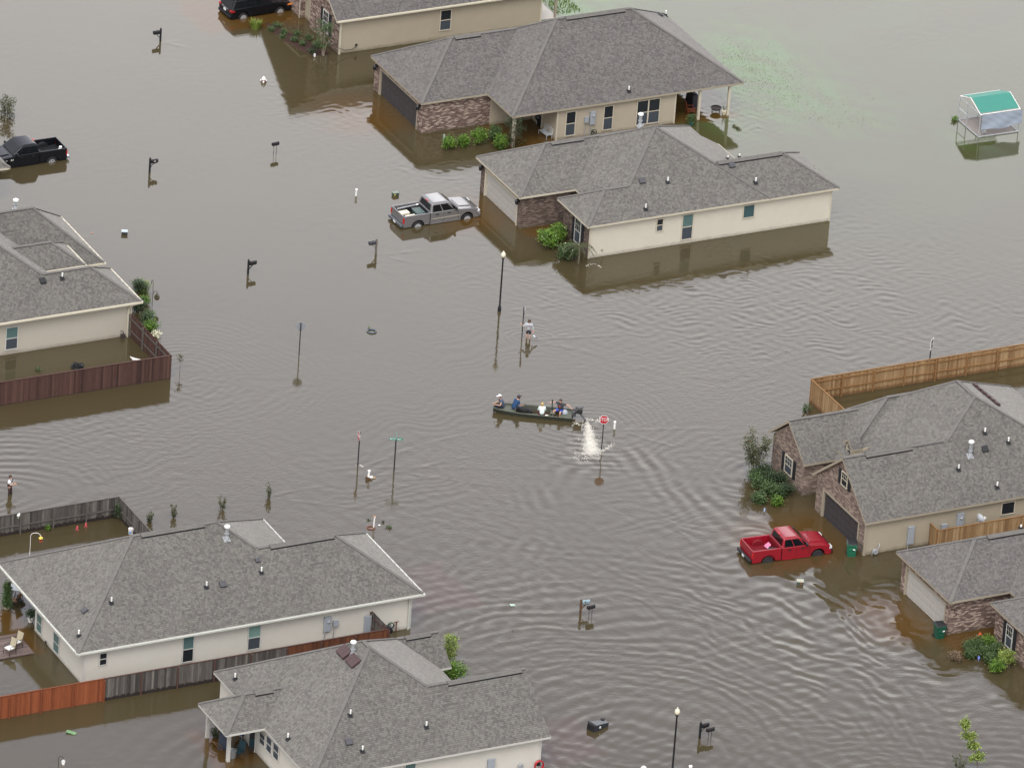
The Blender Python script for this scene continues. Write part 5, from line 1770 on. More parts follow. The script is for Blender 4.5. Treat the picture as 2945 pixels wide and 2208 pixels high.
def pickup(root, paint, rim, liner, wb=3.75, W=1.98, bed0=-1.12, bed1=.92, bump=CHROME, bump_r=CHROME, stripe=None, hood_z=1.27, hw=0.):
    r = .40
    front = wb + .92
    cow = 3.08 + (wb - 3.75) * .8
    # lower body: cab sides, bonnet, wings
    low = arch_profile(bed1, front, .42, 0, [wb], .50, .42)
    prof = low + [(front + .02, .62), (front - .01, .98), (front - .12, 1.08), (wb + .3, 1.20), (cow + .12, hood_z), (cow - .1, 1.33), (bed1, 1.35)]
    m = MB(); m.prism(prof, 'y', -W / 2, W / 2)
    m.build('body', paint, root, local=True, bevel=.07, seg=3)
    hd = MB()
    for s in (0,):
        hd.prism([(wb + .75, 1.10), (cow + .1, hood_z - .02), (cow + .16, hood_z + .05), (wb + .3, 1.26), (wb + .7, 1.14)], 'y', -W * .27, W * .27)
    hd.build('bonnet', paint, root, local=True, bevel=.04, seg=3)
    # bed
    bp = arch_profile(bed0, bed1 - .02, .47, 0, [0], .50, .42) + [(bed1 - .02, 1.34), (bed0, 1.34)]
    for s in (-1, 1):
        m = MB(); m.prism(bp, 'y', s * W / 2, s * (W / 2 - .12))
        m.build('bed_side', paint, root, local=True, bevel=.045, seg=3)
    m = MB(); m.box(bed0 - .01, bed0 + .07, -W / 2 + .13, W / 2 - .13, .62, 1.33)
    m.build('tailgate', paint, root, local=True, bevel=.03)
    m = MB()
    m.box(bed0 + .075, bed1 - .03, -W / 2 + .125, W / 2 - .125, .74, .80)
    m.box(bed1 - .10, bed1 - .03, -W / 2 + .125, W / 2 - .125, .80, 1.32)
    for k in range(9):
        y = (k - 4) * .17
        m.box(bed0 + .1, bed1 - .12, y - .04, y + .04, .80, .82)
    for s in (-1, 1):
        m.lathe((0, s * (W / 2 - .24), .72), [(.44, -.11), (.46, 0), (.44, .11)], 16, axis='y')
    m.build('bed_liner', liner, root, local=True)
    # cab
    zb, zt = 1.33, 1.84
    x0, x1 = bed1 + .03, cow
    tx0, tx1 = bed1 + .15, cow - .66
    yb, yt = W / 2 - .03, W / 2 - .155
    B = [(x0, -yb, zb), (x1, -yb, zb), (x1, yb, zb), (x0, yb, zb)]
    T = [(tx0, -yt, zt), (tx1, -yt, zt), (tx1, yt, zt), (tx0, yt, zt)]
    R_ = [(tx0 + .14, -yt + .13, zt + .10), (tx1 - .22, -yt + .13, zt + .10), (tx1 - .22, yt - .13, zt + .10), (tx0 + .14, yt - .13, zt + .10)]
    m = MB()
    m.grid(B + T + R_, [(0, 1, 5, 4), (1, 2, 6, 5), (2, 3, 7, 6), (3, 0, 4, 7), (4, 5, 9, 8), (5, 6, 10, 9), (6, 7, 11, 10), (7, 4, 8, 11), (8, 9, 10, 11), (3, 2, 1, 0)])
    m.build('cab', paint, root, local=True, bevel=.05, seg=3)
    for F in ((B[0], B[1], T[1], T[0]), (B[2], B[3], T[3], T[2])):
        fl = F[0][1] > 0
        for u0, u1 in ((.07, .41), (.45, .81)):
            if fl:
                u0, u1 = 1 - u1, 1 - u0
            q = MB(); quad_on(F, u0, u1, .03, .93, .012, q)
            q.build('side_window', AUTOGL, root, local=True)
        # sloped front quarter
        q = MB()
        a, b, c, d_ = [Vector(p) for p in F]
        n = (b - a).cross(d_ - a).normalized() * .012
        if not fl:
            P = [a + (b - a) * .80 + (d_ - a) * .06, a + (b - a) * .93 + (d_ - a) * .06, c + (d_ - c) * .04 - (c - b) * .12]
        else:
            P = [a + (b - a) * .20 + (d_ - a) * .06, d_ + (c - d_) * .04 - (d_ - a) * .12, a + (b - a) * .07 + (d_ - a) * .06]
        q.poly([p + n for p in P])
        q.build('quarter_glass', AUTOGL, root, local=True)
    q = MB(); quad_on((B[1], B[2], T[2], T[1]), .06, .94, .08, .92, .012, q); q.build('windscreen', AUTOGL, root, local=True)
    q = MB(); quad_on((B[3], B[0], T[0], T[3]), .10, .90, .10, .88, .012, q); q.build('rear_window', AUTOGL, root, local=True)
    q = MB(); q.box(tx0 - .03, tx0 + .05, -.17, .17, zt + .0, zt + .05); q.build('brake_light', TAIL, root, local=True)
    for s in (-1, 1):
        wheel(root, 0, s * (W / 2 - .13), r, rim)
        wheel(root, wb, s * (W / 2 - .13), r, rim)
        m = MB(); m.box(bed0 - .03, bed0 + .06, s * (W / 2) - .12 * (s > 0) - .01, s * (W / 2) + .12 * (s < 0) + .01, .82, 1.2); m.build('tail_lamp', TAIL, root, local=True, bevel=.015)
        m = MB(); m.box(front - .16, front + .035, s * W / 2 - .40 * (s > 0) - .02 * (s < 0), s * W / 2 + .40 * (s < 0) + .02 * (s > 0), .84, 1.02); m.build('head_lamp', LAMPW, root, local=True, bevel=.03)
        m = MB(); m.obox((cow - .28, s * (W / 2 + .12), 1.42), (.12, .22, .2)); m.bar((cow - .25, s * (W / 2 - .05), 1.36), (cow - .27, s * (W / 2 + .06), 1.38), .05, .05); m.build('wing_mirror', BLACKP, root, local=True, bevel=.03)
        for xx in (bed1 + .42, bed1 + 1.32):
            m = MB(); m.box(xx, xx + .22, s * W / 2 - .01, s * W / 2 + s * .035 + (.0 if s > 0 else .0), 1.12, 1.18) if s > 0 else m.box(xx, xx + .22, -W / 2 - .035, -W / 2 + .01, 1.12, 1.18)
            m.build('door_handle', BLACKP, root, local=True)
        m = MB()
        ys = s * (W / 2 + .006)
        for xx in (bed1 + .0, bed1 + 1.02, cow - .02):
            m.box(xx - .008, xx + .008, min(ys, ys - s * .02), max(ys, ys - s * .02), .5, 1.31)
        m.build('door_gap', BLACK, root, local=True)
        m = MB(); m.box(bed1 + .08, wb - .55, min(s * W / 2, s * (W / 2 + .03)), max(s * W / 2, s * (W / 2 + .03)), .46, .54); m.build('running_board', paint, root, local=True)
        if stripe:
            m = MB(); m.box(bed1 + .1, cow + .1, min(s * W / 2, s * (W / 2 + .02)), max(s * W / 2, s * (W / 2 + .02)), .80, .87); m.build('side_moulding', stripe, root, local=True)
    m = MB(); m.box(bed0 - .22, bed0 - .03, -W / 2 + .02, W / 2 - .02, .52, .74); m.build('rear_bumper', bump_r, root, local=True, bevel=.05)
    m = MB(); m.box(front - .02, front + .14, -W / 2 + .03, W / 2 - .03, .46, .74); m.build('front_bumper', bump, root, local=True, bevel=.06)
    m = MB(); m.box(front + .0, front + .03, -.5, .5, .78, 1.0); m.build('grille', BLACKP, root, local=True)
    m = MB(); m.box(bed0 - .235, bed0 - .215, -.16, .16, .55, .70); m.build('number_plate', PLATE, root, local=True)

PAINT_S = mat('paint_silver', (.25, .245, .25), .3, .5, var=.03, coat=.4)
PAINT_R = mat('paint_red', (.27, .006, .017), .35, .0, var=.04, coat=.4)
PAINT_K = mat('paint_black', (.006, .007, .010), .25, .0, var=.1, spec=.35, coat=.15)
WATER_D = .42

def car_at(name, label, rear_px, front_px, wheelbase, cat='pickup truck', depth=WATER_D):
    a, b = g(*rear_px), g(*front_px)
    rz = math.atan2(b.y - a.y, b.x - a.x)
    t = thing(name, label, cat, (a.x, a.y, -depth), rz)
    n = Vector((-math.sin(rz), math.cos(rz), 0)) * .97      # the seen wheels are on the right-hand side
    t.location = (a.x + n.x, a.y + n.y, -depth)
    return t

t = car_at('pickup_truck', 'silver crew cab pickup with cooler and boxes in its bed', Q(735, 552, 1395, 300), Q(735, 552, 1815, 232), 3.8)
SIL = t
pickup(t, PAINT_S, RIM, BLACKP, wb=3.8, stripe=mat('moulding_tan', (.33, .30, .25), .4), bump=PAINT_S, bump_r=mat('bumper_dark_chrome', (.16, .17, .19), .3, .5))
def in_bed(t, x, y, z):
    c, s_ = math.cos(t.rotation_euler.z), math.sin(t.rotation_euler.z)
    return Vector((t.location.x + x * c - y * s_, t.location.y + x * s_ + y * c, t.location.z + z))
def loose(name, label, cat, p, rz, group=None):
    return thing(name, label, cat, p, rz, group)
o = loose('cooler', 'dark green cooler with a lid in the silver pickup bed', 'cooler', in_bed(SIL, .35, -.25, .83), SIL.rotation_euler.z)
m = MB(); m.box(-.28, .28, -.42, .42, 0, .38); m.build('body', mat('cooler_green', (.03, .06, .055), .5), o, local=True, bevel=.04)
m = MB(); m.box(-.31, .31, -.45, .45, .385, .47)
for u in (-.12, .12):
    for v in (-.2, 0., .2):
        m.lathe((u, v, .47), [(.035, 0), (.035, .012)], 8)
m.build('lid', mat('cooler_lid', (.07, .11, .105), .5), o, local=True, bevel=.03)
for x, y, lb in ((-.55, .22, 'cream foam slab lying across the silver pickup bed, nearer the tailgate middle'), (-.35, -.55, 'cream foam slab along the near wall of the silver pickup bed')):
    o = loose('foam_slab', lb, 'foam slab', in_bed(SIL, x, y, .95), SIL.rotation_euler.z + .05, 'foam slabs in the silver pickup bed')
    m = MB(); m.box(-.38, .38, -.24, .24, 0, .16); m.build('slab', mat('foam_cream', (.74, .70, .56), .8), o, local=True, bevel=.02)
    m = MB(); m.box(-.36, .36, -.22, .22, -.12, 0); m.build('base_tray', DKGREY, o, local=True)
o = loose('plank', 'grey pole lying along the far side of the silver pickup bed', 'pole', in_bed(SIL, -.1, .62, 1.2), SIL.rotation_euler.z)
m = MB(); m.tube([(-.75, 0, 0), (.8, .06, .05)], .045, 8); m.build('shaft', GALV, o, local=True); m = MB(); m.tube([(.72, .056, .048), (.9, .07, .054)], .06, 8); m.build('end_cap', PVC, o, local=True)

t = car_at('pickup_truck', 'bright red quad cab pickup in front of the dark garage door', Q(2205, 1104, 10, 1532), Q(2205, 1104, 435, 1475), 3.5)
RED = t
pickup(t, PAINT_R, RIM_D, mat('bed_red', (.18, .006, .013), .5), wb=3.5, W=2.0, bump=mat('bumper_black_red', (.05, .012, .015), .4), bump_r=BLACKP)
o = loose('shovel', 'pink scoop lying in the red pickup bed against the cab', 'scoop', in_bed(RED, .45, .2, .86), RED.rotation_euler.z)
m = MB(); m.obox((0, 0, .14), (.36, .42, .04), ry=-.6); m.obox((-.1, 0, .06), (.2, .36, .04)); m.build('blade', mat('pink_plastic', (.72, .22, .38), .5), o, local=True, bevel=.012); m = MB(); m.tube([(-.05, -.2, .1), (-.3, -.6, .04)], .02, 6); m.build('handle', PVC, o, local=True)
o = loose('spare_tyre', 'black tyre lying flat in the red pickup bed', 'tyre', in_bed(RED, .5, -.5, .84), 0)
m = MB(); m.lathe((0, 0, .1), [(.19, -.09), (.34, -.1), (.37, 0), (.34, .1), (.19, .09)], 20); m.build('tread', TYRE, o, local=True); m = MB(); m.lathe((0, 0, .1), [(.18, -.05), (.18, .03)], 16); m.build('hub', RIM_D, o, local=True)

# black pickup on the left, nose to the left
_a = g(*Q(0, 0, 445, 1395))
t = thing('pickup_truck', 'black pickup at the left edge with chrome wheels and a white gas cylinder', 'pickup truck', (_a.x, _a.y + .97, -WATER_D), math.pi)
BLK = t
pickup(t, PAINT_K, RIM, BLACKP, wb=3.6, W=2.0)
# badges on its front door
for xx, w in ((3.02, .30), (3.45, .14)):
    m = MB(); vs_, fs_ = text_mesh('5.7', .17, .004) if w > .2 else text_mesh('HEMI', .06, .004)
    m.grid([(-v[0] + xx, .0 - v[1] + 1.012, v[2] + 1.02) for v in vs_], [f[::-1] for f in fs_]); m.build('badge', PVC, t, local=True, fix=False)
_g = in_bed(BLK, -.82, .52, .84)
o = thing('gas_cylinder', 'small white gas cylinder in the black pickup bed', 'gas cylinder', tuple(_g))
m = MB(); m.lathe((0, 0, 0), [(.1, 0), (.155, .06), (.155, .28), (.1, .36), (.04, .38)], 14); m.build('tank', PVC, o, local=True); m = MB(); m.lathe((0, 0, .36), [(.11, 0), (.11, .1)], 12); m.lathe((0, 0, .40), [(.025, 0), (.025, .07)], 8); m.build('collar', PVC, o, local=True)

# black family car at the top
_a, _b = g(*Q(0, 0, 2090, 160)), g(*Q(735, 0, 210, 108))
_rz = math.atan2(_b.y - _a.y, _b.x - _a.x)
_n = Vector((-math.sin(_rz), math.cos(_rz), 0)) * .93
t = thing('sport_utility_car', 'black family car with silver wheels parked at the top edge', 'car', (_a.x + _n.x, _a.y + _n.y, -.33), _rz)
wb, W = (_b - _a).length, 1.98
low = arch_profile(-.95, wb + .9, .36, 0, [0, wb], .45, .40)
prof = low + [(wb + .95, .6), (wb + .9, .95), (wb + .2, 1.12), (wb - .62, 1.18), (-.9, 1.16), (-1.02, .9), (-1.0, .6)]
m = MB(); m.prism(prof, 'y', -W / 2, W / 2); m.build('body', PAINT_K, t, local=True, bevel=.08, seg=3)
zb, zt, yb, yt = 1.14, 1.68, W / 2 - .04, W / 2 - .22
B = [(-.92, -yb, zb), (wb - .55, -yb, zb), (wb - .55, yb, zb), (-.92, yb, zb)]
T = [(-.62, -yt, zt), (wb - 1.35, -yt, zt + .02), (wb - 1.35, yt, zt + .02), (-.62, yt, zt)]
R_ = [(-.6, -yt + .12, zt + .09), (wb - 1.5, -yt + .12, zt + .10), (wb - 1.5, yt - .12, zt + .10), (-.6, yt - .12, zt + .09)]
m = MB(); m.grid(B + T + R_, [(0, 1, 5, 4), (1, 2, 6, 5), (2, 3, 7, 6), (3, 0, 4, 7), (4, 5, 9, 8), (5, 6, 10, 9), (6, 7, 11, 10), (7, 4, 8, 11), (8, 9, 10, 11)]); m.build('cabin', PAINT_K, t, local=True, bevel=.05, seg=3)
for F in ((B[0], B[1], T[1], T[0]), (B[2], B[3], T[3], T[2])):
    for u0, u1 in ((.05, .28), (.32, .56), (.60, .84)):
        if F[0][1] > 0: u0, u1 = 1 - u1, 1 - u0
        q = MB(); quad_on(F, u0, u1, .08, .86, .012, q); q.build('side_window', AUTOGL, t, local=True)
q = MB(); quad_on((B[3], B[0], T[0], T[3]), .1, .9, .15, .9, .012, q); q.build('rear_window', AUTOGL, t, local=True)
q = MB(); quad_on((B[1], B[2], T[2], T[1]), .06, .94, .08, .92, .012, q); q.build('windscreen', AUTOGL, t, local=True)
for s in (-1, 1):
    wheel(t, 0, s * (W / 2 - .13), .38, RIM); wheel(t, wb, s * (W / 2 - .13), .38, RIM)
    m = MB(); m.box(-1.03, -.72, s * W / 2 - .3 * (s > 0) - .012 * (s < 0), s * W / 2 + .3 * (s < 0) + .012 * (s > 0), .92, 1.05); m.build('tail_lamp', TAIL, t, local=True, bevel=.02)
    m = MB(); m.box(wb + .55, wb + .93, s * W / 2 - .1 * (s > 0) - .012 * (s < 0), s * W / 2 + .1 * (s < 0) + .012 * (s > 0), .82, .95); m.build('head_lamp', mat('lamp_amber', (.8, .25, .05), .3), t, local=True, bevel=.02)
    m = MB(); m.bar((-.5, s * (yt - .05), zt + .13), (wb - 1.7, s * (yt - .05), zt + .14), .04, .04); m.build('roof_rail', CHROME, t, local=True)
    for xx in (.65, 1.6):
        m = MB(); m.box(xx, xx + .2, min(s * W / 2, s * (W / 2 + .03)), max(s * W / 2, s * (W / 2 + .03)), 1.0, 1.05); m.build('door_handle', PAINT_K, t, local=True)
m = MB(); m.box(-1.1, -.95, -W / 2 + .06, W / 2 - .06, .42, .66); m.build('rear_bumper', PAINT_K, t, local=True, bevel=.06)
m = MB(); m.box(-1.05, -1.0, -.5, .5, 1.0, 1.04); m.build('chrome_strip', CHROME, t, local=True)
m = MB(); m.box(-1.06, -1.03, -.18, .18, .78, .93); m.build('number_plate', PLATE, t, local=True)

# ------------------------------------------------------------------ people
SKIN = mat('skin', (.52, .31, .22), .55, var=.05)
HAIR_B = mat('hair_brown', (.055, .032, .022), .7)
HAIR_Y = mat('hair_blond', (.48, .34, .14), .7)

def skin_mesh(chains):
    """one continuous surface grown round a tree of joints: chains = lists of (point, radius); shared points weld"""
    idx, vs, rs, es = {}, [], [], []
    for ch in chains:
        last = None
        for p, r in ch:
            k = tuple(round(c, 3) for c in p)
            if k not in idx:
                idx[k] = len(vs)
                vs.append(p)
                rs.append(r)
            if last is not None and last != idx[k]:
                es.append((last, idx[k]))
            last = idx[k]
    me = bpy.data.meshes.new('skin')
    me.from_pydata([tuple(v) for v in vs], es, [])
    o = bpy.data.objects.new('skin', me)
    COL.objects.link(o)
    sk = o.modifiers.new('s', 'SKIN')
    sk.use_smooth_shade = True
    for v, r in zip(me.skin_vertices[0].data, rs):
        v.radius = r if hasattr(r, '__len__') else (r, r)
        v.use_root = False
    me.skin_vertices[0].data[0].use_root = True
    sb = o.modifiers.new('d', 'SUBSURF')
    sb.levels = 1
    dg = bpy.context.evaluated_depsgraph_get()
    out = bpy.data.meshes.new_from_object(o.evaluated_get(dg))
    bpy.data.objects.remove(o)
    bpy.data.meshes.remove(me)
    return out

def put(name, me, m, parent):
    me.name = name
    me.materials.clear()
    me.materials.append(m)
    o = bpy.data.objects.new(name, me)
    COL.objects.link(o)
    o.parent = parent
    return o

def person(label, loc, rz, J, top, bottom, hair, sleeve=.6, legs='long', cap=None, shoes=None, skin=SKIN, glasses=False, hairlen=0, s=1.0):
    """J: joints in metres, figure facing +x. keys pelvis, chest, neck, head, and l/r shoulder, elbow, hand, hip, knee, ankle, toe"""
    t = thing('person', label, 'person', loc, rz)
    t.scale = (s, s, s)
    V = {k: Vector(v) for k, v in J.items()}
    mid = (V['pelvis'] + V['chest']) / 2
    hd = V['head']
    ch = [[(V['pelvis'], (.13, .11)), (mid, (.11, .095)), (V['chest'], (.13, .10)), (V['neck'], .06), (hd - Vector((0, 0, .03)), .085), (hd + Vector((0, 0, .06)), .092), (hd + Vector((0, 0, .12)), .06)]]
    ch.append([(hd - Vector((0, 0, .03)), .085), (hd + Vector((.105, 0, .0)), .018)])
    for sd in 'lr':
        S, E, Hn = V[sd + 'shoulder'], V[sd + 'elbow'], V[sd + 'hand']
        d = (Hn - E).normalized()
        ch.append([(V['chest'], (.13, .10)), (S, .06), ((S + E) / 2, .052), (E, .043), ((E + Hn) / 2, .038), (Hn, .028), (Hn + d * .07, .032), (Hn + d * .10, .018)])
        hp, kn, an, to = V[sd + 'hip'], V[sd + 'knee'], V[sd + 'ankle'], V[sd + 'toe']
        ch.append([(V['pelvis'], (.13, .11)), (hp, .085), ((hp + kn) / 2, .078), (kn, .058), ((kn + an) / 2, .054), (an, .038), (to, .036)])
    body = put('body', skin_mesh(ch), skin, t)
    # five fingers on each hand, ears, eyes: short tapered pieces grown out of the body mesh
    x = MB()
    for sd in 'lr':
        E, Hn = V[sd + 'elbow'], V[sd + 'hand']
        d = (Hn - E).normalized()
        q = d.cross(Vector((0, 0, 1)))
        q = q.normalized() if q.length > .1 else Vector((0, 1, 0))
        dn = q.cross(d).normalized()
        if dn.z > 0:
            dn = -dn
        for k, L in enumerate((.07, .085, .09, .08)):
            a = Hn + d * .085 + q * (k - 1.5) * .021
            x.tube([a, a + d * L * .5 + dn * .012, a + d * L * .8 + dn * .04], [.011, .010, .007], 5)
        a = Hn + d * .03 + q * .035
        x.tube([a, a + q * .035 + d * .03, a + q * .04 + d * .06], [.013, .011, .008], 5)
    for s_ in (-1, 1):
        x.ball(hd + Vector((.0, s_ * .092, .03)), (.022, .012, .034), 6, 4)
    x.build('hand_and_ear', skin, body, local=True)
    e = MB()
    for s_ in (-1, 1):
        e.ball(hd + Vector((.083, s_ * .034, .045)), .014, 6, 4)
    e.bar(hd + Vector((.088, -.025, -.045)), hd + Vector((.088, .025, -.045)), .008, .01)
    e.build('face_features', mat('eye_dark', (.08, .03, .03), .4), body, local=True)
    # shirt
    k = 1.14
    dn_ = (V['pelvis'] - mid) * .55
    sh = [[(V['pelvis'] + dn_, (.18, .165)), (mid, (.175, .155)), (V['chest'], (.205, .17)), (V['neck'] - Vector((0, 0, .03)), .085)]]
    for sd in 'lr':
        S, E, Hn = V[sd + 'shoulder'], V[sd + 'elbow'], V[sd + 'hand']
        c = [(V['chest'], (.205, .17)), (S, .09)]
        if sleeve <= 1:
            c.append((S + (E - S) * sleeve, .068))
        else:
            c += [(E, .06), (E + (Hn - E) * (sleeve - 1), .05)]
        sh.append(c)
    put('shirt', skin_mesh(sh), top, t)
    # shorts or trousers
    lg = [[(V['pelvis'] + (mid - V['pelvis']) * .35, (.158, .135)), (V['pelvis'], (.162, .14))]]
    for sd in 'lr':
        hp, kn, an = V[sd + 'hip'], V[sd + 'knee'], V[sd + 'ankle']
        c = [(V['pelvis'], (.162, .14)), (hp, .105)]
        if legs == 'short':
            c.append((hp + (kn - hp) * .75, .092))
        else:
            c += [((hp + kn) / 2, .092), (kn, .075), ((kn + an) / 2, .068), (an, .055)]
        lg.append(c)
    put('shorts' if legs == 'short' else 'trousers', skin_mesh(lg), bottom, t)
    if shoes is not None:
        for sd in 'lr':
            m = MB()
            a, b = V[sd + 'ankle'], V[sd + 'toe']
            m.tube([a - (b - a) * .35 - Vector((0, 0, .03)), (a + b) / 2 - Vector((0, 0, .02)), b + (b - a) * .25], [.045, .055, .04], 8)
            m.build('shoe', shoes, t, local=True, smooth=True)
    h = MB()
    n, mm = 12, 7
    vs, fs = [], []
    for i in range(mm + 1):
        th = (.72 if not hairlen else .66) * math.pi * i / mm
        for q in range(n):
            a = 6.283 * q / n
            f = math.cos(a)
            cut = 1.0
            z = .055 + .115 * math.cos(th)
            rr = .112 * math.sin(th) * (.99 if f < .3 else 1.0)
            if f > .35 and z < .075:
                z = .075
                rr = min(rr, .106)
            if hairlen and f < .5 and i == mm:
                z -= hairlen
                rr += .02
            vs.append(hd + Vector((rr * f - .006, rr * math.sin(a), z)))
    for i in range(mm):
        for q in range(n):
            fs.append((i * n + q, (i + 1) * n + q, (i + 1) * n + (q + 1) % n, i * n + (q + 1) % n))
    h.grid(vs, fs)
    h.build('hair', hair, t, local=True, smooth=True)
    if cap is not None:
        c = MB()
        c.lathe(hd + Vector((-.005, 0, .075)), [(.108, 0), (.112, .04), (.09, .085), (.045, .105), (.01, .11)], 14)
        a0 = 1 if cap[1] else -1
        c.grid([hd + Vector((a0 * .09, -.08, .082)), hd + Vector((a0 * .2, -.05, .07)), hd + Vector((a0 * .2, .05, .07)), hd + Vector((a0 * .09, .08, .082)), hd + Vector((a0 * .09, 0, .10)), hd + Vector((a0 * .21, 0, .085))], [(0, 1, 5, 4), (4, 5, 2, 3)])
        c.build('cap', cap[0], t, local=True, smooth=True)
    if glasses:
        c = MB()
        c.box(hd.x + .085, hd.x + .105, -.075, -.008, hd.z + .022, hd.z + .065)
        c.box(hd.x + .085, hd.x + .105, .008, .075, hd.z + .022, hd.z + .065)
        c.build('sunglasses', BLACK, t, local=True)
    return t

def standing(larm=None, rarm=None, stride=.0, knee=.0):
    J = dict(pelvis=(0, 0, .95), chest=(.0, 0, 1.27), neck=(.0, 0, 1.45), head=(.02, 0, 1.55),
             lshoulder=(0, .185, 1.38), rshoulder=(0, -.185, 1.38), lelbow=(.0, .25, 1.1), relbow=(.0, -.25, 1.1), lhand=(.08, .26, .86), rhand=(.08, -.26, .86),
             lhip=(0, .09, .9), rhip=(0, -.09, .9), lknee=(.03 + stride, .1, .5), rknee=(.03 - stride * .3, -.1, .5), lankle=(0 + stride * .8, .1, .08), rankle=(-stride, -.1, .08), ltoe=(.15 + stride * .8, .12, .03), rtoe=(.15 - stride, -.12, .03))
    if larm:
        J['lelbow'], J['lhand'] = larm
    if rarm:
        J['relbow'], J['rhand'] = rarm
    return J

def sitting(lean=.1, larm=None, rarm=None, spread=.14, feet=.0, drop=.34):
    """seated with the pelvis at the origin height .1 above the seat"""
    J = dict(pelvis=(0, 0, .11), chest=(lean, 0, .42), neck=(lean * 1.5, 0, .60), head=(lean * 1.7 + .02, 0, .70),
             lshoulder=(lean * 1.2, .185, .53), rshoulder=(lean * 1.2, -.185, .53), lelbow=(lean + .12, .24, .28), relbow=(lean + .12, -.24, .28), lhand=(lean + .33, .18, .22), rhand=(lean + .33, -.18, .22),
             lhip=(.05, .1, .1), rhip=(.05, -.1, .1), lknee=(.45, spread, .13), rknee=(.45, -spread, .13), lankle=(.45 + feet, spread, .13 - drop), rankle=(.45 + feet, -spread, .13 - drop), ltoe=(.6 + feet, spread + .02, .09 - drop), rtoe=(.6 + feet, -spread - .02, .09 - drop))
    if larm:
        J['lelbow'], J['lhand'] = larm
    if rarm:
        J['relbow'], J['rhand'] = rarm
    return J

CLOTH_G = mat('cloth_grey', (.42, .44, .47), .9, var=.06)
CLOTH_NAVY = mat('cloth_navy', (.020, .024, .038), .9)
CLOTH_SLATE = mat('cloth_slate_blue', (.070, .095, .150), .9)
CLOTH_BLUE = mat('cloth_blue', (.016, .055, .140), .9)
DENIM = mat('denim', (.13, .22, .38), .9)
CLOTH_MINT = mat('cloth_white_mint', (.70, .80, .78), .9, var=.05)
CLOTH_CHAR = mat('cloth_charcoal', (.045, .047, .055), .9)
CLOTH_RB = mat('cloth_royal_blue', (.02, .075, .48), .8)
CLOTH_W = mat('cloth_white', (.78, .80, .84), .9)
CLOTH_BRN = mat('cloth_dark_brown', (.05, .030, .026), .9)
CLOTH_MAR = mat('cloth_maroon', (.16, .025, .045), .9)

# woman holding on to the sign post, facing the viewer
VIEW = math.atan2(-math.cos(YAW), -math.sin(YAW))       # heading that looks at the viewer
w_ = g(1519, 973)
t = person('woman in a grey sweatshirt and black shorts wading, one hand on a sign post', (w_.x, w_.y, -.28), VIEW + .05,
           standing(rarm=((.02, -.36, 1.18), (.03, -.50, 1.32)), larm=((.02, .27, 1.1), (.12, .30, .88)), stride=.08), CLOTH_G, CLOTH_NAVY, HAIR_B, sleeve=1.5, legs='short', glasses=True, hairlen=.05, s=.99)
m = MB(); vs_, fs_ = text_mesh('LSU', .15, .003)
m.grid([(.152 - v[1] * 0 + .0, v[0], v[2] + 1.27) for v in vs_], fs_); m.build('shirt_lettering', mat('letter_maroon', (.30, .06, .14), .8), t, local=True, fix=False)
b_ = thing('shoes', 'pair of pale shoes dangling from the wading woman\'s hand', 'shoes', tuple(g(1537, 968, .42)))
for k, (dx, dz, a) in enumerate(((0, 0, .5), (.10, -.06, .9))):
    m = MB(); m.tube([(dx - .08, 0, dz + .1), (dx, 0, dz), (dx + .14, 0, dz - .06)], [.045, .06, .035], 8); m.build('shoe', (mat('shoe_pale', (.66, .70, .74), .7), mat('shoe_grey', (.25, .28, .32), .7))[k], b_, local=True, smooth=True)
# man wading at the left edge
w_ = g(27, 1421)
person('man in white shirt and dark waders looking at something in his hands', (w_.x, w_.y, -.40), VIEW + 1.35,
       standing(larm=((.1, .22, 1.12), (.32, .08, 1.16)), rarm=((.1, -.22, 1.12), (.32, -.06, 1.18)), stride=.06), CLOTH_W, CLOTH_BRN, HAIR_B, sleeve=.7, s=1.05)
b = bpy.data.objects[-1] if False else None
wd = [o for o in COL.objects if o.get('label', '').startswith('man in white shirt')][0]
m = MB(); m.lathe((0, 0, .98), [(.165, 0), (.17, .12), (.16, .2)], 12)
for s_ in (-1, 1):
    m.tube([(.14, s_ * .08, 1.15), (.15, s_ * .1, 1.38), (.03, s_ * .11, 1.47), (-.12, s_ * .08, 1.36), (-.15, s_ * .05, 1.15)], .022, 6)
m.build('wader_bib', CLOTH_BRN, wd, local=True)
ph = thing('fishing_reel', 'small pale gadget held by the man in waders', 'gadget', tuple(g(34, 1388, .85)))
m = MB(); m.obox((0, 0, 0), (.08, .16, .02), rx=.4); m.build('case', PVC, ph, local=True); m = MB(); m.tube([(0, 0, 0), (.25, .05, .18)], .008, 5); m.build('aerial', GALV, ph, local=True)

# ------------------------------------------------------------------ the boat
OLIVE = mat('boat_olive', (.034, .039, .028), .6, var=.15)
OLIVE_L = mat('boat_deck', (.095, .105, .08), .7, var=.2)
OLIVE_D = mat('boat_inside', (.050, .056, .042), .7, var=.2)
sA, sB, bo = g(1650, 1213, .0), g(1660, 1181, .27), g(1419, 1165, .36)
stern = Vector(((sA.x + sB.x) / 2, (sA.y + sB.y) / 2, 0)) + Vector((-.15, .1, 0))
brz = math.atan2(bo.y - stern.y, bo.x - stern.x)
BL = Vector((bo.x - stern.x, bo.y - stern.y)).length
bt = thing('motor_boat', 'long olive flat bottomed motor boat carrying four people', 'boat', (stern.x, stern.y, 0), brz)
def hull_ring(x, inset, z):
    """half breadth of the hull at length x"""
    t = x / BL
    hb = .68 if t < .55 else .68 - .30 * ((t - .55) / .45) ** 2
    return hb - inset
xs_ = [0, .6, 1.4, 2.2, 3.0, 3.8, 4.4, 4.9, BL - .02]
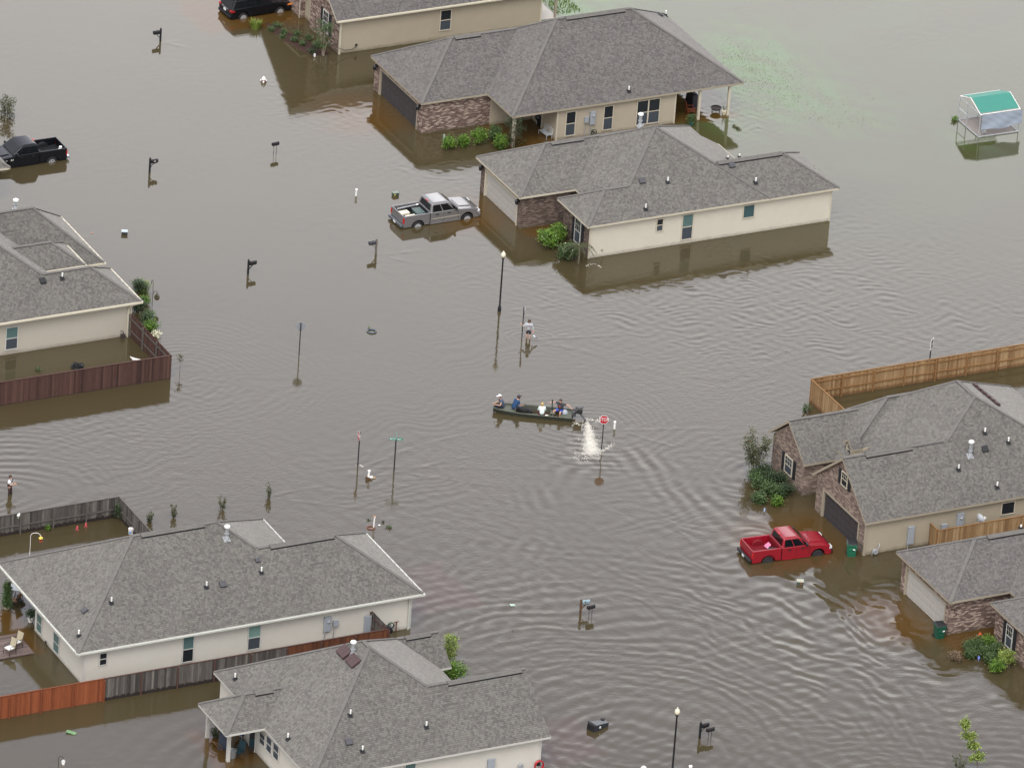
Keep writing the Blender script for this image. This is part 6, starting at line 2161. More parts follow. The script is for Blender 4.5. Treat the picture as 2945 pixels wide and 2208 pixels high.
def section(x, inset, zb, zt):
    t = x / BL
    rise = .26 * max(0, (t - .62) / .38) ** 2
    up = .08 * max(0, (t - .6) / .4) ** 2
    hb = hull_ring(x, inset, 0)
    return [(x, -hb, zt + up), (x, -hb * .84, zb + rise), (x, hb * .84, zb + rise), (x, hb, zt + up)]
h = MB()
vo = [p for x in xs_ for p in section(x, 0, -.12, .27)]
vi = [p for x in xs_ for p in section(min(max(x, .05), BL - .1), .035, -.06, .27)]
n = len(xs_)
fo = [(i * 4 + k, i * 4 + k + 1, i * 4 + 5 + k, i * 4 + 4 + k) for i in range(n - 1) for k in range(3)]
h.grid(vo, fo + [(0, 1, 2, 3), tuple((n - 1) * 4 + k for k in (3, 2, 1, 0))])
h.build('hull', OLIVE, bt, local=True, fix=True)
h = MB(); h.grid(vi, [f[::-1] for f in fo] + [(3, 2, 1, 0), tuple((n - 1) * 4 + k for k in range(4))]); h.build('inner_hull', OLIVE_D, bt, local=True, fix=False)
for s in (0, 3):
    m = MB(); m.tube([(p[0], p[1], p[2] + .01) for p in [section(x, .01, -.12, .27)[s] for x in xs_]], .035, 6); m.build('gunwale', OLIVE_L, bt, local=True)
m = MB(); m.bar((BL - .03, -.37, .36), (BL - .03, .37, .36), .05, .06); m.build('bow_rail', OLIVE_L, bt, local=True)
m = MB(); m.grid([(BL - 1.5, -.58, .20), (BL - .05, -.36, .29), (BL - .05, .36, .29), (BL - 1.5, .58, .20)], [(0, 1, 2, 3)]); m.box(BL - 1.52, BL - 1.48, -.58, .58, -.05, .2); m.build('bow_deck', OLIVE_L, bt, local=True)
m = MB(); m.box(.03, .75, -.62, .62, .17, .21); m.box(.73, .77, -.6, .6, -.05, .17); m.build('stern_deck', OLIVE_L, bt, local=True)
m = MB(); m.box(1.25, 3.1, .34, .62, .14, .18); m.box(1.25, 1.29, .36, .6, -.05, .14); m.build('side_bench', OLIVE_L, bt, local=True)
m = MB(); m.box(1.15, 1.5, -.62, .1, .15, .20); m.box(1.3, 1.34, -.6, .1, -.05, .15); m.build('thwart', OLIVE_L, bt, local=True)
m = MB()
for x in (1.05, 2.2, 3.3):
    for s in (-1, 1):
        y = s * (hull_ring(x, .05, 0))
        m.bar((x, y * .9, -.03), (x, y, .25), .03, .05)
m.build('rib', OLIVE_L, bt, local=True)
mo = thing('outboard_motor', 'black outboard motor with long shaft on the boat stern', 'outboard motor', (stern.x, stern.y, 0), brz)
m = MB(); m.box(-.62, -.12, -.22, .22, .42, .78); m.build('engine_block', mat('engine_black', (.02, .02, .022), .5), mo, local=True, bevel=.06)
m = MB(); m.lathe((-.38, 0, .78), [(.2, 0), (.2, .07), (.12, .12)], 14); m.tube([(-.55, -.24, .6), (-.6, -.32, .75)], .05, 8); m.obox((-.15, .2, .66), (.16, .14, .18)); m.tube([(-.3, .26, .72), (-.1, .34, .8), (-.05, .3, .9)], .03, 6); m.build('flywheel_cover', mat('engine_grey', (.10, .10, .105), .5), mo, local=True)
m = MB(); m.box(-.2, .02, -.12, .12, .15, .45); m.build('bracket', DKGREY, mo, local=True)
m = MB(); m.tube([(-.45, .05, .45), (-.75, .18, .15), (-1.05, .32, -.25)], [.08, .06, .05], 8); m.build('shaft', DKGREY, mo, local=True)
m = MB(); m.tube([(-.1, .08, .62), (.5, .22, .72), (.95, .3, .75)], .025, 6); m.build('tiller', BLACK, mo, local=True)
def bp(x, y, z):
    c, s_ = math.cos(brz), math.sin(brz)
    return (stern.x + x * c - y * s_, stern.y + x * s_ + y * c, z)
# seats are placed along the boat from photo pixels
def along(px, py, z):
    p = g(px, py, z)
    d = Vector((p.x - stern.x, p.y - stern.y))
    c, s_ = math.cos(brz), math.sin(brz)
    return d.x * c + d.y * s_, -d.x * s_ + d.y * c
x1, y1 = along(1447, 1170, .30)
person('person in white cap and slate blue shirt at the bow, back turned', bp(min(x1, BL - .35), max(-.3, min(.3, y1)), .26), brz + .25, sitting(.14, larm=((.22, .30, .30), (.45, .30, .34)), drop=.36), CLOTH_SLATE, CLOTH_NAVY, HAIR_B, cap=(CLOTH_W, True), shoes=CLOTH_NAVY, s=1.1)
x2, y2 = along(1476, 1176, .25)
person('man in blue shirt and jeans with dark cap sitting on the bow deck, looking back', bp(x2, max(-.3, min(.35, y2)), .22), brz - 2.45, sitting(.2, larm=((.22, .25, .22), (.42, .16, .08)), drop=.36), CLOTH_BLUE, DENIM, HAIR_B, cap=(mat('cap_dark', (.05, .035, .06), .8), True), shoes=CLOTH_BRN, s=1.1)
x3, y3 = along(1558, 1194, .18)
person('blond person in white hooded top sitting on the near bench, back turned', bp(x3, max(.2, min(.5, y3)), .18), VIEW + math.pi + .15, sitting(.06, drop=.3), CLOTH_MINT, CLOTH_MAR, HAIR_Y, sleeve=1.8, hairlen=.0, s=1.02)
x4, y4 = along(1612, 1182, .2)
person('bearded man in charcoal t-shirt and blue shorts steering at the stern', bp(x4, max(-.45, min(.3, y4)), .2), VIEW - .5, sitting(.04, rarm=((.02, -.42, .50), (.10, -.66, .42)), larm=((-.1, .42, .52), (-.05, .70, .40)), spread=.22, drop=.34), CLOTH_CHAR, CLOTH_RB, HAIR_B, sleeve=.7, legs='short', shoes=PVC, s=1.08)
st_ = [o for o in COL.objects if o.get('label', '').startswith('bearded man')][0]
m = MB(); vs_, fs_ = text_mesh('~', .3, .004); m.obox((.165, 0, .40), (.006, .12, .05)); m.obox((.163, .0, .36), (.006, .07, .06)); m.build('shirt_print', mat('print_red', (.5, .06, .04), .8), st_, local=True)
m = MB(); m.lathe((.10, 0, .64), [(.03, -.03), (.055, .0), (.06, .04)], 10); m.build('beard', HAIR_B, st_, local=True)
x5, y5 = along(1510, 1186, .1)
dg_ = thing('dog', 'black shaggy dog lying on the boat floor behind the man in jeans', 'dog', bp(x5, max(-.25, min(.2, y5)), .0), brz + .15)
V = Vector
ch = [[(V((-.38, 0, .22)), .13), (V((-.15, 0, .26)), .15), (V((.12, 0, .27)), .165), (V((.3, 0, .33)), .12), (V((.42, 0, .42)), .09), (V((.54, 0, .44)), .085), (V((.66, 0, .40)), .05)],
      [(V((-.38, 0, .22)), .13), (V((-.55, .08, .16)), .04), (V((-.72, .16, .1)), .03)]]
for s in (-1, 1):
    ch.append([(V((.12, 0, .27)), .165), (V((.2, s * .13, .14)), .07), (V((.24, s * .15, .04)), .045), (V((.5, s * .14, .03)), .035)])
    ch.append([(V((-.38, 0, .22)), .13), (V((-.3, s * .15, .16)), .09), (V((-.12, s * .2, .06)), .05), (V((-.36, s * .21, .03)), .04), (V((-.22, s * .22, .02)), .03)])
    ch.append([(V((.54, 0, .44)), .085), (V((.52, s * .07, .48)), .03), (V((.5, s * .11, .40)), .02)])
put('body', skin_mesh(ch), mat('fur_black', (.010, .010, .012), .85), dg_)
m = MB()
for i in range(420):
    a, q = pr.uniform(0, 6.28), pr.uniform(-.4, .5)
    c = V((q, math.cos(a) * .15, .26 + math.sin(a) * .13)); d = V((-.08, math.cos(a) * .05, -.03 + math.sin(a) * .04))
    m.poly([c + V((0, .012, 0)), c - V((0, .012, 0)), c + d])
m.build('fur', mat('fur_tuft', (.016, .016, .019), .8), dg_, local=True, fix=False)
x6, y6 = along(1625, 1186, .25)
bg = thing('bag', 'grey white cloth bag beside the steering man', 'bag', bp(x6, max(-.4, min(.3, y6)), .02), brz)
m = MB(); m.lathe((0, 0, 0), [(.12, 0), (.2, .08), (.19, .28), (.1, .42), (.05, .45)], 10); m.build('sack', mat('bag_grey', (.42, .45, .50), .9, var=.25), bg, local=True, smooth=True); m = MB(); m.tube([(-.06, 0, .43), (0, 0, .55), (.06, 0, .43)], .012, 5); m.build('strap', DKGREY, bg, local=True)
x7, y7 = along(1572, 1195, .3)
bx_ = thing('lunch_box', 'small turquoise box on the bench beside the person in white', 'box', bp(x7, max(.35, min(.55, y7)), .18), brz)
m = MB(); m.box(-.09, .09, -.06, .06, 0, .09); m.build('tub', mat('turquoise', (.10, .42, .45), .5), bx_, local=True, bevel=.015); m = MB(); m.box(-.095, .095, -.065, .065, .092, .11); m.build('lid', PVC, bx_, local=True, bevel=.008)
x8, y8 = along(1588, 1176, .3)
pd = thing('push_pole', 'dark upright stick gripped by the steering man', 'pole', bp(x8, max(-.6, min(.5, y8)), .0), brz)
m = MB(); m.tube([(0, 0, 0), (.02, .02, .85)], [.035, .03], 8); m.build('shaft', BLACK, pd, local=True); m = MB(); m.tube([(.02, .02, .85), (.03, .02, 1.0)], .042, 8); m.build('grip', BLACKP, pd, local=True)

# white wash thrown up by the propeller: countless flecks
fo_ = MB()
fr2 = random.Random(9)
FOAM = mat('foam', (.62, .59, .52), .8, var=.25, scale=4)
rd, vd = Vector((math.cos(YAW), -math.sin(YAW), 0)), Vector((math.sin(YAW), math.cos(YAW), 0))
for i in range(320):
    t = fr2.random() ** .8
    px = 1687 + 22 * t + fr2.gauss(0, 1) * (5 + 23 * t)
    py = 1212 + 95 * t + fr2.gauss(0, 3)
    core_ = math.exp(-((px - 1687 - 22 * t) / (5 + 20 * t)) ** 2)
    if fr2.random() > (.97 if t < .45 else .97 - 1.05 * (t - .45)) * (.3 + .7 * core_):
        continue
    p = g(px, py)
    h = (.10 * (1 - t) * core_ + .035) * fr2.uniform(.2, 1)
    s_ = fr2.uniform(.010, .028)
    a = fr2.uniform(-.5, .5)
    ax = rd * math.cos(a) + vd * math.sin(a); ay = Vector((-ax.y, ax.x, 0))
    L = s_ * fr2.uniform(1, 2.6)
    v = [p + ax * L + Vector((0, 0, h - .01)), p + ay * s_ + Vector((0, 0, h + .01)), p - ax * L + Vector((0, 0, h - .01)), p - ay * s_ + Vector((0, 0, h - .02))]
    fo_.poly(v)
for (x0, y0, x1, y1, n, sp) in ((1675, 1203, 1725, 1212, 50, 2), (1648, 1216, 1672, 1224, 30, 2), (1725, 1300, 1765, 1278, 60, 3), (1650, 1305, 1690, 1318, 60, 7), (1684, 768, 1728, 770, 26, 1), (1026, 1337, 1046, 1342, 14, 1.5)):
    for i in range(n):
        t = fr2.random()
        p = g(x0 + (x1 - x0) * t + fr2.gauss(0, 2), y0 + (y1 - y0) * t + fr2.gauss(0, sp) - (10 * math.sin(t * 3.14) if n == 26 else 0))
        a = fr2.uniform(-.6, .6)
        ax = rd * math.cos(a) + vd * math.sin(a); ay = Vector((-ax.y, ax.x, 0))
        s_ = fr2.uniform(.010, .026)
        fo_.poly([p + ax * s_ * 2 + Vector((0, 0, .02)), p + ay * s_ + Vector((0, 0, .03)), p - ax * s_ * 2 + Vector((0, 0, .02)), p - ay * s_ + Vector((0, 0, .012))])
tag(fo_.build('foam', FOAM, fix=False), 'white foam churned up behind the boat motor', 'foam', kind='stuff')

# ------------------------------------------------------------------ signs, lamps, mailboxes
POSTM = mat('post_dark', (.022, .022, .027), .55)
SIGN_R = mat('sign_red', (.42, .012, .022), .45, var=.04)
SIGN_W = mat('sign_white', (.80, .80, .80), .45, var=.03)
SIGN_B = mat('sign_back', (.30, .32, .35), .45, .3, var=.08)
SIGN_G = mat('sign_green', (.0, .22, .15), .45, var=.04)

def sign_post(root, h, r=.034):
    m = MB(); m.box(-r, r, -r, r, -.6, h); m.build('post', POSTM, root, local=True)

def stop_sign(px, py, h, rz, label, R=.335):
    p = g(px, py)
    t = thing('stop_sign', label, 'stop sign', (p.x, p.y, 0), rz, 'stop signs at the crossing')
    sign_post(t, h - .05)
    zc = h - R
    def octo(r, y0, y1, mtl, name):
        m = MB()
        pts = [(r * math.cos(math.pi / 8 + k * math.pi / 4), zc + r * math.sin(math.pi / 8 + k * math.pi / 4)) for k in range(8)]
        m.prism(pts, 'y', y0, y1)
        return m.build(name, mtl, t, local=True)
    octo(R, -.062, -.040, SIGN_B, 'sign_plate')
    octo(R * .985, -.0655, -.0625, SIGN_W, 'sign_border')
    octo(R * .90, -.0690, -.0660, SIGN_R, 'sign_face')
    vs_, fs_ = text_mesh('STOP', .30, bold=0.)
    w = max(v[0] for v in vs_) - min(v[0] for v in vs_)
    k = R * 1.68 / w
    m = MB(); m.grid([(v[0] * k, v[1] - .0735, v[2] * 1.2 + zc) for v in vs_], fs_)
    m.build('lettering', SIGN_W, t, local=True, fix=False)
    return t

D = math.radians
stop_sign(1730, 1294, 2.60, D(-27), 'upright STOP sign facing the viewer beside the boat wash')
stop_sign(1029, 1338, 2.48, D(-101), 'narrow STOP sign seen almost edge on, left of the green street name sign')
stop_sign(860, 1020, 2.42, D(150), 'stop sign showing its plain grey back, near the floating ring')
stop_sign(1501, 968, 2.30, D(64), 'dark edge-on stop sign held by the wading woman')

p = g(1133, 1354)
t = thing('street_sign', 'green street name sign reading MACADAMIA on a dark post', 'street sign', (p.x, p.y, 0), D(-27))
sign_post(t, 2.22, .045)
m = MB(); m.box(-.43, .43, -.012, .012, 2.24, 2.42); m.build('name_blade', SIGN_G, t, local=True)
vs_, fs_ = text_mesh('MACADAMIA', .17, bold=.012)
w = max(v[0] for v in vs_) - min(v[0] for v in vs_)
m = MB(); m.grid([(v[0] * .70 / w - .05, v[1] - .018, v[2] * 1.0 + 2.33) for v in vs_], fs_)
vs_, fs_ = text_mesh('DR', .06)
m.grid([(v[0] + .35, v[1] - .018, v[2] + 2.31) for v in vs_], fs_)
m.build('lettering', SIGN_W, t, local=True, fix=False)
m = MB(); m.box(-.012, .012, -.40, .40, 2.45, 2.62); m.build('cross_blade', SIGN_G, t, local=True)
m = MB(); m.lathe((0, 0, 2.2), [(.05, 0), (.05, .05), (.02, .06)], 8); m.build('bracket', POSTM, t, local=True)

p = g(2674, 1034)
t = thing('speed_sign', 'white speed limit sign seen aslant beyond the cedar fence', 'road sign', (p.x, p.y, 0), D(40))
sign_post(t, 1.45)
m = MB(); m.box(-.3, .3, -.06, -.04, .78, 1.55); m.build('sign_plate', SIGN_W, t, local=True)
m = MB()
for s, sz, z in (('SPEED', .14, 1.43), ('LIMIT', .14, 1.28), ('25', .36, 1.02)):
    vs_, fs_ = text_mesh(s, sz); m.grid([(v[0], v[1] - .066, v[2] + z) for v in vs_], fs_)
m.build('lettering', BLACK, t, local=True, fix=False)

def street_lamp(px, py, h, label):
    p = g(px, py)
    t = thing('street_lamp', label, 'street lamp', (p.x, p.y, 0), group='street lamps with acorn globes')
    m = MB(); m.lathe((0, 0, 0), [(.12, -.6), (.12, .22), (.085, .36), (.062, .45), (.052, h - .62), (.075, h - .58), (.11, h - .50), (.085, h - .46)], 14); m.build('pole', BLACK, t, local=True, smooth=True)
    m = MB(); m.lathe((0, 0, h - .46), [(.10, 0), (.155, .1), (.165, .2), (.135, .31), (.085, .365)], 18); m.build('globe', mat('globe_cream', (.74, .70, .54), .35, var=.04), t, local=True, smooth=True)
    m = MB(); m.lathe((0, 0, h - .095), [(.09, 0), (.07, .03), (.045, .05), (.05, .08), (.03, .12), (.008, .13)], 12); m.build('finial', mat('finial_cream', (.70, .66, .52), .4), t, local=True)
street_lamp(1436, 894, 4.47, 'black street lamp with cream globe near the wading woman')
street_lamp(1933, 2222, 4.55, 'black street lamp with cream globe at the bottom edge')

MB_BLK = mat('mailbox_black', (.016, .017, .021), .4)
MB_WD = mat('mailbox_wood', (.17, .145, .125), .85, var=.25)
MB_BRN = mat('mailbox_brown_wood', (.115, .062, .034), .85, var=.3)
MB_SIL = mat('mailbox_silver', (.30, .42, .47), .4, .3)
def mail_body(root, x0, x1, z, mtl, name='box'):
    m = MB()
    pts = [(-.095, z), (.095, z), (.095, z + .14)] + [(.095 * math.cos(a), z + .14 + .095 * math.sin(a)) for a in [math.pi * k / 8 for k in range(1, 8)]] + [(-.095, z + .14)]
    m.prism(pts, 'x', x0, x1)
    b = m.build(name, mtl, root, local=True)
    m = MB(); m.prism([(q[0] * 1.04, z + (q[1] - z) * 1.03 - .003) for q in pts], 'x', x1 - .03, x1 + .012); m.build('door', mtl, b, local=True)
    m = MB(); m.box(x0 + .15, x0 + .19, -.125, -.10, z + .1, z + .24); m.build('flag', mat('flag_dull', (.10, .03, .03), .5), b, local=True)

def mailbox_post(px, py, h, rz, label, wood=False, box=None, digits=None, scroll=False):
    p = g(px, py)
    t = thing('mailbox', label, 'mailbox', (p.x, p.y, 0), rz, 'roadside mailboxes')
    pm_ = wood or MB_BLK
    m = MB(); m.box(-.055, .055, -.055, .055, -.5, h)
    m.build('post', pm_, t, local=True)
    if not wood:
        m = MB(); m.lathe((0, 0, h), [(.065, 0), (.03, .02), (.045, .05), (.03, .08), (.006, .09)], 8); m.build('finial', pm_, t, local=True)
    zb = h - .34
    m = MB(); m.bar((-.10 if wood else 0, 0, zb - .035), (.55, 0, zb - .035), .09, .06)
    if scroll:
        m.tube([(.05, 0, zb - .42), (.12, 0, zb - .22), (.28, 0, zb - .1), (.48, 0, zb - .06)], .03, 6)
    else:
        m.bar((.05, 0, zb - .36), (.32, 0, zb - .06), .06, .05)
    m.build('arm', pm_, t, local=True)
    mail_body(t, .07, .57, zb, box or MB_BLK)
    if digits:
        vs_, fs_ = text_mesh(digits, .1)
        m = MB(); m.grid([(v[0] + .32, v[1] - .102, v[2] + zb + .1) for v in vs_], fs_); m.build('house_number', SIGN_W, t, local=True, fix=False)
    return t
def mailbox_legs(px, py, h, rz, label):
    p = g(px, py)
    t = thing('mailbox', label, 'mailbox', (p.x, p.y, 0), rz, 'roadside mailboxes')
    for x in (-.1, .12):
        m = MB(); m.tube([(x, 0, -.5), (x, 0, h - .2)], .016, 6); m.build('leg', BLACK, t, local=True)
    mail_body(t, -.25, .27, h - .22, MB_BLK)
    return t
mailbox_post(461, 119, .98, D(180), 'black post mailbox with box to the left, highest in the view')
mailbox_post(430, 497, 1.10, 0., 'black scroll bracket mailbox with white numbers right of the black pickup', digits='5031', scroll=True)
mailbox_legs(790, 444, .92, D(8), 'black mailbox on two thin legs above the white pipe')
mailbox_post(1081, 730, 1.12, D(180), 'grey wooden post mailbox with dark box below the silver pickup', wood=MB_WD, box=mat('mailbox_grey', (.05, .05, .06), .5))
mailbox_post(713, 788, 1.05, 0., 'black post mailbox with box to the right, left of the wooden mailbox')
mailbox_post(1669, 1764, 1.02, 0., 'silver mailbox on a brown wooden post', wood=MB_BRN, box=MB_SIL)
mailbox_legs(1697, 1773, .82, D(6), 'black two legged mailbox just below the silver mailbox')
mailbox_post(2012, 2121, 1.08, D(4), 'black post mailbox right of the lower street lamp', scroll=True)
mailbox_legs(2040, 2124, .78, D(8), 'black two legged mailbox beside the lower street lamp, in front of the post mailbox')

# fire hydrant
p = g(758, 236)
t = thing('fire_hydrant', 'white topped fire hydrant with a red band, half drowned', 'fire hydrant', (p.x, p.y, 0))
m = MB(); m.lathe((0, 0, 0), [(.13, -.5), (.13, .12), (.165, .14), (.165, .18)], 14); m.build('barrel', mat('hydrant_red', (.22, .02, .05), .5), t, local=True)
m = MB(); m.lathe((0, 0, .18), [(.17, 0), (.165, .06), (.13, .15), (.06, .2), (.05, .25), (.02, .26)], 14); m.build('bonnet', PVC, t, local=True, smooth=True)
for a in (0, 2.1, 4.2):
    m = MB(); m.tube([(math.cos(a + VIEW) * .1, math.sin(a + VIEW) * .1, .08), (math.cos(a + VIEW) * .23, math.sin(a + VIEW) * .23, .08)], .075, 10); m.build('nozzle_cap', PVC, t, local=True)

def white_pipe(px, py, h, label, r=.06, lean=0.):
    p = g(px, py)
    t = thing('standpipe', label, 'pipe', (p.x, p.y, 0))
    m = MB(); m.tube([(0, 0, -.4), (lean, 0, h)], r, 12); m.build('pipe', PVC, t, local=True)
    m = MB(); m.tube([(lean, 0, h - .06), (lean * 1.05, 0, h + .03)], r * 1.25, 12); m.build('cap', PVC, t, local=True)
    return t
white_pipe(1024, 564, .50, 'short white capped pipe above the silver pickup, left of the green box', .07)
white_pipe(1767, 1233, .52, 'stained pale pipe just right of the STOP sign by the boat', .07)
t = white_pipe(1059, 1378, .62, 'white pipe with a brown wedge of debris below the street name sign', .075, .03)
m = MB(); m.prism([(-.16, -.1), (.22, -.1), (.20, .06), (-.16, .24)], 'y', -.08, .08); m.build('wedge', MB_BRN, t, local=True)
m = MB(); m.obox((.2, -.02, .12), (.18, .14, .12), rz=.4); m.build('float', PVC, t, local=True)
m = MB(); m.ball((.42, .02, .03), (.13, .07, .06), 8, 6); m.build('debris', mat('debris_tan', (.45, .30, .16), .8), t, local=True)
t = white_pipe(1074, 1516, .74, 'white pipe standing in a terracotta ring near the white gutter', .05, .04)
m = MB()
q = []
for k in range(25):
    a = 6.2832 * k / 24
    q.append((-.2 + .24 * math.cos(a), -.05 + .24 * math.sin(a), .02))
m.tube(q, .045, 6); m.build('ring', mat('terracotta', (.17, .052, .030), .8), t, local=True)
m = MB(); m.ball((.0, 0, .80), (.09, .05, .05), 8, 5); m.build('cap_leaf', mat('leaf_orange', (.42, .19, .07), .8), t, local=True)
sprig(g(735 + K3 * 975, 1104 + K3 * 1170), .10, LF_MID, 'floating weed tuft up-left of the terracotta ring', 4, .12, size=.06)
sprig(g(735 + K3 * 1093, 1104 + K3 * 1188), .12, LF_DARK, 'dark weed tuft up-right of the terracotta ring', 3, .08, size=.06)
sprig(g(735 + K3 * 1145, 1104 + K3 * 1235), .12, LF_MID, 'bright weed tuft right of the terracotta ring', 5, .16, size=.08)
p = g(735 + K3 * 1064, 1104 + K3 * 1217)
t = thing('floating_ball', 'small white float between the weeds by the terracotta ring', 'float', (p.x, p.y, 0)); m = MB(); m.ball((0, 0, .03), (.09, .06, .05), 10, 6); m.build('shell', PVC, t, local=True)

# utility boxes and flotsam
def util_box(px, py, sz, rz, label, cb, cl):
    p = g(px, py)
    t = thing('utility_box', label, 'utility box', (p.x, p.y, 0), rz)
    m = MB(); m.box(-sz[0] / 2, sz[0] / 2, -sz[1] / 2, sz[1] / 2, -.4, sz[2]); m.build('cabinet', cb, t, local=True, bevel=.015)
    m = MB(); m.box(-sz[0] / 2 - .02, sz[0] / 2 + .02, -sz[1] / 2 - .02, sz[1] / 2 + .02, sz[2] + .003, sz[2] + .05); m.build('lid', cl, t, local=True, bevel=.015)
    return t
UB, UL = mat('util_green', (.055, .085, .065), .6), mat('util_lid_pale', (.42, .47, .44), .5, var=.15)
t = util_box(1137, 562, (.42, .30, .2), .1, 'green utility box above the silver pickup', UB, mat('util_lid_olive', (.22, .26, .21), .6))
m = MB(); m.box(-.18, -.08, -.156, -.151, .06, .15); m.build('warning_label', mat('label_yellow', (.7, .5, .05), .5), t, local=True)
util_box(358, 673, (.40, .34, .2), -.4, 'dark box with pale blue lid right of the left house', mat('util_dark', (.03, .035, .035), .6), mat('util_lid_blue', (.45, .52, .56), .5))
t = util_box(2301, 1678, (.42, .36, .2), -.5, 'pale lidded box in the ripples below the red pickup', UB, mat('util_lid_cream', (.42, .43, .34), .5))
m = MB(); m.box(.0, .09, -.186, -.181, .06, .14); m.build('warning_label', mat('label_red', (.5, .06, .04), .5), t, local=True)
p = g(1474, 1740)
t = thing('flotsam_panel', 'pale green lid floating right of the white house', 'lid', (p.x, p.y, 0), -.2)
m = MB(); m.obox((0, 0, .02), (.34, .26, .03), ry=.08); m.build('panel', mat('lid_mint', (.42, .55, .46), .5), t, local=True, bevel=.01); m = MB(); m.bar((-.14, -.1, .04), (.14, -.1, .05), .02, .02); m.build('rim', UL, t, local=True)
p = g(205, 2107)
t = thing('flotsam_panel', 'green lid with dark underside floating below the red stained fence', 'lid', (p.x, p.y, 0), -.75)
m = MB(); m.obox((0, 0, .05), (.62, .30, .05), ry=.1); m.build('panel', mat('lid_green', (.16, .30, .14), .5, var=.2), t, local=True, bevel=.015); m = MB(); m.box(-.3, .3, -.14, .14, -.05, .02); m.build('underside', BLACKP, t, local=True)
p = g(264, 671)
t = thing('marker_float', 'tiny orange float left of the dark box with blue lid', 'float', (p.x, p.y, 0)); m = MB(); m.ball((0, 0, .02), (.07, .05, .04), 8, 5); m.build('shell', mat('float_orange', (.7, .32, .2), .6), t, local=True)
p = g(1473, 1816)
t = thing('floating_scrap', 'small dark scrap floating below the pale green lid', 'scrap', (p.x, p.y, 0), .6); m = MB(); m.prism([(-.12, -.03), (.1, -.03), (.12, .06), (0, .02)], 'y', -.05, .05); m.build('sheet', DKGREY, t, local=True)
p = g(1069, 954)
t = thing('floating_ring', 'dark grey ring floating in the middle of the flooded street', 'ring', (p.x, p.y, 0))
m = MB()
m.tube([(.29 * math.cos(6.2832 * k / 32), .29 * math.sin(6.2832 * k / 32), .04) for k in range(33)], .055, 8); m.build('rim', mat('ring_slate', (.075, .095, .115), .5), t, local=True, smooth=True)
m = MB(); m.tube([(.245 * math.cos(6.2832 * k / 32), .245 * math.sin(6.2832 * k / 32), -.02) for k in range(33)], .03, 6); m.build('inner_lip', BLACKP, t, local=True)
sprig(g(1062, 946), .22, LF_BRIGHT, 'tiny green sprout behind the floating ring', 3, .06, size=.06)
p = g(*Q(0, 552, 1140, 1440))
t = thing('paper_sheet', 'white triangular scrap inside the maroon fence corner', 'scrap', (p.x, p.y, 0)); m = MB(); m.prism([(-.05, -.12), (.52, -.3), (.2, .05), (-.02, .42)], 'z', .02, .05); m.build('sheet', PVC, t, local=True); m = MB(); m.bar((-.03, .3, .055), (.45, -.25, .055), .02, .01); m.build('fold', SIGN_W, t, local=True)
p = g(*Q(0, 552, 665, 1510))
t = thing('netting_heap', 'heap of tangled black netting inside the maroon fence', 'netting', (p.x, p.y, 0))
m = MB()
for k in range(26):
    a = pr.uniform(0, 6.28)
    pts = []
    for i in range(7):
        a += pr.uniform(.3, .9)
        pts.append((math.cos(a) * pr.uniform(.1, .5), math.sin(a) * pr.uniform(.1, .4), pr.uniform(.0, .28)))
    m.tube(pts, .02, 4)
m.build('mesh_strands', BLACKP, t, local=True)
m = MB(); m.ball((0, 0, .02), (.4, .3, .16), 10, 6); m.build('core', BLACK, t, local=True)
p = g(*Q(735, 1656, -240, 190))
# yard signs and stakes
def yard_sign(px, py, h, w, hh, mtl, label, rz=0., oval=False):
    p = g(px, py)
    t = thing('yard_sign', label, 'yard sign', (p.x, p.y, 0), D(-27) + rz)
    m = MB(); m.tube([(0, 0, -.3), (0, 0, h)], .012, 5); m.build('stake', GALV, t, local=True)
    m = MB()
    if oval:
        m.prism([(w / 2 * math.cos(6.2832 * k / 14), h + hh / 2 * math.sin(6.2832 * k / 14)) for k in range(14)], 'y', -.022, -.008)
    else:
        m.box(-w / 2, w / 2, -.022, -.008, h - hh / 2, h + hh / 2)
    m.build('panel', mtl, t, local=True)
    m = MB(); m.box(-w * .22, w * .22, -.026, -.0225, h - hh * .1, h + hh * .18); m.build('mark', mat('sign_mark', (.35, .40, .55), .6), t, local=True)
yard_sign(735 + K3 * 507, K3 * 492, .16, .16, .30, SIGN_W, 'white oval sign at the tip of the mulch bed', oval=True)
yard_sign(*Q(2205, 1656, 1820, 735), .28, .14, .34, mat('sign_blue', (.10, .16, .55), .5), 'blue yard sign in the lower right shrub bed', oval=True)
yard_sign(*Q(2120, 1240, 310, 915, .2521), .12, .10, .3, mat('sign_pale_blue', (.40, .48, .70), .5), 'small blue and white stake sign below the hedge')
p = g(*Q(735, 0, 1618, 1215))
t = thing('marker_stake', 'pale green stake standing beside the first bright bush', 'stake', (p.x, p.y, 0), D(-20)); m = MB(); m.box(-.06, .06, -.015, .015, -.3, .52); m.build('panel', mat('stake_mint', (.36, .46, .42), .5), t, local=True); m = MB(); m.box(-.06, .06, -.02, .02, .46, .53); m.build('tip', UL, t, local=True)
p = g(*Q(2205, 1656, 1825, 580))
t = thing('garden_ornament', 'orange ornament on a stake above the lower right shrubs', 'ornament', (p.x, p.y, 0)); m = MB(); m.tube([(0, 0, -.3), (0, 0, .6)], .012, 5); m.build('stake', BLACK, t, local=True); m = MB(); m.prism([(-.14, .55), (-.03, .78), (.05, .78), (.14, .56), (.02, .66)], 'y', -.03, .03); m.build('figure', mat('ornament_orange', (.75, .14, .05), .5), t, local=True)

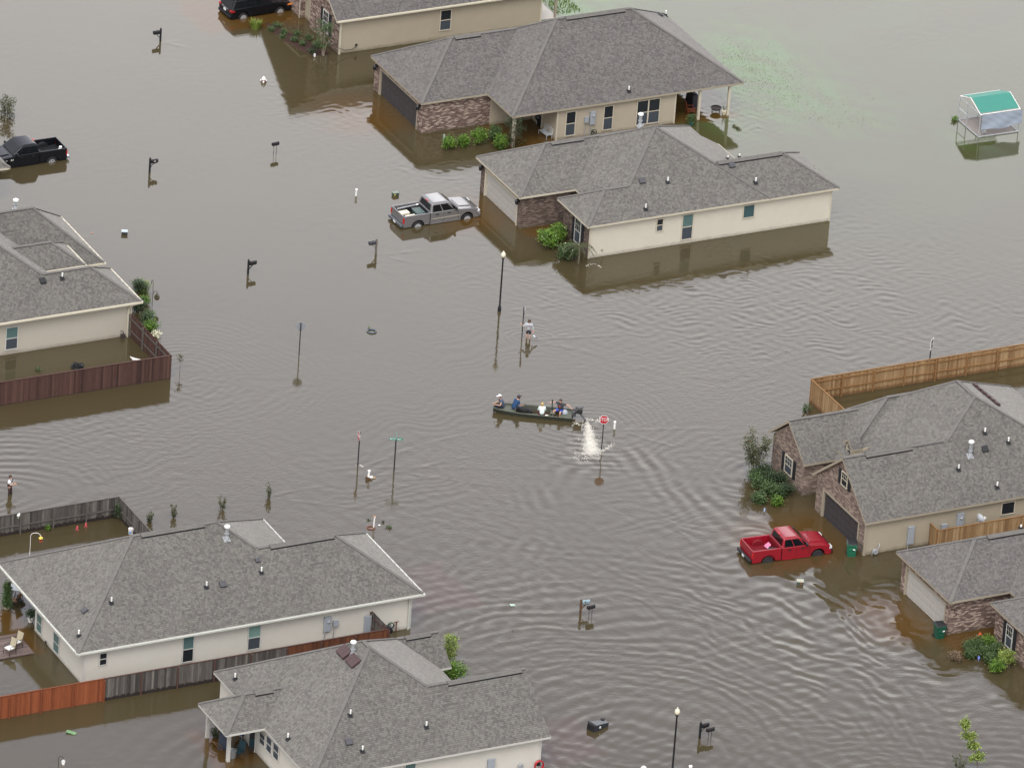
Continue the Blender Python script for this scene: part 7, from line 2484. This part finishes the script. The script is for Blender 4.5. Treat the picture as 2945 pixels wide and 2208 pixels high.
# ------------------------------------------------------------------ bins
def bin_(loc, rz, label, body, lid, rot=None):
    t = thing('wheelie_bin', label, 'bin', loc, rz)
    if rot:
        t.rotation_euler = rot
    B = [(-.25, -.22, 0), (.25, -.22, 0), (.25, .24, 0), (-.25, .24, 0)]
    T = [(-.33, -.36, 1.02), (.33, -.36, 1.02), (.33, .32, 1.02), (-.33, .32, 1.02)]
    m = MB(); m.grid(B + T, [(0, 1, 5, 4), (1, 2, 6, 5), (2, 3, 7, 6), (3, 0, 4, 7), (3, 2, 1, 0), (4, 5, 6, 7)]); m.build('body', body, t, local=True, bevel=.03)
    m = MB(); m.box(-.35, .35, -.38, .34, .94, 1.02); m.build('rim', body, t, local=True, bevel=.02)
    m = MB(); m.box(-.20, .20, -.335, -.30, .60, .74); m.box(-.16, .16, -.30, -.25, .35, .42); m.build('front_panel', body, t, local=True, bevel=.012)
    m = MB(); m.grid([(-.34, -.39, 1.03), (.34, -.39, 1.03), (.36, .36, 1.05), (-.36, .36, 1.05), (-.26, -.30, 1.09), (.26, -.30, 1.09), (.28, .30, 1.13), (-.28, .30, 1.13)], [(0, 1, 5, 4), (1, 2, 6, 5), (2, 3, 7, 6), (3, 0, 4, 7), (4, 5, 6, 7), (3, 2, 1, 0)]); m.build('lid', lid, t, local=True, bevel=.02)
    m = MB(); m.tube([(-.3, .36, .98), (-.3, .44, .98), (.3, .44, .98), (.3, .36, .98)], .025, 6); m.build('handle', lid, t, local=True)
    for s in (-1, 1):
        m = MB(); m.lathe((s * .27, .26, .12), [(.05, -.04), (.13, -.04), (.13, .04), (.05, .04)], 14, axis='x'); m.build('wheel', TYRE, t, local=True)
    m = MB(); m.box(.06, .2, -.372, -.345, .66, .74); m.build('emblem', SIGN_W, t, local=True)
    return t
BIN_G = mat('bin_green', (.010, .135, .070), .45, var=.06)
p = g(*Q(2205, 1104, 725, 1470)); bin_((p.x, p.y, -.12), D(-25), 'green wheelie bin with black lid between red pickup and brick corner', BIN_G, BLACKP)
p = g(*Q(2205, 1656, 1480, 525)); bin_((p.x, p.y, -.10), D(-5), 'green wheelie bin with black lid before the white garage door', mat('bin_dark_green', (.010, .085, .050), .45, var=.06), BLACKP)
p = g(1722, 2088)
fb_ = bin_((p.x + .55, p.y + .05, .02), 0, 'black wheelie bin floating on its side in the street', mat('bin_black', (.030, .036, .045), .4), BLACKP, rot=(D(10), D(-84), D(4)))
fb_.scale = (.95, .95, 1.2)

# ------------------------------------------------------------------ dog pen with green tarpaulin
A, Bp = g(*Q(2205, 0, 1640, 1035)), g(*Q(2205, 0, 1820, 1185))       # far left and near left corners of its base
Cn = g(*Q(2205, 0, 2160, 1135))
t = thing('dog_pen', 'dog pen of metal poles with a teal roof sheet and grey side tarp', 'pen', (Bp.x, Bp.y, 0), math.atan2(Cn.y - Bp.y, Cn.x - Bp.x))
Lx = (Cn - Bp).length
Ly = (A - Bp).length
hw = 1.78
PEN = mat('pen_pole', (.50, .54, .58), .4, .3, var=.1)
PENW = mat('pen_white', (.80, .80, .78), .5, var=.1)
for nm, pts in (('frame', [((0, 0, .06), (Lx, 0, .06)), ((0, Ly, .06), (Lx, Ly, .06)), ((0, 0, .06), (0, Ly, .06)), ((Lx, 0, .06), (Lx, Ly, .06)), ((0, 0, hw), (Lx, 0, hw)), ((0, Ly, hw), (Lx, Ly, hw)), ((0, 0, hw), (0, Ly, hw))]),):
    for a, b in pts:
        m = MB(); m.tube([a, b], .027, 8); m.build('frame_pole', PEN, t, local=True)
for x, y in ((0, 0), (0, Ly), (Lx, 0), (Lx, Ly), (0, Ly * .62), (Lx * .5, Ly)):
    m = MB(); m.tube([(x, y, -.5), (x, y, hw)], .03, 8); m.build('pole', PEN, t, local=True)
m = MB(); m.tube([(0, Ly * .62, .95), (0, Ly, .95)], .025, 6); m.build('gate_rail', PEN, t, local=True)
rz_ = hw + .62
for x in (0, Lx):
    for a, b in (((x, 0, hw), (x, Ly * .52, rz_)), ((x, Ly * .52, rz_), (x, Ly, hw + .1))):
        m = MB(); m.tube([a, b], .03, 8); m.build('rafter', PENW, t, local=True)
for y, z in ((0, hw + .02), (Ly, hw + .12)):
    m = MB(); m.tube([(0, y, z), (Lx, y, z)], .033, 8); m.build('eave_pole', PENW, t, local=True)
m = MB()
nx, ny = 10, 8
TE = mat('tarp_teal', (.045, .235, .185), .6, var=.1, bump=.3)
vs_ = []
for i in range(nx + 1):
    for j in range(ny + 1):
        u, v = i / nx, j / ny
        x = .06 + (Lx - .12) * u
        y = .10 + v * (Ly - .2)
        yr = Ly * .52
        z = hw + (rz_ - hw) * y / yr if y < yr else rz_ - (rz_ - hw - .1) * (y - yr) / (Ly - yr)
        vs_.append((x, y, z + .05 - .05 * math.sin(math.pi * u) * math.sin(math.pi * min(1, y / yr))))
m.grid(vs_, [(i * (ny + 1) + j, (i + 1) * (ny + 1) + j, (i + 1) * (ny + 1) + j + 1, i * (ny + 1) + j + 1) for i in range(nx) for j in range(ny)])
m.build('roof_sheet', TE, t, local=True)
m = MB(); vs_ = []
nx, ny = 26, 12
for i in range(nx + 1):
    for j in range(ny + 1):
        u, v = i / nx, j / ny
        lo = .62 + .25 * max(0, u - .55) + .06 * math.sin(u * 9)
        z = hw - .02 - (hw - lo) * v
        vs_.append((.12 + u * (Lx + .05), -.06 - .12 * math.sin(math.pi * u) * v - .03 * math.sin(u * 9 + v * 6) * v - .010 * math.sin(u * 26 - v * 15), z))
m.grid(vs_, [(i * (ny + 1) + j, (i + 1) * (ny + 1) + j, (i + 1) * (ny + 1) + j + 1, i * (ny + 1) + j + 1) for i in range(nx) for j in range(ny)])
m.build('side_tarp', mat('tarp_grey', (.30, .345, .42), .6, var=.05), t, local=True, smooth=True)
m = MB(); m.box(.02, Lx - .02, .02, Ly - .02, -.2, .012); m.build('floor_slab', mat('pen_floor', (.27, .235, .215), .8, var=.2, scale=3), t, local=True)
o = thing('bowl', 'small grey bucket lying on the dog pen floor', 'bucket', tuple(t.matrix_basis @ Vector((.62, .42, .02))), .3); m = MB(); m.lathe((0, 0, .1), [(.1, -.14), (.13, .14)], 12, axis='x'); m.build('pail', GALV, o, local=True); m = MB(); m.lathe((.0, 0, .1), [(.135, .12), (.135, .15)], 12, axis='x'); m.build('rim', PVC, o, local=True)
sprig(g(*Q(2205, 0, 1610, 1035)), .22, LF_BRIGHT, 'grass tuft at the far left corner of the dog pen', 8, .3, size=.12)
# driftwood by the back porch
a, b = g(*Q(1470, 0, 1910, 1085)), g(*Q(1470, 0, 1980, 1125))
t = thing('driftwood', 'mossy branch floating beyond the back porch post', 'branch', tuple((a + b) / 2)); t.location.z = 0
d = (b - a) / 2
m = MB(); m.tube([-d, Vector((0, .06, .04)), d], [.09, .08, .04], 7); m.build('log', BARK, t, local=True)
m = MB()
for i in range(90):
    q = -d + d * 1.6 * pr.random(); m.t = pr.random(); leaf(m, q + Vector((pr.gauss(0, .06), pr.gauss(0, .06), .07)), .1)
m.build('moss', LF_MID, t, local=True, fix=False)

# ------------------------------------------------------------------ hooks, feeders, satellite dishes, hoses
def hook(px, py, h, label, colr, reach, hang=None):
    p = g(px, py)
    t = thing('shepherd_hook', label, 'garden hook', (p.x, p.y, 0), D(-27))
    m = MB()
    pts = [(0, 0, -.3), (.01, 0, h * .6), (.0, 0, h * .85)] + [(reach / 2 - reach / 2 * math.cos(a), 0, h * .85 + h * .15 * math.sin(a)) for a in [.5, 1.0, 1.57, 2.1, 2.7]] + [(reach, 0, h * .84)]
    m.tube(pts, .018, 6); m.build('rod', colr, t, local=True)
    return t, p
t, p = hook(437, 886, 2.1, 'curly black double garden hook right of the left house', BLACK, -.12)
m = MB(); m.tube([(.0, 0, 1.0), (.10, 0, 1.28), (.24, 0, 1.3), (.3, 0, 1.12)], .016, 6); m.build('side_arm', BLACK, t, local=True)
q = t.matrix_basis @ Vector((.3, 0, .62))
o = thing('hanging_basket', 'round fibre hanging basket on the black garden hook', 'hanging basket', tuple(q))
m = MB(); m.lathe((0, 0, 0), [(.03, -.02), (.15, .06), (.19, .18), (.19, .24)], 12); m.build('basket', mat('coir', (.10, .075, .045), .9, var=.4), o, local=True)
m = MB()
for a in (0, 2.1, 4.2): m.tube([(.18 * math.cos(a), .18 * math.sin(a), .24), (0, 0, .5)], .007, 4)
m.build('chain', BLACK, o, local=True)
m = MB(); clump(m, (q.x, q.y, q.z + .28), (.16, .16, .08), 120, .06); m.build('foliage', LF_OLIVE, o, fix=False)
t, p = hook(*Q(0, 1104, 255, 1470), 1.62, 'white bent pole in the yard of the white house', PVC, .66)
q = t.matrix_basis @ Vector((.66, 0, 1.0))
o = thing('bird_feeder', 'yellow topped red bird feeder hanging from the white pole', 'bird feeder', tuple(q))
m = MB(); m.lathe((0, 0, 0), [(.11, 0), (.11, .05)], 12); m.lathe((0, 0, .04), [(.075, 0), (.075, .2)], 12); m.build('tube', mat('feeder_red', (.28, .05, .025), .5), o, local=True)
m = MB(); m.lathe((0, 0, .24), [(.14, 0), (.13, .06), (.05, .11), (.01, .2)], 12); m.build('roof', mat('feeder_yellow', (.78, .55, .10), .5), o, local=True)
t, p = hook(166, 2225, 1.25, 'thin black hook at the bottom left edge', BLACK, .3)
q = t.matrix_basis @ Vector((.3, 0, .72))
o = thing('bird_house', 'little white bird house on the thin black hook', 'bird house', tuple(q), D(-27))
m = MB(); m.prism([(-.08, 0), (.08, 0), (.08, .16), (0, .27), (-.08, .16)], 'y', -.08, .08); m.build('wall', PVC, o, local=True); m = MB(); m.prism([(-.11, .14), (0, .28), (.11, .14), (.11, .17), (0, .31), (-.11, .17)], 'y', -.1, .1); m.build('roof', SIGN_W, o, local=True); m = MB(); m.box(-.05, .05, -.05, .05, -.12, -.005); m.build('tray', mat('tray_tan', (.4, .3, .24), .7), o, local=True)

def dish(p, rz, label, mtl, s=1.):
    t = thing('satellite_dish', label, 'satellite dish', tuple(p), rz)
    m = MB(); m.tube([(0, 0, -.35), (0, 0, .05), (.05, 0, .2)], .03, 8); m.build('mast', GALV, t, local=True)
    m = MB()
    n, mm = 18, 4
    vs_, fs_ = [], []
    for i in range(mm + 1):
        for k in range(n):
            r_, a = .34 * s * i / mm, 6.2832 * k / n
            vs_.append((.05 + .45 * r_ * r_ / .34 - .2 * r_ * math.sin(a), r_ * math.cos(a), .25 + r_ * math.sin(a)))
    for i in range(mm):
        for k in range(n): fs_.append((i * n + k, i * n + (k + 1) % n, (i + 1) * n + (k + 1) % n, (i + 1) * n + k))
    m.grid(vs_, fs_); m.build('reflector', mtl, t, local=True, smooth=True)
    m = MB(); m.tube([(.08, 0, -.05), (.55 * s, 0, .12)], .022, 6); m.build('feed_arm', GALV, t, local=True)
    m = MB(); m.obox((.57 * s, 0, .2), (.1, .12, .16), ry=.5); m.build('receiver', PVC, t, local=True)
    return t
p = on_plane(Q(2205, 1104, 1815, 1195), *yplane(-29.9)); dish(p, D(15), 'pale satellite dish above the orange cedar fence', mat('dish_grey', (.50, .53, .57), .4), 1.1)
p = on_plane(Q(735, 1656, 1125, 500), *yplane(-30.0)); dish(p, D(45), 'dark satellite dish at the end of the plank fence', mat('dish_dark', (.02, .022, .026), .5), 1.0)
p = on_plane(Q(735, 1656, 1160, 420), *yplane(-28.75))
t = thing('hose_reel', 'coiled dark green hose on the white siding beside the dish', 'hose', (p.x, p.y, p.z), 0)
m = MB()
for k in range(4): m.tube([(.2 * math.cos(6.2832 * i / 20), -.03 - .035 * k, .2 * math.sin(6.2832 * i / 20)) for i in range(21)], .024, 6)
m.build('coil', mat('hose_green', (.02, .05, .03), .5), t, local=True); m = MB(); m.lathe((0, .02, 0), [(.05, -.18), (.05, .1)], 10, axis='y'); m.build('hub', GALV, t, local=True)
p = on_plane(Q(1470, 0, 708, 1135), *yplane(32.98))
t = thing('hose_reel', 'dark hose coiled on the tan siding beneath the meter box', 'hose', (p.x, p.y, p.z), 0)
m = MB()
for k in range(3): m.tube([(.2 * math.cos(6.2832 * i / 20), -.03 - .035 * k, .22 * math.sin(6.2832 * i / 20)) for i in range(21)], .022, 6)
m.build('coil', mat('hose_green', (.02, .05, .03), .5), t, local=True); m = MB(); m.lathe((0, .02, 0), [(.05, -.16), (.05, .1)], 10, axis='y'); m.build('hub', BLACK, t, local=True)
p = on_plane(Q(1470, 1656, 236, 1615), *yplane(-47.75))
t = thing('hose_reel', 'red hose coiled on the corner of the porch house wall', 'hose', (p.x, p.y, p.z), 0)
m = MB()
for k in range(5): m.tube([((.29 - .02 * (k % 2)) * math.cos(6.2832 * i / 24), -.02 - .03 * k, .33 * math.sin(6.2832 * i / 24) - .05) for i in range(25)], .028, 6)
m.build('coil', mat('hose_red', (.42, .012, .022), .4), t, local=True); m = MB(); m.box(-.12, .12, -.03, .1, -.1, .1); m.build('bracket', BLACK, t, local=True)

# ------------------------------------------------------------------ porch and patio things
PAD_Y = -.12
def grill(p, rz, label, mtl, covered=True):
    t = thing('barbecue', label, 'barbecue', (p.x, p.y, -.15), rz)
    if covered:
        m = MB(); m.grid([(-.62, -.32, 0), (.62, -.32, 0), (.62, .32, 0), (-.62, .32, 0), (-.52, -.25, .92), (.52, -.25, .92), (.52, .25, .92), (-.52, .25, .92), (-.36, -.16, 1.16), (.36, -.16, 1.16), (.36, .18, 1.14), (-.36, .18, 1.14)], [(0, 1, 5, 4), (1, 2, 6, 5), (2, 3, 7, 6), (3, 0, 4, 7), (4, 5, 9, 8), (5, 6, 10, 9), (6, 7, 11, 10), (7, 4, 8, 11), (8, 9, 10, 11), (3, 2, 1, 0)]); m.build('cover', mtl, t, local=True, bevel=.05)
        m = MB()
        for x in (-.4, -.1, .25, .5): m.tube([(x, -.335, .05), (x * .9, -.265, .9)], .018, 5)
        m.build('fold', mtl, t, local=True)
    else:
        m = MB(); m.lathe((0, 0, .62), [(.05, 0), (.22, .08), (.29, .22), (.29, .25)], 14); m.build('bowl', mtl, t, local=True)
        m = MB(); m.lathe((0, 0, .88), [(.29, 0), (.24, .12), (.1, .2), (.03, .22)], 14); m.build('lid', mtl, t, local=True)
        for a in (0, 2.1, 4.2):
            m = MB(); m.tube([(.14 * math.cos(a), .14 * math.sin(a), .7), (.28 * math.cos(a), .28 * math.sin(a), -.1)], .016, 5); m.build('leg', BLACK, t, local=True)
    return t
def chair(p, rz, label, frame, seat, z=0., group=None, kind='sling'):
    t = thing('chair', label, 'chair', (p.x, p.y, z), rz, group)
    m = MB(); m.box(-.22, .26, -.25, .25, .40, .43); m.build('seat', seat, t, local=True)
    m = MB(); m.obox((-.32, 0, .70), (.035, .50, .62), ry=-.22); m.build('backrest', seat, t, local=True)
    for s in (-1, 1):
        m = MB(); m.tube([(.26, s * .27, -.02), (.24, s * .27, .42), (.2, s * .27, .62), (-.28, s * .27, .62)], .018, 6); m.build('arm', frame, t, local=True)
        m = MB(); m.tube([(-.34, s * .26, -.02), (-.22, s * .26, .42), (-.40, s * .26, 1.0)], .018, 6); m.build('leg', frame, t, local=True)
        m = MB(); m.tube([(.24, s * .26, .40), (-.24, s * .26, .40)], .016, 6); m.build('seat_rail', frame, t, local=True)
    return t
def pot(p, r, h, label, mp, ml, ph, z=-.1, kind='bush'):
    t = thing('potted_plant', label, 'potted plant', (p.x, p.y, z))
    m = MB(); m.lathe((0, 0, 0), [(r * .7, 0), (r, h * .85), (r * 1.12, h * .86), (r * 1.12, h)], 14); m.build('pot', mp, t, local=True)
    m = MB(); m.lathe((0, 0, h - .03), [(r * .95, 0), (r * .95, .012)], 14); m.build('soil', mat('soil', (.04, .025, .018), .9), t, local=True)
    m = MB()
    if kind == 'topiary':
        for k in range(6):
            f = k / 5
            clump(m, (p.x, p.y, z + h + .15 + ph * f * .9), (r * (1.35 - f * .95), r * (1.35 - f * .95), ph * .16), 300, .09)
    elif kind == 'spike':
        for k in range(14):
            a = pr.uniform(0, 6.28)
            d = Vector((math.cos(a), math.sin(a), 0)); s_ = Vector((-d.y, d.x, 0)) * .02
            o_ = Vector((p.x, p.y, z + h))
            m.t = pr.random(); m.poly([o_ - s_, o_ + s_, o_ + d * .22 + Vector((0, 0, ph * pr.uniform(.7, 1)))])
    else:
        clump(m, (p.x, p.y, z + h + ph * .45), (r * 1.3, r * 1.3, ph * .55), 350, .09, .3)
    m.build('foliage', ml, t, fix=False)
    return t
STEEL = mat('bin_steel', (.42, .45, .47), .35, .6, var=.12)
# porch house
grill(g(*Q(570, 2080, 350, 300, 260 / 1270)), D(60), 'barbecue under a navy blue cover behind the white porch post', mat('cover_navy', (.020, .030, .055), .6))
p = g(*Q(570, 2080, 478, 470, 260 / 1270))
t = thing('trash_can', 'galvanised trash can with lid beside the white porch post', 'trash can', (p.x, p.y, -.15))
m = MB(); m.lathe((0, 0, 0), [(.2, 0), (.25, .62)], 16); m.build('can', STEEL, t, local=True); m = MB(); m.lathe((0, 0, .62), [(.27, 0), (.27, .03), (.14, .09), (.03, .11)], 16); m.tube([(-.07, 0, .72), (0, 0, .77), (.07, 0, .72)], .012, 5); m.build('lid', STEEL, t, local=True)
TEALD = mat('chair_teal', (.018, .055, .075), .55)
for q, rz, lb in (((560, 440), D(200), 'dark teal slatted chair tipped next to the trash can'), ((790, 350), D(60), 'dark teal slatted chair close to the porch windows')):
    chair(g(*Q(570, 2080, *q, 260 / 1270)), rz, lb, TEALD, TEALD, -.12, 'dark teal chairs on the porch')
chair(g(*Q(570, 2080, 600, 205, 260 / 1270)), D(-60), 'pale framed folding chair with blue seat at the back of the porch', GALV, mat('seat_blue', (.05, .08, .2), .7), -.1)
p = g(*Q(570, 2080, 245, 350, 260 / 1270))
t = thing('bentwood_rocker', 'brown bentwood rocker half sunk in front of the navy cover', 'rocker', (p.x, p.y, 0), D(120))
m = MB(); m.tube([(.5 * math.cos(a), 0, .12 + .3 * math.sin(a)) for a in [i * .35 - .4 for i in range(17)]], .03, 6); m.build('runner', MB_BRN, t, local=True); m = MB(); m.tube([(-.4, .1, .1), (-.1, .25, .5), (.35, .1, .55)], .03, 6); m.build('arm', MB_BRN, t, local=True)
sprig(g(*Q(570, 2080, 250, 190, 260 / 1270)), .75, LF_DARK, 'dark shrub with bare twigs beyond the navy cover', 12, .4)
# white house patio
pot(g(19, 1750), .20, .28, 'tall clipped conical plant in a pot at the left edge', mat('pot_tan', (.42, .33, .25), .8), LF_MID, 1.45, -.12, 'topiary')
p = g(50, 1712)
t = thing('patio_table', 'round pale glass topped patio table beside the porch post', 'table', (p.x, p.y, -.12))
m = MB(); m.lathe((0, 0, .72), [(.55, 0), (.56, .015), (.55, .03)], 24); m.build('tabletop', mat('glass_pale', (.55, .60, .62), .12), t, local=True)
for a in (.7, 2.27, 3.84, 5.41):
    m = MB(); m.tube([(.25 * math.cos(a), .25 * math.sin(a), .72), (.42 * math.cos(a), .42 * math.sin(a), -.1)], .02, 6); m.build('leg', BLACK, t, local=True)
q = thing('candle_jar', 'small dark jar standing on the glass patio table', 'jar', (p.x + .1, p.y, .64)); m = MB(); m.lathe((0, 0, 0), [(.04, 0), (.05, .12)], 10); m.build('jar', BLACKP, q, local=True); m = MB(); m.lathe((0, 0, .122), [(.05, 0), (.02, .03)], 10); m.build('lid', BLACK, q, local=True)
chair(g(42, 1735), D(120), 'wooden seated chair in front of the glass table', BLACK, mat('seat_tan', (.36, .21, .13), .7), -.14)
p = g(57, 1745)
t = thing('bar_stool', 'dark stool with splayed legs next to the wooden seated chair', 'stool', (p.x, p.y, -.14))
m = MB(); m.lathe((0, 0, .62), [(.22, 0), (.23, .05), (.18, .08)], 16); m.build('seat', BLACKP, t, local=True)
for a in (.3, 1.87, 3.44, 5.01):
    m = MB(); m.tube([(.12 * math.cos(a), .12 * math.sin(a), .62), (.24 * math.cos(a), .24 * math.sin(a), -.05)], .018, 5); m.build('leg', BLACK, t, local=True)
pot(g(88, 1787), .19, .36, 'white planter bucket with dark leaves at the white wall corner', PVC, LF_DARK, .5, -.06)
# little timber deck
rt, nr = g(99, 1881), g(0, 1912)
t = thing('timber_deck', 'worn timber deck standing just above the water at the left edge', 'deck', (rt.x, rt.y, 0))
m = MB()
DK = board_mat('boards_deck', (.045, .030, .027), (.115, .080, .072), (.24, .185, .17), wet_z=-5)
for k in range(22):
    y = rt.y - .02 + k * .125
    m.t = max(0, min(1, fr.gauss(.5, .25)))
    m.box(rt.x - 4, rt.x + fr.uniform(-.03, .03), y, y + .115, .06, .10)
m.build('boards', DK, t)
m = MB(); m.box(rt.x - 4, rt.x - .02, rt.y, rt.y + .05, -.3, .055); m.box(rt.x - .07, rt.x - .02, rt.y + .05, rt.y + 2.7, -.3, .055); m.build('joist', mat('deck_joist', (.05, .035, .03), .9), t)
SLING = mat('sling_beige', (.40, .35, .25), .8)
for q, rz, lb in (((27, 1880), D(200), 'beige sling chair nearer the edge of the timber deck'), ((46, 1862), D(200), 'beige sling chair further back on the timber deck')):
    c_ = chair(g(q[0], q[1], .1), rz, lb, mat('chair_bronze', (.05, .035, .03), .5), SLING, .1, 'sling chairs on the timber deck')
    m = MB(); m.box(-.2, .24, -.23, .23, .435, .47); m.build('cushion', CLOTH_W, c_, local=True, bevel=.015)
hy = on_plane(Q(0, 1656, 400, 560), *xplane(-43.55)); m = MB(); m.tube([(hy.x, hy.y, hy.z - .3), (hy.x - .05, hy.y, hy.z)], .03, 6); m.bar((hy.x - .05, hy.y - .1, hy.z), (hy.x - .05, hy.y + .1, hy.z), .04, .04)
t = thing('garden_tap', 'black garden tap on the white side wall between two windows', 'tap', tuple(hy)); m.build('pipe', BLACK, t); m = MB(); m.ball((hy.x - .08, hy.y, hy.z - .05), .04, 6, 4); m.build('valve', BLACK, t)
# white house yard
p = g(*Q(0, 1104, 1125, 1285))
t = thing('bucket', 'white plastic bucket floating near the grey fence corner', 'bucket', (p.x, p.y, 0)); m = MB(); m.lathe((0, 0, 0), [(.14, -.1), (.17, .3), (.18, .3), (.18, .34)], 16); m.build('pail', PVC, t, local=True); m = MB(); m.lathe((0, 0, .345), [(.185, 0), (.185, .03)], 16); m.build('lid', SIGN_W, t, local=True); m = MB(); m.obox((-.11, -.13, .15), (.14, .02, .12), rz=-.7); m.build('label', mat('label_blue', (.08, .25, .65), .5), t, local=True)
PINK = mat('pink_toy', (.80, .12, .16), .5)
for q, lb in (((663, 1255), 'pink garden figure nearer to the bird feeder'), ((738, 1228), 'pink garden figure nearer to the white bucket')):
    p = g(*Q(0, 1104, *q))
    t = thing('garden_figure', lb, 'ornament', (p.x, p.y, 0), D(-27), 'pink figures in the fenced yard')
    m = MB(); m.tube([(-.07, 0, 0), (0, 0, .14), (0, 0, .22)], [.03, .04, .035], 6); m.tube([(.07, 0, 0), (0, 0, .14)], [.03, .035], 6); m.ball((0, 0, .28), .045, 8, 6); m.tube([(-.07, 0, .22), (0, 0, .2), (.07, 0, .23)], .018, 5); m.build('figure', PINK, t, local=True)
    m = MB(); m.tube([(0, 0, -.3), (0, 0, .12)], .012, 5); m.build('stake', BLACK, t, local=True)
p = g(*Q(0, 1104, 160, 1290), 0)
_fy = bpy.data.objects['fence.002'].location.y
p = on_plane(Q(0, 1104, 158, 1135), *yplane(_fy - .02))
t = thing('plastic_bag', 'white plastic bag caught on the top of the grey fence', 'bag', tuple(p)); m = MB(); m.lathe((0, 0, -.05), [(.05, 0), (.12, .08), (.1, .18), (.03, .26)], 8); m.ball((.06, 0, .16), (.07, .05, .06), 7, 5); m.build('film', PVC, t, local=True, smooth=True); m = MB(); m.obox((0, -.02, -.1), (.08, .03, .1)); m.build('tied_end', mat('bag_green', (.45, .55, .4), .6), t, local=True)
# the tan house's porches
grill(g(*Q(1440, 300, 425, 250, 320 / 1270)), 0, 'black kettle barbecue against the recessed beige wall', BLACK, False)
p = g(*Q(1440, 300, 505, 365, 320 / 1270))
t = thing('porch_bench', 'white wire bench in the recessed front porch', 'bench', (p.x, p.y, -.12), D(-85))
WIRE = mat('wire_white', (.62, .66, .70), .4)
m = MB()
for k in range(7): m.bar((-.55, -.2 + k * .065, .42), (.55, -.2 + k * .065, .42), .03, .015)
m.build('seat', WIRE, t, local=True)
m = MB()
for k in range(14): m.tube([(-.52 + k * .08, .24, .42), (-.52 + k * .08, .3, .85)], .009, 4)
m.tube([(-.55, .24, .42), (-.55, .3, .8), (0, .32, .92), (.55, .3, .8), (.55, .24, .42)], .016, 6); m.build('backrest', WIRE, t, local=True)
for x in (-.52, .52):
    for y in (-.2, .22):
        m = MB(); m.tube([(x, y, .42), (x * 1.05, y * 1.1, -.05)], .016, 5); m.build('leg', WIRE, t, local=True)
grill(g(*Q(1900, 230, 440, 350, 260 / 1270)), D(90), 'barbecue under a black cover on the back porch', mat('cover_black', (.016, .018, .035), .45))
p = g(*Q(1900, 230, 415, 480, 260 / 1270))
t = thing('rocking_chair', 'reddish wooden rocking chair on the back porch', 'rocking chair', (p.x, p.y, -.12), D(-10))
RW = mat('wood_red', (.20, .050, .022), .5, var=.15)
m = MB(); m.box(-.25, .27, -.26, .26, .40, .44); m.build('seat', RW, t, local=True)
m = MB()
for k in range(7): m.bar((-.25, -.22 + k * .073, .44), (-.42, -.22 + k * .073, 1.1), .035, .02)
m.bar((-.42, -.27, 1.1), (-.42, .27, 1.1), .04, .07); m.build('backrest', RW, t, local=True)
for s in (-1, 1):
    m = MB(); m.tube([(-.5, s * .26, .08), (-.2, s * .26, -.02), (.2, s * .26, -.02), (.5, s * .26, .08)], .025, 6); m.build('runner', RW, t, local=True)
    m = MB(); m.bar((.25, s * .27, 0), (.25, s * .27, .66), .04, .04); m.bar((-.24, s * .27, 0), (-.3, s * .27, .66), .04, .04); m.build('leg', RW, t, local=True)
    m = MB(); m.bar((-.34, s * .27, .68), (.32, s * .27, .66), .08, .03); m.build('arm', RW, t, local=True)
p = g(*Q(1900, 230, 775, 450, 260 / 1270))
t = thing('fire_pit', 'round dark metal fire pit on legs between the porch posts', 'fire pit', (p.x, p.y, -.08))
m = MB(); m.lathe((0, 0, .2), [(.12, 0), (.32, .1), (.36, .2)], 18); m.build('bowl', mat('rust_dark', (.045, .03, .03), .7), t, local=True)
m = MB(); m.tube([(.38 * math.cos(6.2832 * i / 24), .38 * math.sin(6.2832 * i / 24), .42) for i in range(25)], .03, 6); m.build('rim', BLACK, t, local=True)
for a in (.4, 1.97, 3.54, 5.11):
    m = MB(); m.tube([(.34 * math.cos(a), .34 * math.sin(a), .42), (.40 * math.cos(a), .40 * math.sin(a), -.15)], .02, 5); m.build('leg', BLACK, t, local=True)
pot(g(*Q(1900, 230, 888, 485, 260 / 1270)), .17, .34, 'cream urn with a spiky plant beside the outer porch post', mat('urn_cream', (.62, .56, .42), .6), LF_MID, .62, -.06, 'spike')
pot(g(*Q(1900, 230, 425, 625, 260 / 1270)), .15, .26, 'teal pot of leafy plants at the foot of the middle porch post', mat('pot_teal', (.05, .17, .20), .5), LF_MID, .5, -.06)
p = g(*Q(1900, 230, 600, 230, 260 / 1270)); 
t = thing('plant_hanger', 'black hanging ornament under the far porch eave', 'ornament', (30.9, 40.5, 1.2)); m = MB(); m.tube([(0, 0, 1.2), (0, 0, .3)], .012, 5); m.build('chain', BLACK, t, local=True); m = MB(); m.ball((0, 0, .2), .11, 8, 6); m.build('ball', BLACK, t, local=True)
# white things at the very bottom edge of the view
p = g(1851, 2212); t = thing('floating_bag', 'white crumpled bag cut by the bottom edge', 'bag', (p.x, p.y, 0)); m = MB(); m.lathe((0, 0, 0), [(.2, -.05), (.22, .08), (.1, .22), (.03, .24)], 9); m.build('film', PVC, t, local=True); m = MB(); m.obox((.1, 0, .18), (.12, .06, .05), ry=.5); m.build('tied_end', PVC, t, local=True)
white_pipe(1985, 2217, .36, 'white capped pipe cut by the bottom edge beside the lamp', .09)
